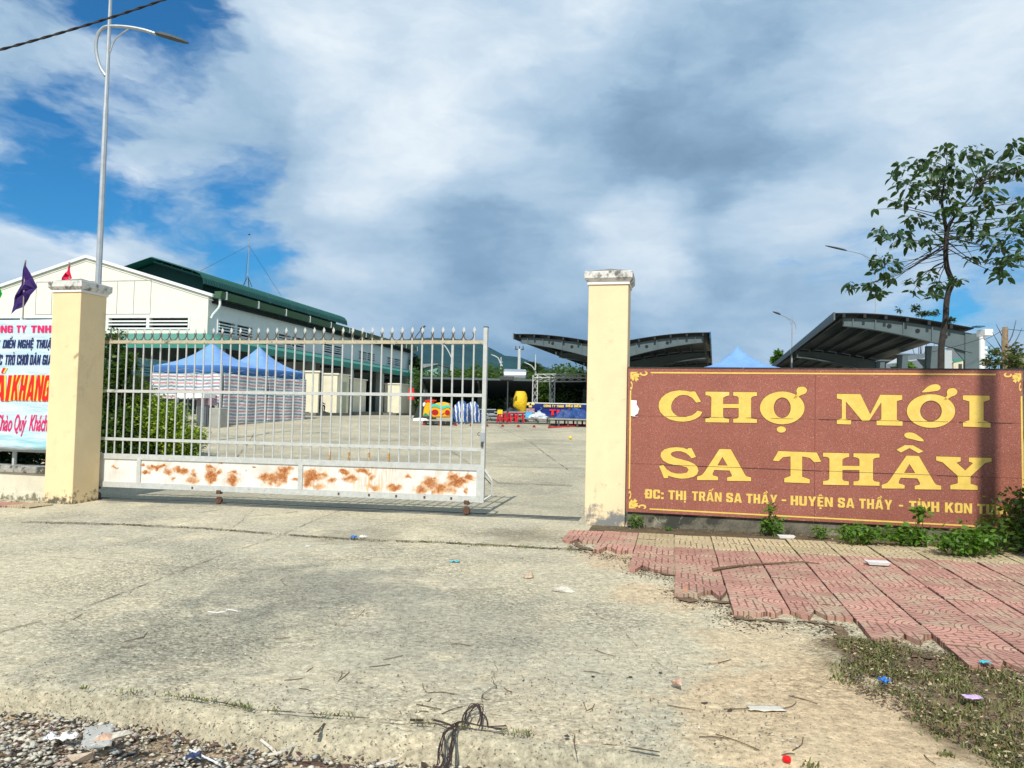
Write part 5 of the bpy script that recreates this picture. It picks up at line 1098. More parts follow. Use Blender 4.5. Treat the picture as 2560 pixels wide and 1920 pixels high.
def M_stripes():
    m, t, b = newmat('striped tarpaulin'); tc = t.n('ShaderNodeTexCoord').outputs['Object']; s = t.n('ShaderNodeSeparateXYZ', {0: tc})
    sag = t.m('MULTIPLY', t.m('SUBTRACT', t.noise(tc, .9, 3, .5), .5), .16); z = t.m('ADD', s.outputs[2], sag)
    f = t.m('FRACT', t.m('ADD', t.m('DIVIDE', z, .26), 20.))
    cr = t.n('ShaderNodeValToRGB', {0: f}); e = cr.color_ramp; e.interpolation = 'CONSTANT'
    cols = [(0, (.62, .64, .66)), (.12, (.56, .26, .28)), (.36, (.66, .67, .68)), (.60, (.19, .30, .36)), (.86, (.66, .67, .68))]
    for i, (p, c) in enumerate(cols):
        if i > 1: e.elements.new(p)
        e.elements[i].position = p; e.elements[i].color = c4(c)
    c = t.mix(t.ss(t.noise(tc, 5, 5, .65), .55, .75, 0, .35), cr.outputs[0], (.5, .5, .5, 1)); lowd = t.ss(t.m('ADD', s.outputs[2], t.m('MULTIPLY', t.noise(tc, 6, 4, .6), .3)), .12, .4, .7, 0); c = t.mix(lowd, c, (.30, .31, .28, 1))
    m.node_tree.links.new(c, b.inputs['Base Color']); b.inputs['Roughness'].default_value = .45
    wv = t.n('ShaderNodeMapping', {'Vector': tc, 'Rotation': (0, R(20), 0), 'Scale': (1, 1, 2.)}).outputs[0]
    bn = t.n('ShaderNodeBump', {'Height': t.noise(wv, 3.0, 5, .6, .6), 'Strength': .9, 'Distance': .12}); m.node_tree.links.new(bn.outputs[0], b.inputs['Normal']); return m
M_str = M_stripes()
tY = 27.6; tc_ = at(553, 1000, tY); tgz = G(tc_.x, tc_.y); TA = .33
zE_t = at(553, 913, tY).z - tgz; zW = at(553, 931, tY).z - tgz; zP = at(538, 858, tY + 2.3).z - tgz
tent('blue peaked tent with striped tarpaulin walls behind the gate, nearer the camera', (tc_.x, tc_.y, tgz), -TA, 3.35, 2.62, zE_t, zP, group='blue canopy tents')
tv = Vector((math.sin(TA), math.cos(TA), 0)); t2 = tc_ + tv * 2.72
z2p = at(634, 867, tY + 4.2).z - tgz
tent('blue tent whose sharp peak shows just behind the first tent', (t2.x, t2.y, tgz + .03), -TA, 3.0, 2.6, zE_t - .02, z2p, group='blue canopy tents')
def tarp(label, base, rz, pts, h, h0=0.02):
    th_ = thing('tarpaulin_wall', label, 'tarpaulin', base, rz)
    for (xa, ya), (xb2, yb2), za in pts:
        L_ = math.hypot(xb2 - xa, yb2 - ya); nx, ny = (yb2 - ya) / L_, -(xb2 - xa) / L_
        def fn(u, v):
            o_ = .05 * math.sin(u * L_ * 5 + 3 * v) * (.4 + v * (1 - v)) + .05 * mnoise.noise(Vector((u * L_ * 1.6, v * 2, xa)))
            return (xa + (xb2 - xa) * u + nx * (o_ + .06), ya + (yb2 - ya) * u + ny * (o_ + .06), za + (h - za) * v - .05 * math.sin(math.pi * u) * v)
        MB().grid(fn, int(L_ * 14), 24).build('tarpaulin', M_str, th_, smooth=True, solid=.004)
    return th_
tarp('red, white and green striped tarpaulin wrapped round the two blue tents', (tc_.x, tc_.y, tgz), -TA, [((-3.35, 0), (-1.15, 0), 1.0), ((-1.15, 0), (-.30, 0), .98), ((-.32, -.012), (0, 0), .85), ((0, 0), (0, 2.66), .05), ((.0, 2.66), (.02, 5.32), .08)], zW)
# stall table and blocks in the opening
tb_ = at(500, 1000, 27.3); tbl = thing('stall_table', 'white topped table in the opening of the striped tent', 'table', (tb_.x, tb_.y, tgz), -TA)
MB().box((-.85, -.3, 1.05), (.45, .3, 1.28)).build('table_top', M_white, tbl)
for sx in (-.8, .4):
    for sy in (-.25, .25): MB().box((sx - .02, sy - .02, 0), (sx + .02, sy + .02, 1.05)).build('leg', M_galv, tbl)
bp = ground_at(534, 1068); bk = thing('concrete_block', 'grey concrete block standing at the near corner of the striped tent', 'block', bp, -TA); MB().box((-.25, 0, -.02), (.28, .4, .72), bev=.02).build('block', mat('grey concrete', (.33, .33, .29), .9, .15, 3, .1, 40, .2, 30), bk)
bp = ground_at(505, 1066); bk = thing('steel_cabinet', 'dark grey cabinet with printed front beside the concrete block', 'cabinet', bp, -TA); MB().box((-.28, 0, 0), (.26, .35, .78), bev=.01).build('cabinet_body', mat('dark cabinet', (.10, .11, .12), .6), bk)
MB().box((-.26, -.012, .80), (.40, .30, 1.08), bev=.01).build('printed_box', mat('printed carton', (.30, .20, .24), .7, .5, 12), bk)
# blue tent at the right, seen over the sign
rt_ = at(1833, 1000, 29.6); rz0 = G(rt_.x, rt_.y); zPr = at(1833, 862, 29.6).z - rz0
tt = tent('blue tent with a single peak showing above the red sign', (rt_.x + 1.55, rt_.y - 1.3, rz0), -.15, 3.0, 3.0, zPr - 1.0, zPr, group='blue canopy tents')

# ================================================================== CURVED STEEL SHEDS
def shed(label, base_px, Yc, ang, wings, w, z_c, z_t, mods, col_w=.42, gap=.9):
    c0 = at(base_px, 1000, Yc); gz = G(c0.x, c0.y); th_ = thing('steel_shed', label, 'shed', (c0.x, c0.y, gz), -ang, 'curved steel sheds in the yard')
    z_c -= gz; z_t -= gz
    def zz_(u): return z_c + (z_t - z_c) * math.sin(u * math.pi / 2) ** 1.0 - .05 * u ** 6 * 0
    y = 0
    for mi, L_ in enumerate(mods):
        for s in wings:
            if mi: zo = .0
            ex = .35
            def roof(u, v): a = u * (1 + ex / w); return (s * w * a, y - .3 + (L_ + .6) * v, (zz_(min(a, 1)) if a <= 1 else zz_(1)) )
            rf = MB().grid(roof, 14, 1); q = rf.build('roof_sheet', M_shedroof, th_, smooth=True, solid=.04)
            for k in range(1, 7):       # purlins
                u = k / 6; MB().box((s * w * u - .05, y - .3, zz_(u) - .16), (s * w * u + .05, y + L_ + .3, zz_(u) - .022)).build('purlin', mat('dark purlin steel', (.018, .024, .028), .6), th_)
            nb = 2
            for b_ in range(nb):
                yy = y + L_ * b_ / (nb - 1); top = [(s * w * u, zz_(u) - .165) for u in [i / 14 for i in range(15)]]
                bot = [(s * w * u, zz_(u) - .165 - (.72 - .44 * u)) for u in [i / 14 for i in range(15)]]
                bm_ = MB(); bm_.prism(top + bot[::-1], yy - .06, yy + .06) if s > 0 else bm_.prism((top + bot[::-1])[::-1], yy - .06, yy + .06)
                bb_ = bm_.build('beam', M_shedst, th_)
                for fl, dz in ((top, 0), (bot, -.03)):
                    for (xa, za), (xb2, zb2) in zip(fl, fl[1:]):
                        pass
                fm2 = MB()
                fm2.grid(lambda u, v: (s * w * u, yy - .14 + .28 * v, zz_(u) - .165 - (.72 - .44 * u) - .012), 14, 1); fm2.build('flange', M_shedst, bb_, solid=.02)
                if mi == 0 and b_ == 0 or s < 0 and mi < 2 and b_ == 0:
                    for u in (.30, .52, .74, .92): MB().box((s * w * u - .02, yy - .13, zz_(u) - .165 - (.72 - .44 * u)), (s * w * u + .02, yy - .061, zz_(u) - .17)).build('stiffener', M_shedst, bb_)
                    for u in (.20, .41, .63): MB().tube([(s * w * u, yy - .068, zz_(u) - .165 - (.36 - .22 * u)), (s * w * u, yy - .075, zz_(u) - .165 - (.36 - .22 * u))], .085, 10).build('beam_hole', M_dark, bb_)
        nb = max(2, int(L_ / 5) + 1)
        for b_ in range(nb):
            yy = y + L_ * b_ / (nb - 1); MB().box((-col_w / 2, yy - .12, 0), (col_w / 2, yy + .12, z_c - .17)).build('column', M_shedst, th_)
            MB().prism([(-col_w / 2, z_c - 1.2), (-col_w / 2 - .35, z_c - .75), (-col_w / 2, z_c - .75)], yy - .05, yy + .05).build('gusset', M_shedst, th_) if -1 in wings else None
        for s in wings:
            MB().box((s * w * (1 + .35 / w) - .03, y - .32, zz_(1) - .26), (s * w * (1 + .35 / w) + .03, y + L_ + .32, zz_(1) + .05)).build('eave_trim', M_shedst if s < 0 else M_shedblue, th_)
        y += L_ + gap
    return th_
shed('nearer curved steel shed rising behind the right end of the red sign', 2428, 27.0, .272, (-1,), 4.45, 4.95, 5.58, (15.3, 14, 12), .46)
shed('two winged curved steel shed seen on both sides of the right gate pillar', 1520, 37.5, .275, (-1, 1), 4.75, 5.05, 5.62, (9.9, 10, 9), .5)
# low dark sheds at the back of the yard
def low_shed(label, px0, px1, Y, ytop, yeave, posts):
    a, b2 = at(px0, 950, Y), at(px1, 950, Y); gz = 1.0; th_ = thing('low_shed', label, 'shed', (a.x, a.y, gz), 0, 'low dark roofed sheds at the back of the yard')
    W_ = b2.x - a.x; zt = at((px0 + px1) / 2, ytop, Y).z - gz; ze = at((px0 + px1) / 2, yeave, Y).z - gz
    MB().grid(lambda u, v: (W_ * u, 6 * v, zt - (zt - ze) * 1.6 * v ** 1.3), 30, 10).build('roof_sheet', M_shedroof, th_, smooth=True, solid=.05)
    MB().box((0, -.12, zt - .06), (W_, -.01, zt + .08)).build('front_beam', M_shedst, th_)
    n_ = max(2, int(W_ / 4))
    for i in range(n_ + 1):
        x = W_ * i / n_
        P_ = [(x, 6 * k / 8, zt - (zt - ze) * 1.6 * (k / 8) ** 1.3 - .16) for k in range(9)]
        MB().tube(P_, .09, 5).build('rib', M_dgrey, th_)
        if posts == 'all' or i in posts: MB().box((x - .14, 2.9, 0), (x + .14, 3.15, zt - (zt - ze) * .9)).build('post', M_shedst, th_)
    return th_
low_shed('long low shed with a dark sheet roof left of the lattice posts', 1052, 1338, 52, 948, 976, 'all')
low_shed('low shed with a dark roof between the lattice posts and the right gate pillar', 1384, 1560, 54, 946, 972, 'all')
low_shed('dark roofed shed far behind the nearer curved shed', 2010, 2330, 74, 884, 908, 'all')  # this shed and the next are added as a dark backdrop to the sky gaps
low_shed('dark roofed shed filling the gap under the nearer curved shed', 2030, 2250, 64, 900, 935, 'all')
# lattice truss frame
tr0 = at(1337, 1000, 50); tr = thing('lattice_frame', 'pale lattice stage frame of two posts and a beam near the hedge', 'lattice frame', (tr0.x, tr0.y, 1.0))
def lattice(p0, p1, w_, name):
    p0, p1 = Vector(p0), Vector(p1); d = (p1 - p0); L_ = d.length; d.normalize(); a = d.orthogonal().normalized() if abs(d.z) < .9 else Vector((1, 0, 0)); b_ = d.cross(a)
    cs = [a * w_ + b_ * w_, -a * w_ + b_ * w_, -a * w_ - b_ * w_, a * w_ - b_ * w_]; mb = MB()
    for c in cs: mb.tube([p0 + c, p1 + c], .035, 4)
    n_ = max(2, int(L_ / (w_ * 3)))
    for i in range(n_):
        for k in range(4): mb.tube([p0 + d * (L_ * i / n_) + cs[k], p0 + d * (L_ * (i + 1) / n_) + cs[(k + 1) % 4]], .02, 4, cap=False)
    mb.build(name, M_pile, tr)
zt = at(1337, 938, 50).z - 1; lattice((0, 0, 0), (0, 0, zt), .16, 'lattice_post'); x2 = at(1381, 950, 48).x - tr0.x; lattice((x2, -2, 0), (x2, -2, at(1381, 938, 48).z - 1), .16, 'lattice_post')
lattice((0, 0, zt - .2), (x2 * 4.5, -1, zt - .1), .18, 'lattice_beam')
# stainless water tank
wt = at(1287, 946, 58); tk_ = thing('water_tank', 'shiny stainless steel water tank on a roof beside the utility pole', 'water tank', wt); tk_.location.z -= .7
MB().tube([(-.95, 0, .85), (-.85, 0, .85), (.85, 0, .85), (.95, 0, .85)], [.45, .6, .6, .45], 16).build('drum', mat('stainless steel', (.6, .62, .64), .25, .05, 2, 0, 10, 0, metal=.8), tk_, smooth=True)
for sx in (-.6, .6): MB().box((sx - .06, -.5, -.6), (sx + .06, .5, .28)).build('stand_leg', M_galv, tk_)
MB().box((-.8, -.5, -3.6), (.8, .5, -.62)).build('base_block', M_col, tk_)

# ================================================================== VEGETATION
M_leaf = leafmat('bush leaves', [(.02, .05, .012), (.04, .09, .016), (.085, .15, .02), (.03, .07, .015)])
M_leafy = leafmat('yellow green leaves', [(.10, .19, .02), (.24, .36, .03), (.40, .47, .04), (.14, .25, .025), (.30, .40, .03)])
M_leafd = leafmat('dark leaves', [(.010, .028, .012), (.018, .045, .014), (.012, .032, .012), (.03, .065, .02)], trans=.18)
M_leafl = leafmat('light weed leaves', [(.05, .13, .02), (.09, .20, .025), (.14, .27, .03), (.06, .15, .02)])
M_grass = leafmat('dry green grass', [(.11, .15, .035), (.17, .19, .055), (.27, .22, .10), (.08, .12, .03), (.24, .19, .09), (.14, .19, .04)], trans=.2)
def leaves(pts, size, flat=.6, nrm=None):
    """many small folded leaves, four corners each"""
    pts = np.asarray(pts); n = len(pts); s = size * nr.uniform(.6, 1.25, n)
    d = nr.normal(size=(n, 3)); d[:, 2] = d[:, 2] * .5 - .15; d /= np.linalg.norm(d, axis=1)[:, None]
    u = nr.normal(size=(n, 3)) * .55; u[:, 2] += 1.0; a = np.cross(d, u); a /= np.linalg.norm(a, axis=1)[:, None]; nn_ = np.cross(a, d)
    s = s[:, None]; P0 = pts; P2 = pts + d * s; mid = pts + d * s * .45
    P1 = mid + a * s * .27 + nn_ * s * .07; P3 = mid - a * s * .27 + nn_ * s * .07
    V = np.stack([P0, P1, P2, P3], 1).reshape(-1, 3); i = np.arange(n) * 4
    return V, np.stack([i, i + 1, i + 2, i + 3], 1)
def clumps(blobs, n, shell=.45):
    """points in a set of ellipsoids (x, y, z, rx, ry, rz, weight), with a rough surface"""
    wts = np.array([b[6] if len(b) > 6 else b[3] * b[4] * b[5] for b in blobs]) ; wts = wts / wts.sum(); out = []
    for b, k in zip(blobs, (wts * n).astype(int)):
        d = nr.normal(size=(k, 3)); d /= np.linalg.norm(d, axis=1)[:, None]; r = (shell + (1 - shell) * nr.random(k)) ** 1.0 * (1 + .16 * nr.normal(size=k))
        out.append(d * r[:, None] * np.array(b[3:6]) + np.array(b[:3]))
    return np.concatenate(out)
def bush(name, label, cat, base, blobs, n, size, m, stems=6, group=None, stem_m=None, sr=.012, crown='foliage', shell=.45):
    th_ = thing(name, label, cat, base, 0, group); P = clumps(blobs, n, shell); P = P[P[:, 2] > .01]
    V, Fc = leaves(P, size); o = np_mesh(crown, V, Fc, m, th_)
    mb = MB()
    for i in range(stems):
        b_ = blobs[i % len(blobs)]; t_ = Vector((b_[0] + rnd.uniform(-.5, .5) * b_[3], b_[1] + rnd.uniform(-.5, .5) * b_[4], b_[2] + rnd.uniform(-.2, .6) * b_[5])); a = Vector((b_[0] * .25 + rnd.uniform(-.05, .05), b_[1] * .25 + rnd.uniform(-.05, .05), -.05))
        mid = (a + t_) / 2 + Vector((rnd.uniform(-.1, .1), rnd.uniform(-.1, .1), .1)) * t_.z; mb.tube(spl([a, mid, t_], 4), [sr * 1.4] * 3 + [sr] * 3 + [sr * .6] * 3, 5)
    mb.build('stems', stem_m or M_barkd, th_, smooth=True); return th_
# behind the gate
def pb(px, py, Y): p = at(px, py, Y); return p
b0 = ground_at(400, 1146); 
def rel(px, py, Y, rx, ry, rz, w_=None):
    p = at(px, py, Y) - b0; t_ = (p.x, p.y, p.z, rx, ry, rz); return t_ + ((w_,) if w_ else ())
YB = b0.y
bush('shrub', 'sunlit yellow green shrub just behind the left half of the gate', 'shrub', b0, [rel(390, 1075, YB, .75, .8, .55), rel(450, 1105, YB, .55, .6, .42), rel(340, 1040, YB, .55, .6, .6), rel(420, 1040, YB, .45, .5, .4), rel(365, 985, YB + .1, .22, .3, .35), rel(345, 950, YB + .2, .13, .2, .25), rel(490, 1090, YB, .28, .3, .25), rel(470, 1135, YB, .3, .4, .2), rel(395, 1000, YB, .18, .2, .2)], 17000, .085, M_leafy, 16)
b0 = ground_at(290, 1150); YB = b0.y
bush('vine_tree', 'dark green leafy tree close behind the left gate pillar', 'tree', b0, [rel(285, 1080, YB, .8, .8, .65), rel(330, 1110, YB, .6, .6, .45), rel(275, 970, YB, .45, .5, .6), rel(305, 920, YB, .40, .4, .45), rel(270, 870, YB, .33, .4, .4), rel(325, 905, YB, .18, .25, .25), rel(290, 850, YB, .22, .3, .25), rel(258, 1010, YB, .5, .5, .6), rel(300, 1010, YB + .3, .4, .4, .5)], 14000, .11, M_leaf, 14)
b0 = ground_at(-20, 1205); YB = b0.y
bush('shrub', 'dark hedge like shrub behind the low wall under the banner', 'shrub', b0, [rel(x, 1150, YB, .8, .5, .5) for x in (-250, -150, -60, 20, 90)] + [rel(60, 1100, YB, .8, .5, .5)], 9000, .10, M_leafd, 10)
# weeds along the foot of the sign
def weed(label, px, py, h, wd_, n, size, m=M_leafl, name='weed', tall=None):
    b_ = ground_at(px, py); bl_ = [(0, 0, h * .55, wd_, wd_ * .5, h * .42)]
    if tall: bl_ += [(tall[0], 0, tall[1], wd_ * .35, .08, h * .3)]
    return bush(name, label, 'weed', b_, bl_, n, size, m, 8, 'weeds at the foot of the sign wall', mat('green stem', (.10, .16, .04), .6), .004)
weed('broad leaved weed below the address line, under the word THẦY', 1928, 1342, .25, .15, 230, .065, tall=(-.02, .33))
weed('small weed at the foot of the sign between the two larger plants', 2050, 1350, .17, .10, 110, .05)
weed('spreading leafy weed under the right part of the sign', 2150, 1368, .26, .30, 420, .065)
weed('broad leaved weed with pale leaves left of the big bush', 2270, 1372, .26, .26, 480, .075, tall=(.14, .40))
weed('low clump of creeping weed at the left foot of the sign beside the pillar', 1590, 1322, .20, .14, 150, .04)
weed('tiny bright weed sprig on the soil left of the tallest sign weed', 1672, 1328, .06, .06, 40, .035)
bp_ = ground_at(2600, 1388)
bush('bush', 'large leafy bush growing over the right end of the sign', 'bush', bp_, [(0, 0, .38, .5, .35, .36), (-.42, -.05, .2, .4, .28, .2), (.35, .02, .62, .38, .3, .40), (.05, .0, .8, .17, .2, .35), (.45, 0, 1.0, .30, .25, .4), (-.1, -.1, .5, .25, .2, .3), (.7, 0, .6, .5, .4, .7)], 5200, .075, M_leaf, 18, sr=.006)
weed('light green plant at the front of the big bush by the sign', 2415, 1398, .32, .36, 650, .07)
# hedge and trees behind the yard
def hedge():
    P = []; 
    for px in range(1035, 1600, 6):
        for Y in (58, 60, 62):
            top = 925 + 10 * math.sin(px * .03) + 9 * mnoise.noise(Vector((px * .05, Y, 0))); b_ = at(px, 1045, Y); t_ = at(px, top + (62 - Y) * 5, Y)
            k = 130; P.append(np.stack([b_.x + nr.normal(size=k) * .25, Y + nr.normal(size=k) * .8, 1.0 + (t_.z - 1.0) * nr.random(k) ** .8 + nr.normal(size=k) * .12], 1))
    V, Fc = leaves(np.concatenate(P), .34); o = np_mesh('hedge', V, Fc, M_leaf); tag(o, 'long green hedge of dense bushes along the back of the yard', 'hedge', kind='stuff')
hedge()
def tree(label, px, Y, ytop, ybase, blobs, n, size, m, sr=.16, group='trees beyond the yard', name='tree'):
    g_ = at(px, 1000, Y); b_ = Vector((g_.x, g_.y, .9)); H = at(px, ytop, Y).z - .9; th_ = thing(name, label, 'tree', b_, 0, group); Wp = Y / F
    bl_ = [((x - px) * Wp, nr.uniform(-.5, .5) * rx * Wp, at(px, y, Y).z - .9, rx * Wp, rx * Wp * .8, ry * Wp) for x, y, rx, ry in blobs]
    V, Fc = leaves(clumps(bl_, n, .3), size); np_mesh('crown', V, Fc, m, th_)
    mb = MB(); mb.tube(spl([(0, 0, -.2), (.1, 0, H * .35), (0, 0, H * .7)]), [sr] * 6 + [sr * .6] * 5, 7)
    for b in bl_: mb.tube([(0, 0, H * .45), (b[0] * .5, b[1] * .5, (H * .5 + b[2]) / 2), (b[0], b[1], b[2])], [sr * .45, sr * .3, sr * .12], 5)
    mb.build('trunk', M_barkd, th_, smooth=True)
tree('big dark round tree left of the right pillar beyond the low sheds', 1325, 95, 905, 1000, [(1325, 935, 34, 26), (1300, 950, 26, 20), (1345, 948, 28, 22), (1325, 918, 20, 12), (1358, 958, 18, 14)], 9000, .55, M_leafd)
tree('round leafy tree right behind the outbuilding wall', 1120, 80, 925, 1000, [(1110, 940, 20, 12), (1145, 938, 26, 12), (1180, 945, 24, 12), (1125, 955, 40, 14)], 6000, .45, M_leaf)
tree('small dark tree at the far end of the market hall', 1036, 66, 880, 950, [(1036, 905, 10, 14), (1040, 925, 12, 14)], 1500, .35, M_leafd)
tree('low trees between the tank and the outbuilding', 1215, 84, 945, 1000, [(1200, 955, 20, 8), (1235, 955, 22, 8)], 2600, .45, M_leaf)
tree('bushy tree seen right of the lattice posts', 1420, 84, 945, 1000, [(1395, 962, 16, 8), (1420, 958, 26, 10), (1455, 958, 24, 10), (1500, 962, 26, 12)], 4000, .45, M_leafy)
tree('pale little tree behind the ridge of the curved shed', 1944, 60, 860, 960, [(1943, 885, 9, 12), (1938, 900, 12, 12), (1950, 898, 12, 12)], 700, .32, M_leafl)
tree('thin tree tops just above the roof of the nearer curved shed', 2300, 52, 765, 900, [(2245, 775, 8, 6), (2292, 770, 13, 10), (2340, 782, 14, 6), (2372, 800, 14, 10), (2310, 785, 20, 6)], 420, .26, M_leafd, .06)
tree('bush seen under the nearer curved shed roof', 2262, 40, 905, 930, [(2262, 918, 24, 10), (2315, 915, 6, 14)], 900, .25, M_leafl, .06)

# ---- young tree behind the sign, leaf by leaf
YT = 11.6; M_bark = mat('grey brown bark', (.040, .034, .030), .9, .35, 18, .25, 70, .7, 30, bdist=.02, dirt=((.12, .115, .10), 9, .64, .72))
ZT = lambda x, y: (2040 + x * .3497, 320 + y * .3497)
def tp(x, y, dy=0.): return at(*ZT(x, y), YT + dy)
tb0 = at(2352, 1000, YT); tb0.z = G(tb0.x, tb0.y); tree_ = thing('young_tree', 'young tree with large dark leaves standing behind the red sign', 'tree', tb0)
tl = lambda p: p - tb0
trunk = [Vector((0, 0, -.1)), tl(tp(893, 1700)), tl(tp(905, 1500)), tl(tp(925, 1380)), tl(tp(932, 1260)), tl(tp(945, 1180)), tl(tp(972, 1105)), tl(tp(940, 1010)), tl(tp(928, 930)), tl(tp(930, 830)), tl(tp(935, 740))]
tr_s = spl(trunk, 4); rr_ = [.050 - .014 * i / (len(tr_s) - 1) for i in range(len(tr_s))]
lead = spl([tr_s[-1], tl(tp(915, 640, .05)), tl(tp(900, 520, .1)), tl(tp(915, 400, .05)), tl(tp(930, 280, 0))], 6)
lead2 = spl([tr_s[-1], tl(tp(985, 640, -.1)), tl(tp(1080, 520, -.25)), tl(tp(1180, 400, -.3))], 6)
MB().tube(lead, [.034 - .026 * i / (len(lead) - 1) for i in range(len(lead))], 7).build('leader', M_bark, tree_, smooth=True)
MB().tube(lead2, [.028 - .02 * i / (len(lead2) - 1) for i in range(len(lead2))], 7).build('leader', M_bark, tree_, smooth=True)

MB().tube(tr_s, rr_, 9).build('trunk', M_bark, tree_, smooth=True)
CL = [(900, 190, 70, 9), (1080, 200, 80, 12), (1180, 170, 50, 6), (620, 270, 50, 6), (720, 250, 45, 6), (1400, 140, 55, 7), (1330, 280, 80, 12), (1430, 310, 60, 8), (650, 400, 70, 10), (560, 350, 30, 3), (830, 300, 85, 14), (980, 320, 90, 16), (940, 450, 100, 16), (740, 480, 75, 11), (1100, 400, 90, 13), (1230, 480, 75, 11), (630, 520, 50, 7), (1230, 570, 70, 9), (1450, 510, 50, 6), (1140, 690, 90, 13), (1080, 640, 45, 6), (690, 650, 55, 8), (840, 680, 45, 5), (450, 750, 50, 8), (600, 800, 85, 14), (690, 820, 45, 6), (490, 970, 85, 16), (520, 1060, 40, 5), (390, 1120, 35, 5), (240, 1130, 35, 5), (330, 1130, 30, 4), (450, 1170, 45, 6), (700, 1100, 40, 5), (690, 1180, 30, 3), (800, 1050, 45, 6), (880, 1130, 55, 8), (830, 1190, 30, 5), (1010, 1090, 35, 5), (820, 800, 55, 7), (1040, 790, 50, 7), (1125, 940, 28, 4), (1240, 780, 35, 5), (1300, 850, 65, 9), (1420, 790, 65, 9), (1390, 690, 75, 11), (1340, 980, 85, 15), (1330, 1050, 45, 6), (1440, 920, 45, 7), (1480, 640, 45, 6), (415, 580, 8, 1), (485, 500, 10, 1), (940, 115, 25, 2), (985, 130, 15, 2), (1300, 345, 15, 2), (900, 600, 40, 5), (1000, 560, 50, 6),
      (1580, 300, 80, 10), (1600, 520, 90, 12), (1640, 750, 90, 12), (1560, 900, 70, 9), (1700, 600, 80, 9), (1540, 150, 60, 6), (1230, 300, 70, 8), (760, 380, 60, 7), (900, 380, 60, 6)]
def leafmesh(k):
    mb = MB(); L_ = .128; wv = [.0, .30, .44, .40, .22, 0]; xs_ = [0, .14, .34, .58, .82, 1.0]; dr = [0, .02, .02, -.02, -.09, -.17]
    if k == 1: dr = [0, .03, .05, .04, .0, -.05]
    if k == 2: wv = [0, .26, .36, .33, .2, 0]; dr = [0, .0, -.06, -.16, -.30, -.42]
    vs = []
    for x, w_, z in zip(xs_, wv, dr):
        vs += [(x * L_, -w_ * L_ * .62, (z + .10 * w_) * L_), (x * L_, 0, z * L_ - .0), (x * L_, w_ * L_ * .62, (z + .10 * w_) * L_)]
    fs = [(i * 3, i * 3 + 3, i * 3 + 4, i * 3 + 1) for i in range(5)] + [(i * 3 + 1, i * 3 + 4, i * 3 + 5, i * 3 + 2) for i in range(5)]
    mb.add(vs, fs); mb.tube([(-.03, 0, .004), (0, 0, 0)], .0015, 3, cap=False)
    return mb
lm = [leafmesh(k) for k in range(3)]; M_bigleaf = leafmat('large dark leaves', [(.016, .045, .018), (.025, .068, .022), (.014, .036, .016), (.045, .10, .035), (.02, .055, .02)], .4, .22); M_yleaf = leafmat('yellowing leaf', [(.5, .42, .03), (.4, .35, .05)], .5, .3)
lme = [q.mesh('leaf', M_bigleaf) for q in lm]; lmy = lm[1].mesh('leaf', M_yleaf)
branches = MB(); nleaf = 0; extraV, extraF = [], []; hub = [tr_s[-1], tr_s[-8], tr_s[-14]]
import mathutils
ways = []
for ci, (x, y, r, k) in enumerate(CL):
    dy = rnd.uniform(-.75, .75) if x < 1500 else rnd.uniform(-.9, .9); c = tl(tp(x, y, dy))
    # pick where on the trunk or on an upper limb the branch starts
    if y > 960: st = tr_s[int(len(tr_s) * rnd.uniform(.70, .80))] if abs(x - 930) < 260 and y > 1020 else tr_s[int(len(tr_s) * rnd.uniform(.84, .92))]
    elif y > 620: st = tr_s[int(len(tr_s) * rnd.uniform(.86, .99))]
    else:
        ld = lead2 if x > 1040 else lead; cand = [p for p in ld if p.z < c.z - .05] or [ld[0]]; st = cand[-1 - rnd.randrange(min(5, len(cand)))]
    mid = st + (c - st) * .5 + Vector((rnd.uniform(-.06, .06), 0, rnd.uniform(-.05, .10) - (.10 if y > 950 and abs(x - 930) > 300 else 0)))
    pts_ = spl([st, mid, c], 5); branches.tube(pts_, [.0095 - .0070 * i / 10 for i in range(11)], 5)
    rw = r * .3497 / F * YT
    for j in range(max(1, int(k * 3.3))):
        a = rnd.uniform(0, 6.28); rad = rw * math.sqrt(rnd.random()); p = c + Vector((math.cos(a) * rad, rnd.uniform(-1, 1) * rw, math.sin(a) * rad * .85))
        az = math.atan2(p.y - c.y, p.x - c.x) + rnd.uniform(-1.0, 1.0)
        rot = (rnd.uniform(-.9, .9), rnd.uniform(-.1, .95), az); s_ = rnd.uniform(.75, 1.25)
        yel_ = (x, y) in ((415, 580), (485, 500), (1300, 345)); me_ = lmy if yel_ else lme[rnd.randrange(3)]
        if nleaf < 300 and (x < 1500) and rnd.random() < .30: inst('leaf', me_, tree_, p, rot, (s_,) * 3); nleaf += 1
        else:
            Mx = Matrix.LocRotScale(p, mathutils.Euler(rot), Vector((s_,) * 3)); q = lm[rnd.randrange(3)]; b_ = len(extraV); extraV += [tuple(Mx @ Vector(v)) for v in q.v[:18]]; extraF += [tuple(i + b_ for i in f) for f in q.f[:10]]
        if rnd.random() < .3: branches.tube([c, (c + p) / 2 + Vector((0, 0, .02)), p], .0025, 3, cap=False)
for i in range(14):     # bare twigs
    st = tr_s[int(len(tr_s) * rnd.uniform(.78, .99))]; a = rnd.uniform(0, 6.28); l_ = rnd.uniform(.4, 1.0); e_ = st + Vector((math.cos(a) * l_, math.sin(a) * l_ * .6, rnd.uniform(-.1, .35))); branches.tube(spl([st, (st + e_) / 2 + Vector((0, 0, -.04)), e_], 4), [.006] * 3 + [.004] * 3 + [.0015] * 3, 4)
branches.build('branches', M_bark, tree_, smooth=True)
o = np_mesh('foliage', extraV, extraF, M_bigleaf, tree_); o['kind'] = 'stuff'
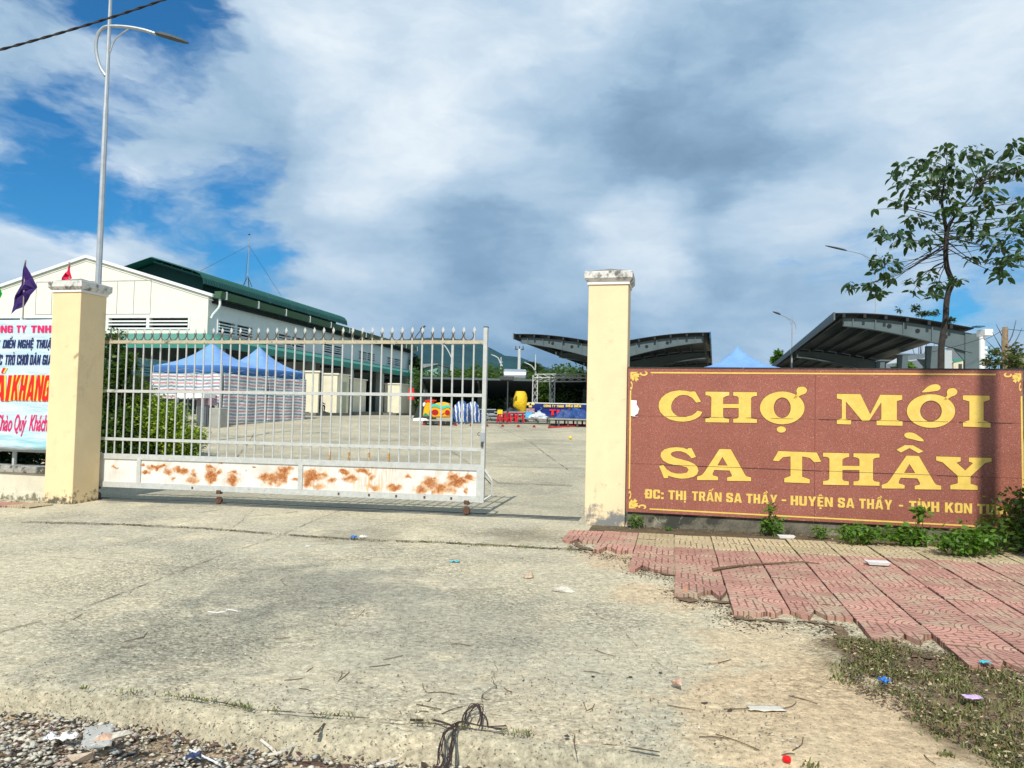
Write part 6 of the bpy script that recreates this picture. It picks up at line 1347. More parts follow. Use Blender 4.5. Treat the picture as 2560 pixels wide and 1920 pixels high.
# ---- far right corner: dead trunk, shrub, buildings, tall white pole
dt = at(2512, 1000, 20); dt.z = G(dt.x, dt.y); th_ = thing('dead_tree', 'dead broken tree trunk with bare twigs at the right edge behind the sign', 'tree', dt)
pts_ = [tuple(at(x, y, 20) - dt) for x, y in ((2518, 950), (2516, 900), (2512, 860), (2513, 818))]; MB().tube([(0, 0, 0)] + spl(pts_, 3), [.12, .11, .11, .10, .10, .095, .09, .085, .08, .075, .07], 7).build('trunk', mat('bleached wood', (.26, .19, .12), .9, .3, 12, .2, 60, .5, 30), th_)
mb = MB()
for (x0, y0), (x1, y1) in (((2513, 880), (2555, 820)), ((2512, 890), (2480, 830)), ((2512, 870), (2540, 800)), ((2514, 900), (2570, 860)), ((2512, 860), (2490, 810)), ((2512, 895), (2465, 850))): mb.tube(spl([at(x0, y0, 20) - dt, at((x0 + x1) / 2 + 4, (y0 + y1) / 2 + 5, 20.2) - dt, at(x1, y1, 20.4) - dt], 3), [.03, .025, .02, .018, .015, .01, .006], 4)
mb.build('twigs', M_barkd, th_)
sb_ = at(2510, 1000, 19); sb_.z = G(sb_.x, sb_.y)
bl_ = [((x - 2510) / F * 19, rnd.uniform(-.3, .3), at(x, y, 19).z - sb_.z, rx / F * 19, .3, ry / F * 19) for x, y, rx, ry in ((2480, 905, 24, 16), (2520, 900, 20, 18), (2545, 880, 18, 26), (2500, 875, 10, 12), (2485, 885, 12, 12), (2540, 915, 24, 12))]
bush('shrub', 'dark leaved shrub round the dead trunk at the right edge', 'shrub', sb_, bl_, 750, .12, leafmat('dull brown green leaves', [(.03, .05, .02), (.06, .09, .02), (.10, .05, .03), (.03, .06, .02)]), 10, shell=.3)
wp = at(2455, 1000, 24); wp.z = G(wp.x, wp.y); th_ = thing('white_post', 'white post with a pale box on top beside the nearer curved shed', 'post', wp)
q = lambda x, y: at(x, y, 24) - wp
MB().tube([(0, 0, 0), (0, 0, q(2455, 842).z)], .085, 10).build('shaft', M_white, th_, smooth=True); MB().box((q(2451, 0).x, -.2, q(0 + 2455, 840).z), (q(2471, 0).x, .25, q(2455, 824).z), bev=.01).build('box', M_white, th_); MB().box((-.22, -.1, q(2455, 818).z), (.05, .2, q(2455, 815).z)).build('blue_cap', M_shedblue, th_)
# pale buildings seen under and beside the shed
def block(label, pts_px, Y, m, parts=()):
    xs_ = [p[0] for p in pts_px]; b_ = at(sum(xs_) / len(xs_), 1000, Y); b_.z = 1.0; th_ = thing('distant_building', label, 'building', b_)
    poly_ = [((at(x, y, Y) - b_).x, (at(x, y, Y) - b_).z) for x, y in pts_px]; MB().prism(poly_[::-1] if False else poly_, 0, 5).build('wall', m, th_)
    for n_, m2, P in parts: MB().prism([((at(x, y, Y) - b_).x, (at(x, y, Y) - b_).z) for x, y in P], -.06, -.004).build(n_, m2, th_)
M_pgrey = mat('pale grey render', (.42, .45, .46), .8, .06, 1, .03, 30, .05, 20); M_dwin = simple('dark window', (.05, .06, .07), .3)
block('grey walled building seen below the shed roof left of the young tree', ((2312, 935), (2312, 898), (2345, 880), (2345, 935)), 48, M_pgrey, (('roof_edge', M_white, ((2311, 898), (2311, 895), (2346, 877), (2346, 880))),))
block('grey building panel seen below the shed roof right of the young tree', ((2362, 935), (2362, 876), (2380, 876), (2380, 935)), 46, M_pgrey)
block('small cream house with dark windows beyond the shed column', ((2384, 935), (2384, 905), (2408, 900), (2440, 900), (2440, 935)), 62, mat('cream house wall', (.60, .55, .38), .8), (('window', M_dwin, ((2396, 922), (2396, 910), (2404, 910), (2404, 922))), ('roof', M_greenl, ((2382, 906), (2382, 898), (2412, 893), (2412, 900)))))
block('tall pale building with stacked balconies right of the shed', ((2443, 935), (2443, 858), (2464, 855), (2464, 935)), 70, M_pgrey, tuple(('balcony', M_white, ((2446, 872 + k * 12), (2446, 866 + k * 12), (2468, 866 + k * 12), (2468, 872 + k * 12))) for k in range(5)))
hb = at(2560, 1000, 30); hb.z = G(hb.x, hb.y); th_ = thing('roofed_hut', 'hut with a mossy grey roof cut off by the right picture edge', 'hut', hb)
q = lambda x, y: ((at(x, y, 30) - hb).x, (at(x, y, 30) - hb).z)
MB().prism([q(2524, 909), q(2524, 904), q(2565, 884), q(2640, 870), (q(2640, 870)[0], q(2524, 909)[1])], 0, 1).build('roof', mat('mossy roof sheet', (.20, .20, .15), .9, .3, 3, .2, 30, .2, 20), th_); MB().box((q(2532, 0 + 905)[0], .2, 0), (q(2640, 905)[0], .8, q(2524, 909)[1] - .004)).build('wall', M_dgrey, th_)
# telephone wires at the right
wr = at(2400, 850, 30); th_ = thing('phone_wires', 'thin wires running from the white post past the dead trunk', 'wires', wr)
for (x0, y0), (x1, y1) in (((2460, 850), (2512, 822)), ((2512, 822), (2700, 838)), ((2330, 880), (2460, 845)), ((2520, 455), (2700, 400)), ((2535, 665), (2700, 662))):
    MB().tube([at(x0, y0, 22) - wr, at((x0 + x1) / 2, (y0 + y1) / 2 + 2, 22) - wr, at(x1, y1, 22) - wr], .008, 4).build('wire', M_black, th_)
# utility pole behind the viewer whose shadow falls on the sign: an ordinary concrete pole by the road
sp = wm(sign) @ Vector((sl(2470, 1100)[0], 0, sl(2470, 1100)[1])); hz_ = Vector((SUN.x, SUN.y, 0)).normalized(); dist_ = 7.2
pb_ = Vector((sp.x, sp.y, 0)) + hz_ * dist_; pb_.z = G(pb_.x, pb_.y) - .15; th_ = thing('utility_pole', 'round concrete utility pole by the roadside behind the viewer', 'utility pole', pb_)
MB().tube([(0, 0, 0), (0, 0, 11)], [.118, .10], 14).build('post', mat('cast concrete', (.42, .41, .38), .9), th_, smooth=True); MB().box((-.7, -.05, 10.2), (.7, .05, 10.3)).build('cross_arm', M_galv, th_)

# ================================================================== THE FAIR IN THE YARD
# ride carriage with a painted front
tr = ground_at(1085, 1062); TYY = tr.y
car = thing('ride_carriage', 'yellow fairground train carriage with red eye shaped openings and a teal wave', 'ride carriage', tr, -.05); CIv = wm(car).inverted()
def cl_(px, py): q = CIv @ at(px, py, TYY); return (q.x, q.z)
prof_ = [cl_(*p) for p in ((1062, 1043), (1059, 1030), (1062, 1022), (1070, 1012), (1085, 1006), (1105, 1004), (1120, 1008), (1129, 1018), (1130, 1040))]
Z3 = lambda x, y: (1020 + x * .217, 780 + y * .217)
M_yc = simple('glossy yellow fibreglass', (.85, .42, .015), .3); M_teal = simple('teal paint', (.06, .55, .42), .35); M_rc = simple('dark red paint', (.40, .015, .02), .35); M_gc = simple('green paint', (.03, .25, .13), .4)
def rounded(P, y0, y1, m, name, parent, inset=.08):
    c = (sum(p[0] for p in P) / len(P), sum(p[1] for p in P) / len(P)); k = lambda f: [(c[0] + (x - c[0]) * f, c[1] + (z - c[1]) * f) for x, z in P]; n = len(P); mb = MB(); R_ = [(k(.86), y0), (k(.97), y0 + inset * .5), (k(1), y0 + inset), (k(1), y1 - inset), (k(.97), y1 - inset * .5), (k(.86), y1)]
    vs = [(x, y, z) for PP, y in R_ for x, z in PP]; fs = [(j * n + i, (j + 1) * n + i, (j + 1) * n + (i + 1) % n, j * n + (i + 1) % n) for j in range(5) for i in range(n)] + [tuple(range(n)), tuple(range(6 * n - 1, 5 * n - 1, -1))]
    return mb.add(vs, fs).build(name, m, parent, smooth=True)
body = rounded([cl_(*Z3(x, y)) for x, y in ((265, 1195), (262, 1120), (285, 1085), (340, 1050), (420, 1038), (480, 1055), (505, 1100), (508, 1170), (495, 1215), (300, 1215))], -.45, .45, M_yc, 'body', car)
def pl_(P, m, name, parent=car, y=-.47, tk=.03): MB().prism([cl_(*Z3(*p)) for p in P], y, y + tk).build(name, m, parent)
pl_(ell(330, 1155, 40, 32, 14), M_rc, 'opening', y=-.475); pl_(ell(472, 1158, 28, 30, 14), M_rc, 'opening', y=-.475)
pl_(((268, 1090), (300, 1065), (345, 1060), (385, 1080), (420, 1085), (460, 1070), (500, 1080), (505, 1105), (465, 1098), (425, 1118), (380, 1110), (340, 1090), (300, 1095), (272, 1110)), M_teal, 'wave', y=-.48)
pl_(((385, 1165), (410, 1175), (440, 1160), (440, 1168), (410, 1185), (385, 1175)), M_rc, 'mouth_line', y=-.478)
pl_(((262, 1150), (285, 1165), (300, 1195), (270, 1200), (262, 1190)), M_gc, 'leaf_mark', y=-.478)
hd = rounded([cl_(*Z3(x, y)) for x, y in ((185, 1200), (195, 1120), (215, 1050), (245, 1030), (290, 1040), (285, 1100), (262, 1150), (265, 1205))], -.40, .40, M_yc, 'front', car)
pl_(((205, 1035), (225, 1015), (275, 1010), (318, 1012), (310, 1028), (250, 1038)), M_redp, 'roof', y=-.42, tk=.8); pl_(((190, 1050), (210, 1040), (222, 1050), (205, 1090), (190, 1085)), M_white, 'windscreen', y=-.44, tk=.85)
pl_(((190, 1195), (215, 1160), (240, 1175), (262, 1200)), M_gc, 'leaf_mark', y=-.43)
MB().box((cl_(*Z3(190, 1240))[0], -.4, .08), (cl_(*Z3(500, 1240))[0], .4, .16)).build('chassis', M_dgrey, car)
for x in (215, 300, 420, 480):
    p = cl_(*Z3(x, 1262)); MB().tube([(p[0], -.42, .09), (p[0], -.36, .09)], .09, 10).build('wheel', M_black, car)
# covered carriages
def M_bw():
    m, t, b = newmat('blue and white striped cover'); tc = t.n('ShaderNodeTexCoord').outputs['Object']; s = t.n('ShaderNodeSeparateXYZ', {0: tc}).outputs
    x = t.m('ADD', t.m('ADD', s[0], t.m('MULTIPLY', s[2], .12)), t.m('MULTIPLY', t.noise(tc, 2, 3, .5), .25)); f = t.m('FRACT', t.m('ADD', t.m('DIVIDE', x, .17), 30.)); c = t.mix(t.m('GREATER_THAN', f, .68), (.03, .09, .28, 1), (.62, .66, .70, 1))
    m.node_tree.links.new(c, b.inputs['Base Color']); b.inputs['Roughness'].default_value = .4; bn = t.n('ShaderNodeBump', {'Height': t.noise(tc, 5, 4, .6), 'Strength': .8, 'Distance': .08}); m.node_tree.links.new(bn.outputs[0], b.inputs['Normal']); return m
Mbw = M_bw()
def lump(name, label, cat, base, dims, m, seed, group=None, rz=0, flat=.0, nu=28, nv=14, sq=2.6, rough_=.16):
    """a cloth or heap draped over something: superellipsoid with folds, standing on the ground"""
    th_ = thing(name, label, cat, base, rz, group); wx, wy, h = dims
    def fn(u, v):
        a = u * 2 * math.pi; e = v * math.pi / 2; ce, se = math.cos(e) ** (2 / sq), math.sin(e) ** (2 / sq); f = 1 + rough_ * mnoise.fractal(Vector((math.cos(a) * 1.6, math.sin(a) * 1.6, v * 2 + seed)), 1, 2, 4)
        x = math.copysign(abs(math.cos(a)) ** (2 / sq), math.cos(a)); y = math.copysign(abs(math.sin(a)) ** (2 / sq), math.sin(a)); return (wx * x * ce * f, wy * y * ce * f, h * se * f)
    MB().grid(fn, nu, nv).build('cover', m, th_, smooth=True); return th_
p = ground_at(1150, 1060); lump('covered_carriage', 'carriage under a blue and white striped cover behind the yellow one', 'carriage', (p.x, p.y + .5, p.z), (.42, .5, .98), Mbw, 2)
p = ground_at(1172, 1058); lump('covered_carriage', 'last carriage under a crumpled striped blue cover', 'carriage', (p.x + .12, p.y + .9, p.z), (.42, .5, .92), Mbw, 5)
# rail on red feet
r0_, r1_ = ground_at(1062, 1062), ground_at(1370, 1064); rl = thing('ride_track', 'low fairground rail on small red feet in front of the carriages', 'ride track', r0_); dv = r1_ - r0_
for oy in (-.25, .35): MB().tube([Vector((0, oy, .10)), dv + Vector((0, oy, .10))], .03, 5).build('rail', M_dgrey, rl)
for i in range(9):
    q = dv * (i / 8); MB().prism([(q.x - .08, 0), (q.x - .03, .09), (q.x + .03, .09), (q.x + .08, 0)], -.29, -.24).build('foot', simple('dull red paint', (.28, .02, .02), .6), rl)
# red plastic stools
def stool(label, px, py, s=1):
    b_ = ground_at(px, py); th_ = thing('plastic_stool', label, 'stool', b_, rnd.uniform(-.4, .4), 'red plastic stools on the yard')
    MB().box((-.15 * s, -.15 * s, .42 * s), (.15 * s, .15 * s, .46 * s), bev=.015).build('seat', M_red, th_)
    for sx in (-1, 1):
        for sy in (-1, 1): MB().hexa([(sx * .17 - .025, sy * .17 - .025, 0), (sx * .17 + .025, sy * .17 - .025, 0), (sx * .17 + .025, sy * .17 + .025, 0), (sx * .17 - .025, sy * .17 + .025, 0)], [(sx * .12 - .03, sy * .12 - .03, .42), (sx * .12 + .03, sy * .12 - .03, .42), (sx * .12 + .03, sy * .12 + .03, .42), (sx * .12 - .03, sy * .12 + .03, .42)]).build('leg', M_red, th_)
    MB().box((-.14, -.155, .22), (.14, -.135, .27)).build('brace', M_red, th_)
for l_, x, y in (('red plastic stool standing directly below the yellow chair', 1254, 1060), ('red plastic stool immediately right of the one below the yellow chair', 1268, 1058), ('middle stool of the red row, beside the dark tarpaulin heap', 1279, 1057), ('rightmost red plastic stool, set apart from the others', 1300, 1057)): stool(l_, x, y)
b_ = ground_at(1249, 1056); th_ = thing('chair', 'small bright yellow chair among the steel stage frames', 'chair', (b_.x, b_.y + .4, b_.z + .28)); th_.scale = (.62, .62, .62); M_ych = simple('yellow plastic', (.8, .6, .02), .4)
MB().box((-.2, -.18, 0), (.2, .2, .05), bev=.01).build('seat', M_ych, th_); MB().box((-.2, .18, .05), (.2, .23, .5), bev=.015).build('backrest', M_ych, th_)
for sx in (-.17, .17):
    for sy in (-.15, .17): MB().box((sx - .02, sy - .02, -.44), (sx + .02, sy + .02, 0)).build('leg', M_red, th_)
# heaps of steel frames
def frames(label, x0, x1, py, Y, h, n, seed):
    r_ = random.Random(seed); a, b_ = at(x0, 1040, Y), at(x1, 1040, Y); gz = G(a.x, Y); th_ = thing('steel_stack', label, 'steel stack', (a.x, Y, gz), 0, 'stacked steel frames of the fair'); W_ = b_.x - a.x
    for i in range(n):
        z = .08 + h * i / n; y = r_.uniform(-.4, .4); xa, xb2 = r_.uniform(0, W_ * .25), r_.uniform(W_ * .7, W_); mb = MB()
        mb.tube([(xa, y, z), (xb2, y, z + r_.uniform(-.05, .05))], .028, 4); mb.tube([(xa, y + .6, z), (xb2, y + .6, z)], .028, 4)
        for k in range(5): xx = xa + (xb2 - xa) * k / 4; mb.tube([(xx, y, z), (xx, y + .6, z)], .022, 4, cap=False)
        mb.build('frame', M_galv if i % 2 else M_dgrey, th_)
    for k in range(4): MB().box((W_ * k / 3 - .04, -.3, 0), (W_ * k / 3 + .04, .3, .08)).build('skid', M_dgrey, th_)
frames('low stack of grey steel stage frames behind the covered carriages', 1165, 1245, 1040, 35.5, .55, 6, 3); frames('long stack of steel frames behind the red stools', 1215, 1345, 1045, 34.4, .42, 6, 4)
def stage(label, x0, x1, Y, zt_px, deep=1.6, n=5):
    a, b_ = at(x0, 1040, Y), at(x1, 1040, Y); gz = G(a.x, Y); W_ = b_.x - a.x; zt = at(x0, zt_px, Y).z - gz; th_ = thing('stage_table', label, 'stage', (a.x, Y, gz), 0, 'low stage tables in the yard')
    MB().box((0, 0, zt - .05), (W_, deep, zt)).build('table_top', mat('grey board', (.32, .31, .28), .8), th_)
    for i in range(n + 1):
        for y in (.05, deep - .05): MB().box((W_ * i / n - .035, y - .03, 0), (W_ * i / n + .035, y + .03, zt - .05)).build('leg', M_dgrey, th_)
stage('long low stage platform beside the red stools', 1225, 1372, 36.6, 1044); stage('stage platform with dark legs running behind the right gate pillar', 1374, 1560, 31.5, 1046, 2.0, 8)
# covered figures and tarps
p = at(1300, 1040, 35); p.z = G(p.x, 35)
th_ = thing('covered_ride', 'tall object wrapped in a bright yellow tarpaulin beside the navy banner', 'covered object', p); zz0 = lambda x, y: ((at(x, y, 35) - p).x, (at(x, y, 35) - p).z)
sil = [(1282, 1003, 1316), (1284, 985, 1317), (1290, 980, 1312), (1289, 1010, 1316), (1290, 1022, 1316)]
rows = [(978, 1290, 1312), (983, 1289, 1315), (995, 1285, 1318), (1008, 1282, 1318), (1016, 1283, 1317), (1024, 1293, 1316), (1032, 1299, 1314), (1040, 1302, 1312), (1050, 1303, 1312)]
vs = []; n_ = 16
for y, xa, xb2 in rows:
    (a, z), (b_, _) = zz0(xa, y), zz0(xb2, y); c = (a + b_) / 2; r_ = (b_ - a) / 2
    for k in range(n_): an = 2 * math.pi * k / n_; f = 1 + .14 * mnoise.noise(Vector((math.cos(an) * 2, math.sin(an) * 2, z * 2))); vs.append((c + r_ * math.cos(an) * f, r_ * math.sin(an) * .8 * f, max(z, .0)))
MB().add(vs, [(j * n_ + (k + 1) % n_, j * n_ + k, (j + 1) * n_ + k, (j + 1) * n_ + (k + 1) % n_) for j in range(len(rows) - 1) for k in range(n_)] + [tuple(range(n_))]).build('tarpaulin', mat('yellow tarpaulin', (.80, .52, .02), .5, .1, 3, .05, 30, .8, 6, bdist=.08), th_, smooth=True)
p = ground_at(1285, 1048); lump('tarpaulin_heap', 'black tarpaulin heap below the yellow wrapped object', 'tarpaulin', (p.x, p.y + 2, p.z), (.75, .5, .60), mat('black tarpaulin', (.025, .03, .035), .45, .2, 3, .05, 30, .8, 6, bdist=.06), 11, sq=2.0, rough_=.35)
p = at(1344, 1045, 33.0); p.z = at(1344, 1046, 33).z; lump('plastic_bundle', 'crumpled silver plastic bundle lying on the stage platform', 'bundle', p, (.42, .3, .26), mat('silver plastic', (.55, .58, .6), .3, .2, 6, .1, 40, 1., 8, bdist=.06), 21, sq=2.0, rough_=.5)
p = at(1322, 1040, 33.4); p.z = at(1322, 1037, 33.4).z - .15; th_ = thing('blue_crate', 'light blue plastic crate beside the yellow tarpaulin', 'crate', p); MB().box((-.16, -.15, 0), (.16, .15, .28), bev=.02).build('crate_body', simple('light blue plastic', (.12, .42, .70), .4), th_); MB().box((-.17, -.16, .25), (.17, .16, .30), bev=.01).build('rim', simple('light blue plastic', (.12, .42, .70)), th_)
# navy banner of the fair
p = at(1318, 1040, 35.4); p.z = at(1318, 1040, 35.4).z; Y_ = 35.4; th_ = thing('fair_banner', 'navy blue fair banner with yellow and red lettering left of the right pillar', 'banner', p)
q = lambda x, y: ((at(x, y, Y_) - p).x, (at(x, y, Y_) - p).z)
a, c = q(1318, 1008), q(1320, 1040); b_ = q(1560, 1010)
MB().grid(lambda u, v: (a[0] + (b_[0] - a[0]) * u, .03 * mnoise.noise(Vector((u * 9, v * 2, 2))), c[1] + (a[1] - c[1]) * v), 40, 6).build('cloth', mat('navy banner cloth', (.010, .025, .16), .45, .3, 2, .05, 30, .2, 10), th_, solid=.01)
MB().box((a[0], -.02, a[1]), (b_[0], .03, a[1] + .04)).build('top_hem', M_white, th_)
def bt2(s_, x0, x1, y0, y1, m, bold):
    A, B = q(x0, y1), q(x1, y1); hgt = q(x0, y0)[1] - A[1]; mb = glyph_mb(s_, B[0] - A[0], hgt, bold, 0, .01); mb.v = [(v[0] + A[0], v[1] - .07, v[2] + A[1]) for v in mb.v]; mb.build('lettering', m, th_)
bt2('CÔNG TY TNHH', 1359, 1409, 1011.5, 1017.5, M_yelp, .03); bt2('BIỂU DIỄN', 1414, 1452, 1011.5, 1017.5, M_yelp, .03); bt2('THÁI', 1373, 1440, 1023.5, 1038, M_redp, .05)
MB().tube([((q(1350, 1020)[0] + .12 * math.cos(i * .7) * (1 - i * .04)), -.06, q(1350, 1032)[1] + .035 * i - .1) for i in range(12)], .012, 4).build('music_sign', simple('pale blue print', (.2, .3, .55)), th_)
p2 = at(1430, 1040, 33.2); p2.z = at(1430, 1047, 33.2).z; lump('blue_tarpaulin', 'rumpled dark blue tarpaulin spread on the stage beside the pillar', 'tarpaulin', p2, (.85, .4, .42), mat('dark blue tarpaulin', (.02, .06, .20), .4, .2, 3, .05, 30, .9, 6, bdist=.06), 31, sq=1.6, rough_=.4)
# yellow lanterns and little printed box left of the banner
p = at(1326, 1020, 35.0); th_ = thing('toy_stand', 'small stand hung with yellow lights left of the navy banner', 'stand', p)
for dx, dz in ((-.12, .12), (.12, .14), (0, .02)): MB().box((dx - .08, -.05, dz), (dx + .08, .05, dz + .10), bev=.02).build('light', M_yelp, th_)
MB().box((-.2, -.04, -.35), (.2, .04, -.02)).build('panel', mat('mixed print', (.45, .25, .25), .6, .6, 14), th_); MB().box((-.2, -.02, -.9), (-.16, .02, -.35)).build('leg', M_dgrey, th_); MB().box((.16, -.02, -.9), (.2, .02, -.35)).build('leg', M_dgrey, th_)
# flood light stand
p = at(1268, 1040, 34); p.z = G(p.x, 34); th_ = thing('floodlight_stand', 'black stand carrying floodlights over the stage frames', 'floodlight', p); H = at(1268, 950, 34).z - p.z
MB().tube([(0, 0, 0), (0, 0, H)], .03, 6).build('post', M_dgrey, th_); MB().box((-.35, -.03, H - .04), (.25, .03, H)).build('bar', M_dgrey, th_)
for dx, r_ in ((-.28, .2), (-.05, -.1), (.18, .3)): MB().box((dx - .11, -.09, H), (dx + .11, .02, H + .18), bev=.01).build('lamp', M_dgrey, th_)
for a in (0, 2.1, 4.2): MB().tube([(0, 0, .5), (.5 * math.cos(a), .5 * math.sin(a), 0)], .018, 4).build('leg', M_dgrey, th_)
# red vest and dark cloth on the hall corner
p = at(1027, 1045, 38); p.z = G(p.x, 38); th_ = thing('hanging_vest', 'red padded vest hanging on a stand left of the yellow carriage', 'vest', p)
MB().tube([(0, .05, 0), (0, .05, 1.6)], .03, 6).build('stand', M_dgrey, th_)
MB().box((-.14, -.08, .95), (.14, .06, 1.5), bev=.04).build('vest_body', M_redp, th_); MB().box((-.12, -.09, 1.5), (-.05, .05, 1.6)).build('strap', M_redp, th_); MB().box((.05, -.09, 1.5), (.12, .05, 1.6)).build('strap', M_redp, th_)
p = ground_at(1040, 1050); lump('dark_sheet', 'dark netting sheet draped between the hall corner and the yellow carriage', 'sheet', (p.x + .2, p.y + 2, p.z), (.5, .3, 1.15), mat('dark netting', (.03, .045, .04), .8), 41, sq=1.5, rough_=.4)
p = ground_at(1045, 1052); lump('white_sack', 'flat white sack lying left of the yellow carriage', 'sack', (p.x + .1, p.y + .3, p.z), (.38, .2, .12), M_white, 44, sq=2.2, rough_=.3)
# things on the hall step
st = wm(hall) @ Vector((CW + .2, 24.5, .12)); lump('dark_bundle', 'dark clothing bundle piled against the hall column', 'bundle', st, (.32, .28, .95), mat('dark cloth', (.02, .022, .03), .9), 51, sq=2.4, rough_=.3)
st = wm(hall) @ Vector((CW + .1, 27.5, .12)); th_ = thing('yellow_generator', 'yellow machine on the step of the market hall', 'machine', st); MB().box((-.35, -.3, .08), (.35, .3, .55), bev=.06).build('machine_body', M_ych, th_); MB().box((-.38, -.33, 0), (.38, .33, .08)).build('machine_frame', M_dgrey, th_); MB().box((-.2, -.32, .2), (.2, -.30, .42)).build('grille', M_black, th_)

# ---- seated person in the shade of the hall
def skin_person(name, label, base, rz):
    import bmesh
    th_ = thing(name, label, 'person', base, rz)
    J = {'pelvis': (0, 0, .44, .15, .13), 'waist': (0, -.02, .60, .135, .11), 'chest': (0, -.05, .80, .165, .12), 'neck': (.0, -.08, .97, .055, .055), 'head0': (.0, -.10, 1.04, .075, .085), 'head1': (0, -.11, 1.13, .095, .105), 'head2': (0, -.10, 1.21, .07, .08),
         'hipL': (-.1, -.03, .43, .10, .10), 'kneeL': (-.16, -.42, .50, .065, .065), 'ankL': (-.15, -.46, .10, .042, .042), 'toeL': (-.17, -.60, .05, .035, .035), 'hipR': (.1, -.03, .43, .10, .10), 'kneeR': (.17, -.40, .52, .065, .065), 'ankR': (.16, -.38, .10, .042, .042), 'toeR': (.18, -.53, .05, .035, .035),
         'shL': (-.18, -.06, .90, .06, .06), 'elL': (-.25, -.16, .66, .045, .045), 'haL': (-.14, -.36, .58, .03, .03), 'fiL': (-.10, -.43, .57, .026, .02), 'shR': (.18, -.06, .90, .06, .06), 'elR': (.25, -.20, .68, .045, .045), 'haR': (.16, -.42, .62, .03, .03), 'fiR': (.12, -.52, .63, .026, .02)}
    E_ = [('pelvis', 'waist'), ('waist', 'chest'), ('chest', 'neck'), ('neck', 'head0'), ('head0', 'head1'), ('head1', 'head2'), ('pelvis', 'hipL'), ('hipL', 'kneeL'), ('kneeL', 'ankL'), ('ankL', 'toeL'), ('pelvis', 'hipR'), ('hipR', 'kneeR'), ('kneeR', 'ankR'), ('ankR', 'toeR'), ('chest', 'shL'), ('shL', 'elL'), ('elL', 'haL'), ('haL', 'fiL'), ('chest', 'shR'), ('shR', 'elR'), ('elR', 'haR'), ('haR', 'fiR')]
    k = list(J); me = bpy.data.meshes.new('body'); me.from_pydata([J[n][:3] for n in k], [(k.index(a), k.index(b_)) for a, b_ in E_], []); o = inst('body', me, th_)
    md = o.modifiers.new('s', 'SKIN'); me.skin_vertices[0].data
    for i, n in enumerate(k): me.skin_vertices[0].data[i].radius = J[n][3:5]; me.skin_vertices[0].data[i].use_root = (n == 'pelvis')
    o.modifiers.new('d', 'SUBSURF').levels = 2; o.modifiers['d'].render_levels = 2; me.materials.append(mat('dark clothes', (.03, .03, .035), .85))
    dg = bpy.context.evaluated_depsgraph_get(); dg.update(); m2 = bpy.data.meshes.new_from_object(o.evaluated_get(dg)); o.modifiers.clear(); o.data = m2; m2.name = 'body'
    sk = mat('shaded skin', (.22, .12, .08), .6); m2.materials.append(sk)  # skin colour darkened for the shade of the hall
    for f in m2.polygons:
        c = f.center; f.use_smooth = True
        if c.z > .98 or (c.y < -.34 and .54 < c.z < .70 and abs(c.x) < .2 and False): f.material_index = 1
    MB().tube([(0, -.09, 1.12), (0, -.09, 1.20), (0, -.09, 1.25)], [.105, .10, .05], 10).build('hair', M_black, th_, smooth=True)
    return th_
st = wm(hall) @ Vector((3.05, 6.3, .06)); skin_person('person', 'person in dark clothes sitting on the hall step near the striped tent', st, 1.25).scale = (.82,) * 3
th_ = thing('plastic_stool', 'low dark stool under the seated person', 'stool', st, 1.25); th_.scale = (.82,) * 3; MB().box((-.15, -.12, .26), (.15, .14, .30), bev=.01).build('seat', M_dgrey, th_)
for sx in (-.12, .12):
    for sy in (-.1, .12): MB().box((sx - .02, sy - .02, 0), (sx + .02, sy + .02, .26)).build('leg', M_dgrey, th_)

# ================================================================== LITTER AND SMALL THINGS ON THE GROUND
def tufts(name, centers, n, h, m, rad, label_kind='stuff'):
    P = []
    for c, k in centers:
        for _ in range(k): a = rnd.uniform(0, 6.28); r_ = rad * math.sqrt(rnd.random()) * rnd.uniform(.4, 1); P.append((c.x + r_ * math.cos(a) * 1.3, c.y + r_ * math.sin(a), c.z))
    P = np.array(P); k = len(P); a = nr.uniform(0, 6.28, k); hh = h * nr.uniform(.4, 1.2, k); ln = nr.uniform(.2, 1.1, k) * hh; w_ = .0035
    d = np.stack([np.cos(a), np.sin(a), 0 * a], 1); s_ = np.stack([-np.sin(a), np.cos(a), 0 * a], 1) * w_
    B0, B1 = P - s_, P + s_; M1 = P + d * ln[:, None] * .45 + np.array([0, 0, 1]) * hh[:, None] * .6; T = P + d * ln[:, None] + np.array([0, 0, 1]) * hh[:, None] * .75
    V = np.stack([B0, B1, M1 + s_ * .8, M1 - s_ * .8, T + s_ * .15, T - s_ * .15], 1).reshape(-1, 3); i = np.arange(k) * 6
    Fc = np.concatenate([np.stack([i, i + 1, i + 2, i + 3], 1), np.stack([i + 3, i + 2, i + 4, i + 5], 1)])
    return tag(np_mesh(name, V, Fc, m), kind='stuff')
Z2 = lambda x, y: ground_at(1280 + x * .5787, 1200 + y * .5787)
cs = []
for _ in range(330):    # grassy patch over the sunken pavers
    x = rnd.uniform(1430, 2330); y0_ = 700 + (x - 1480) * .10; y = rnd.uniform(y0_, 860 + (x - 1430) * .55); 
    if mnoise.noise(Vector((x * .008, y * .012, 5))) < -.05: continue
    cs.append((Z2(x, y), rnd.randint(8, 40)))
for _ in range(26): x = rnd.uniform(1480, 1640); cs.append((Z2(x, rnd.uniform(690, 860)), 50))
tufts('grass', cs, 0, .034, M_grass, .10)
cs = []
for a, b_ in zip(jA, jA[1:]):
    for _ in range(22):
        f = rnd.random(); p = a + (b_ - a) * f; k = 3 + int(14 * max(0, (p.x + 1.5) / 3)); cs.append((p + Vector((0, rnd.gauss(0, .03), 0)), k))
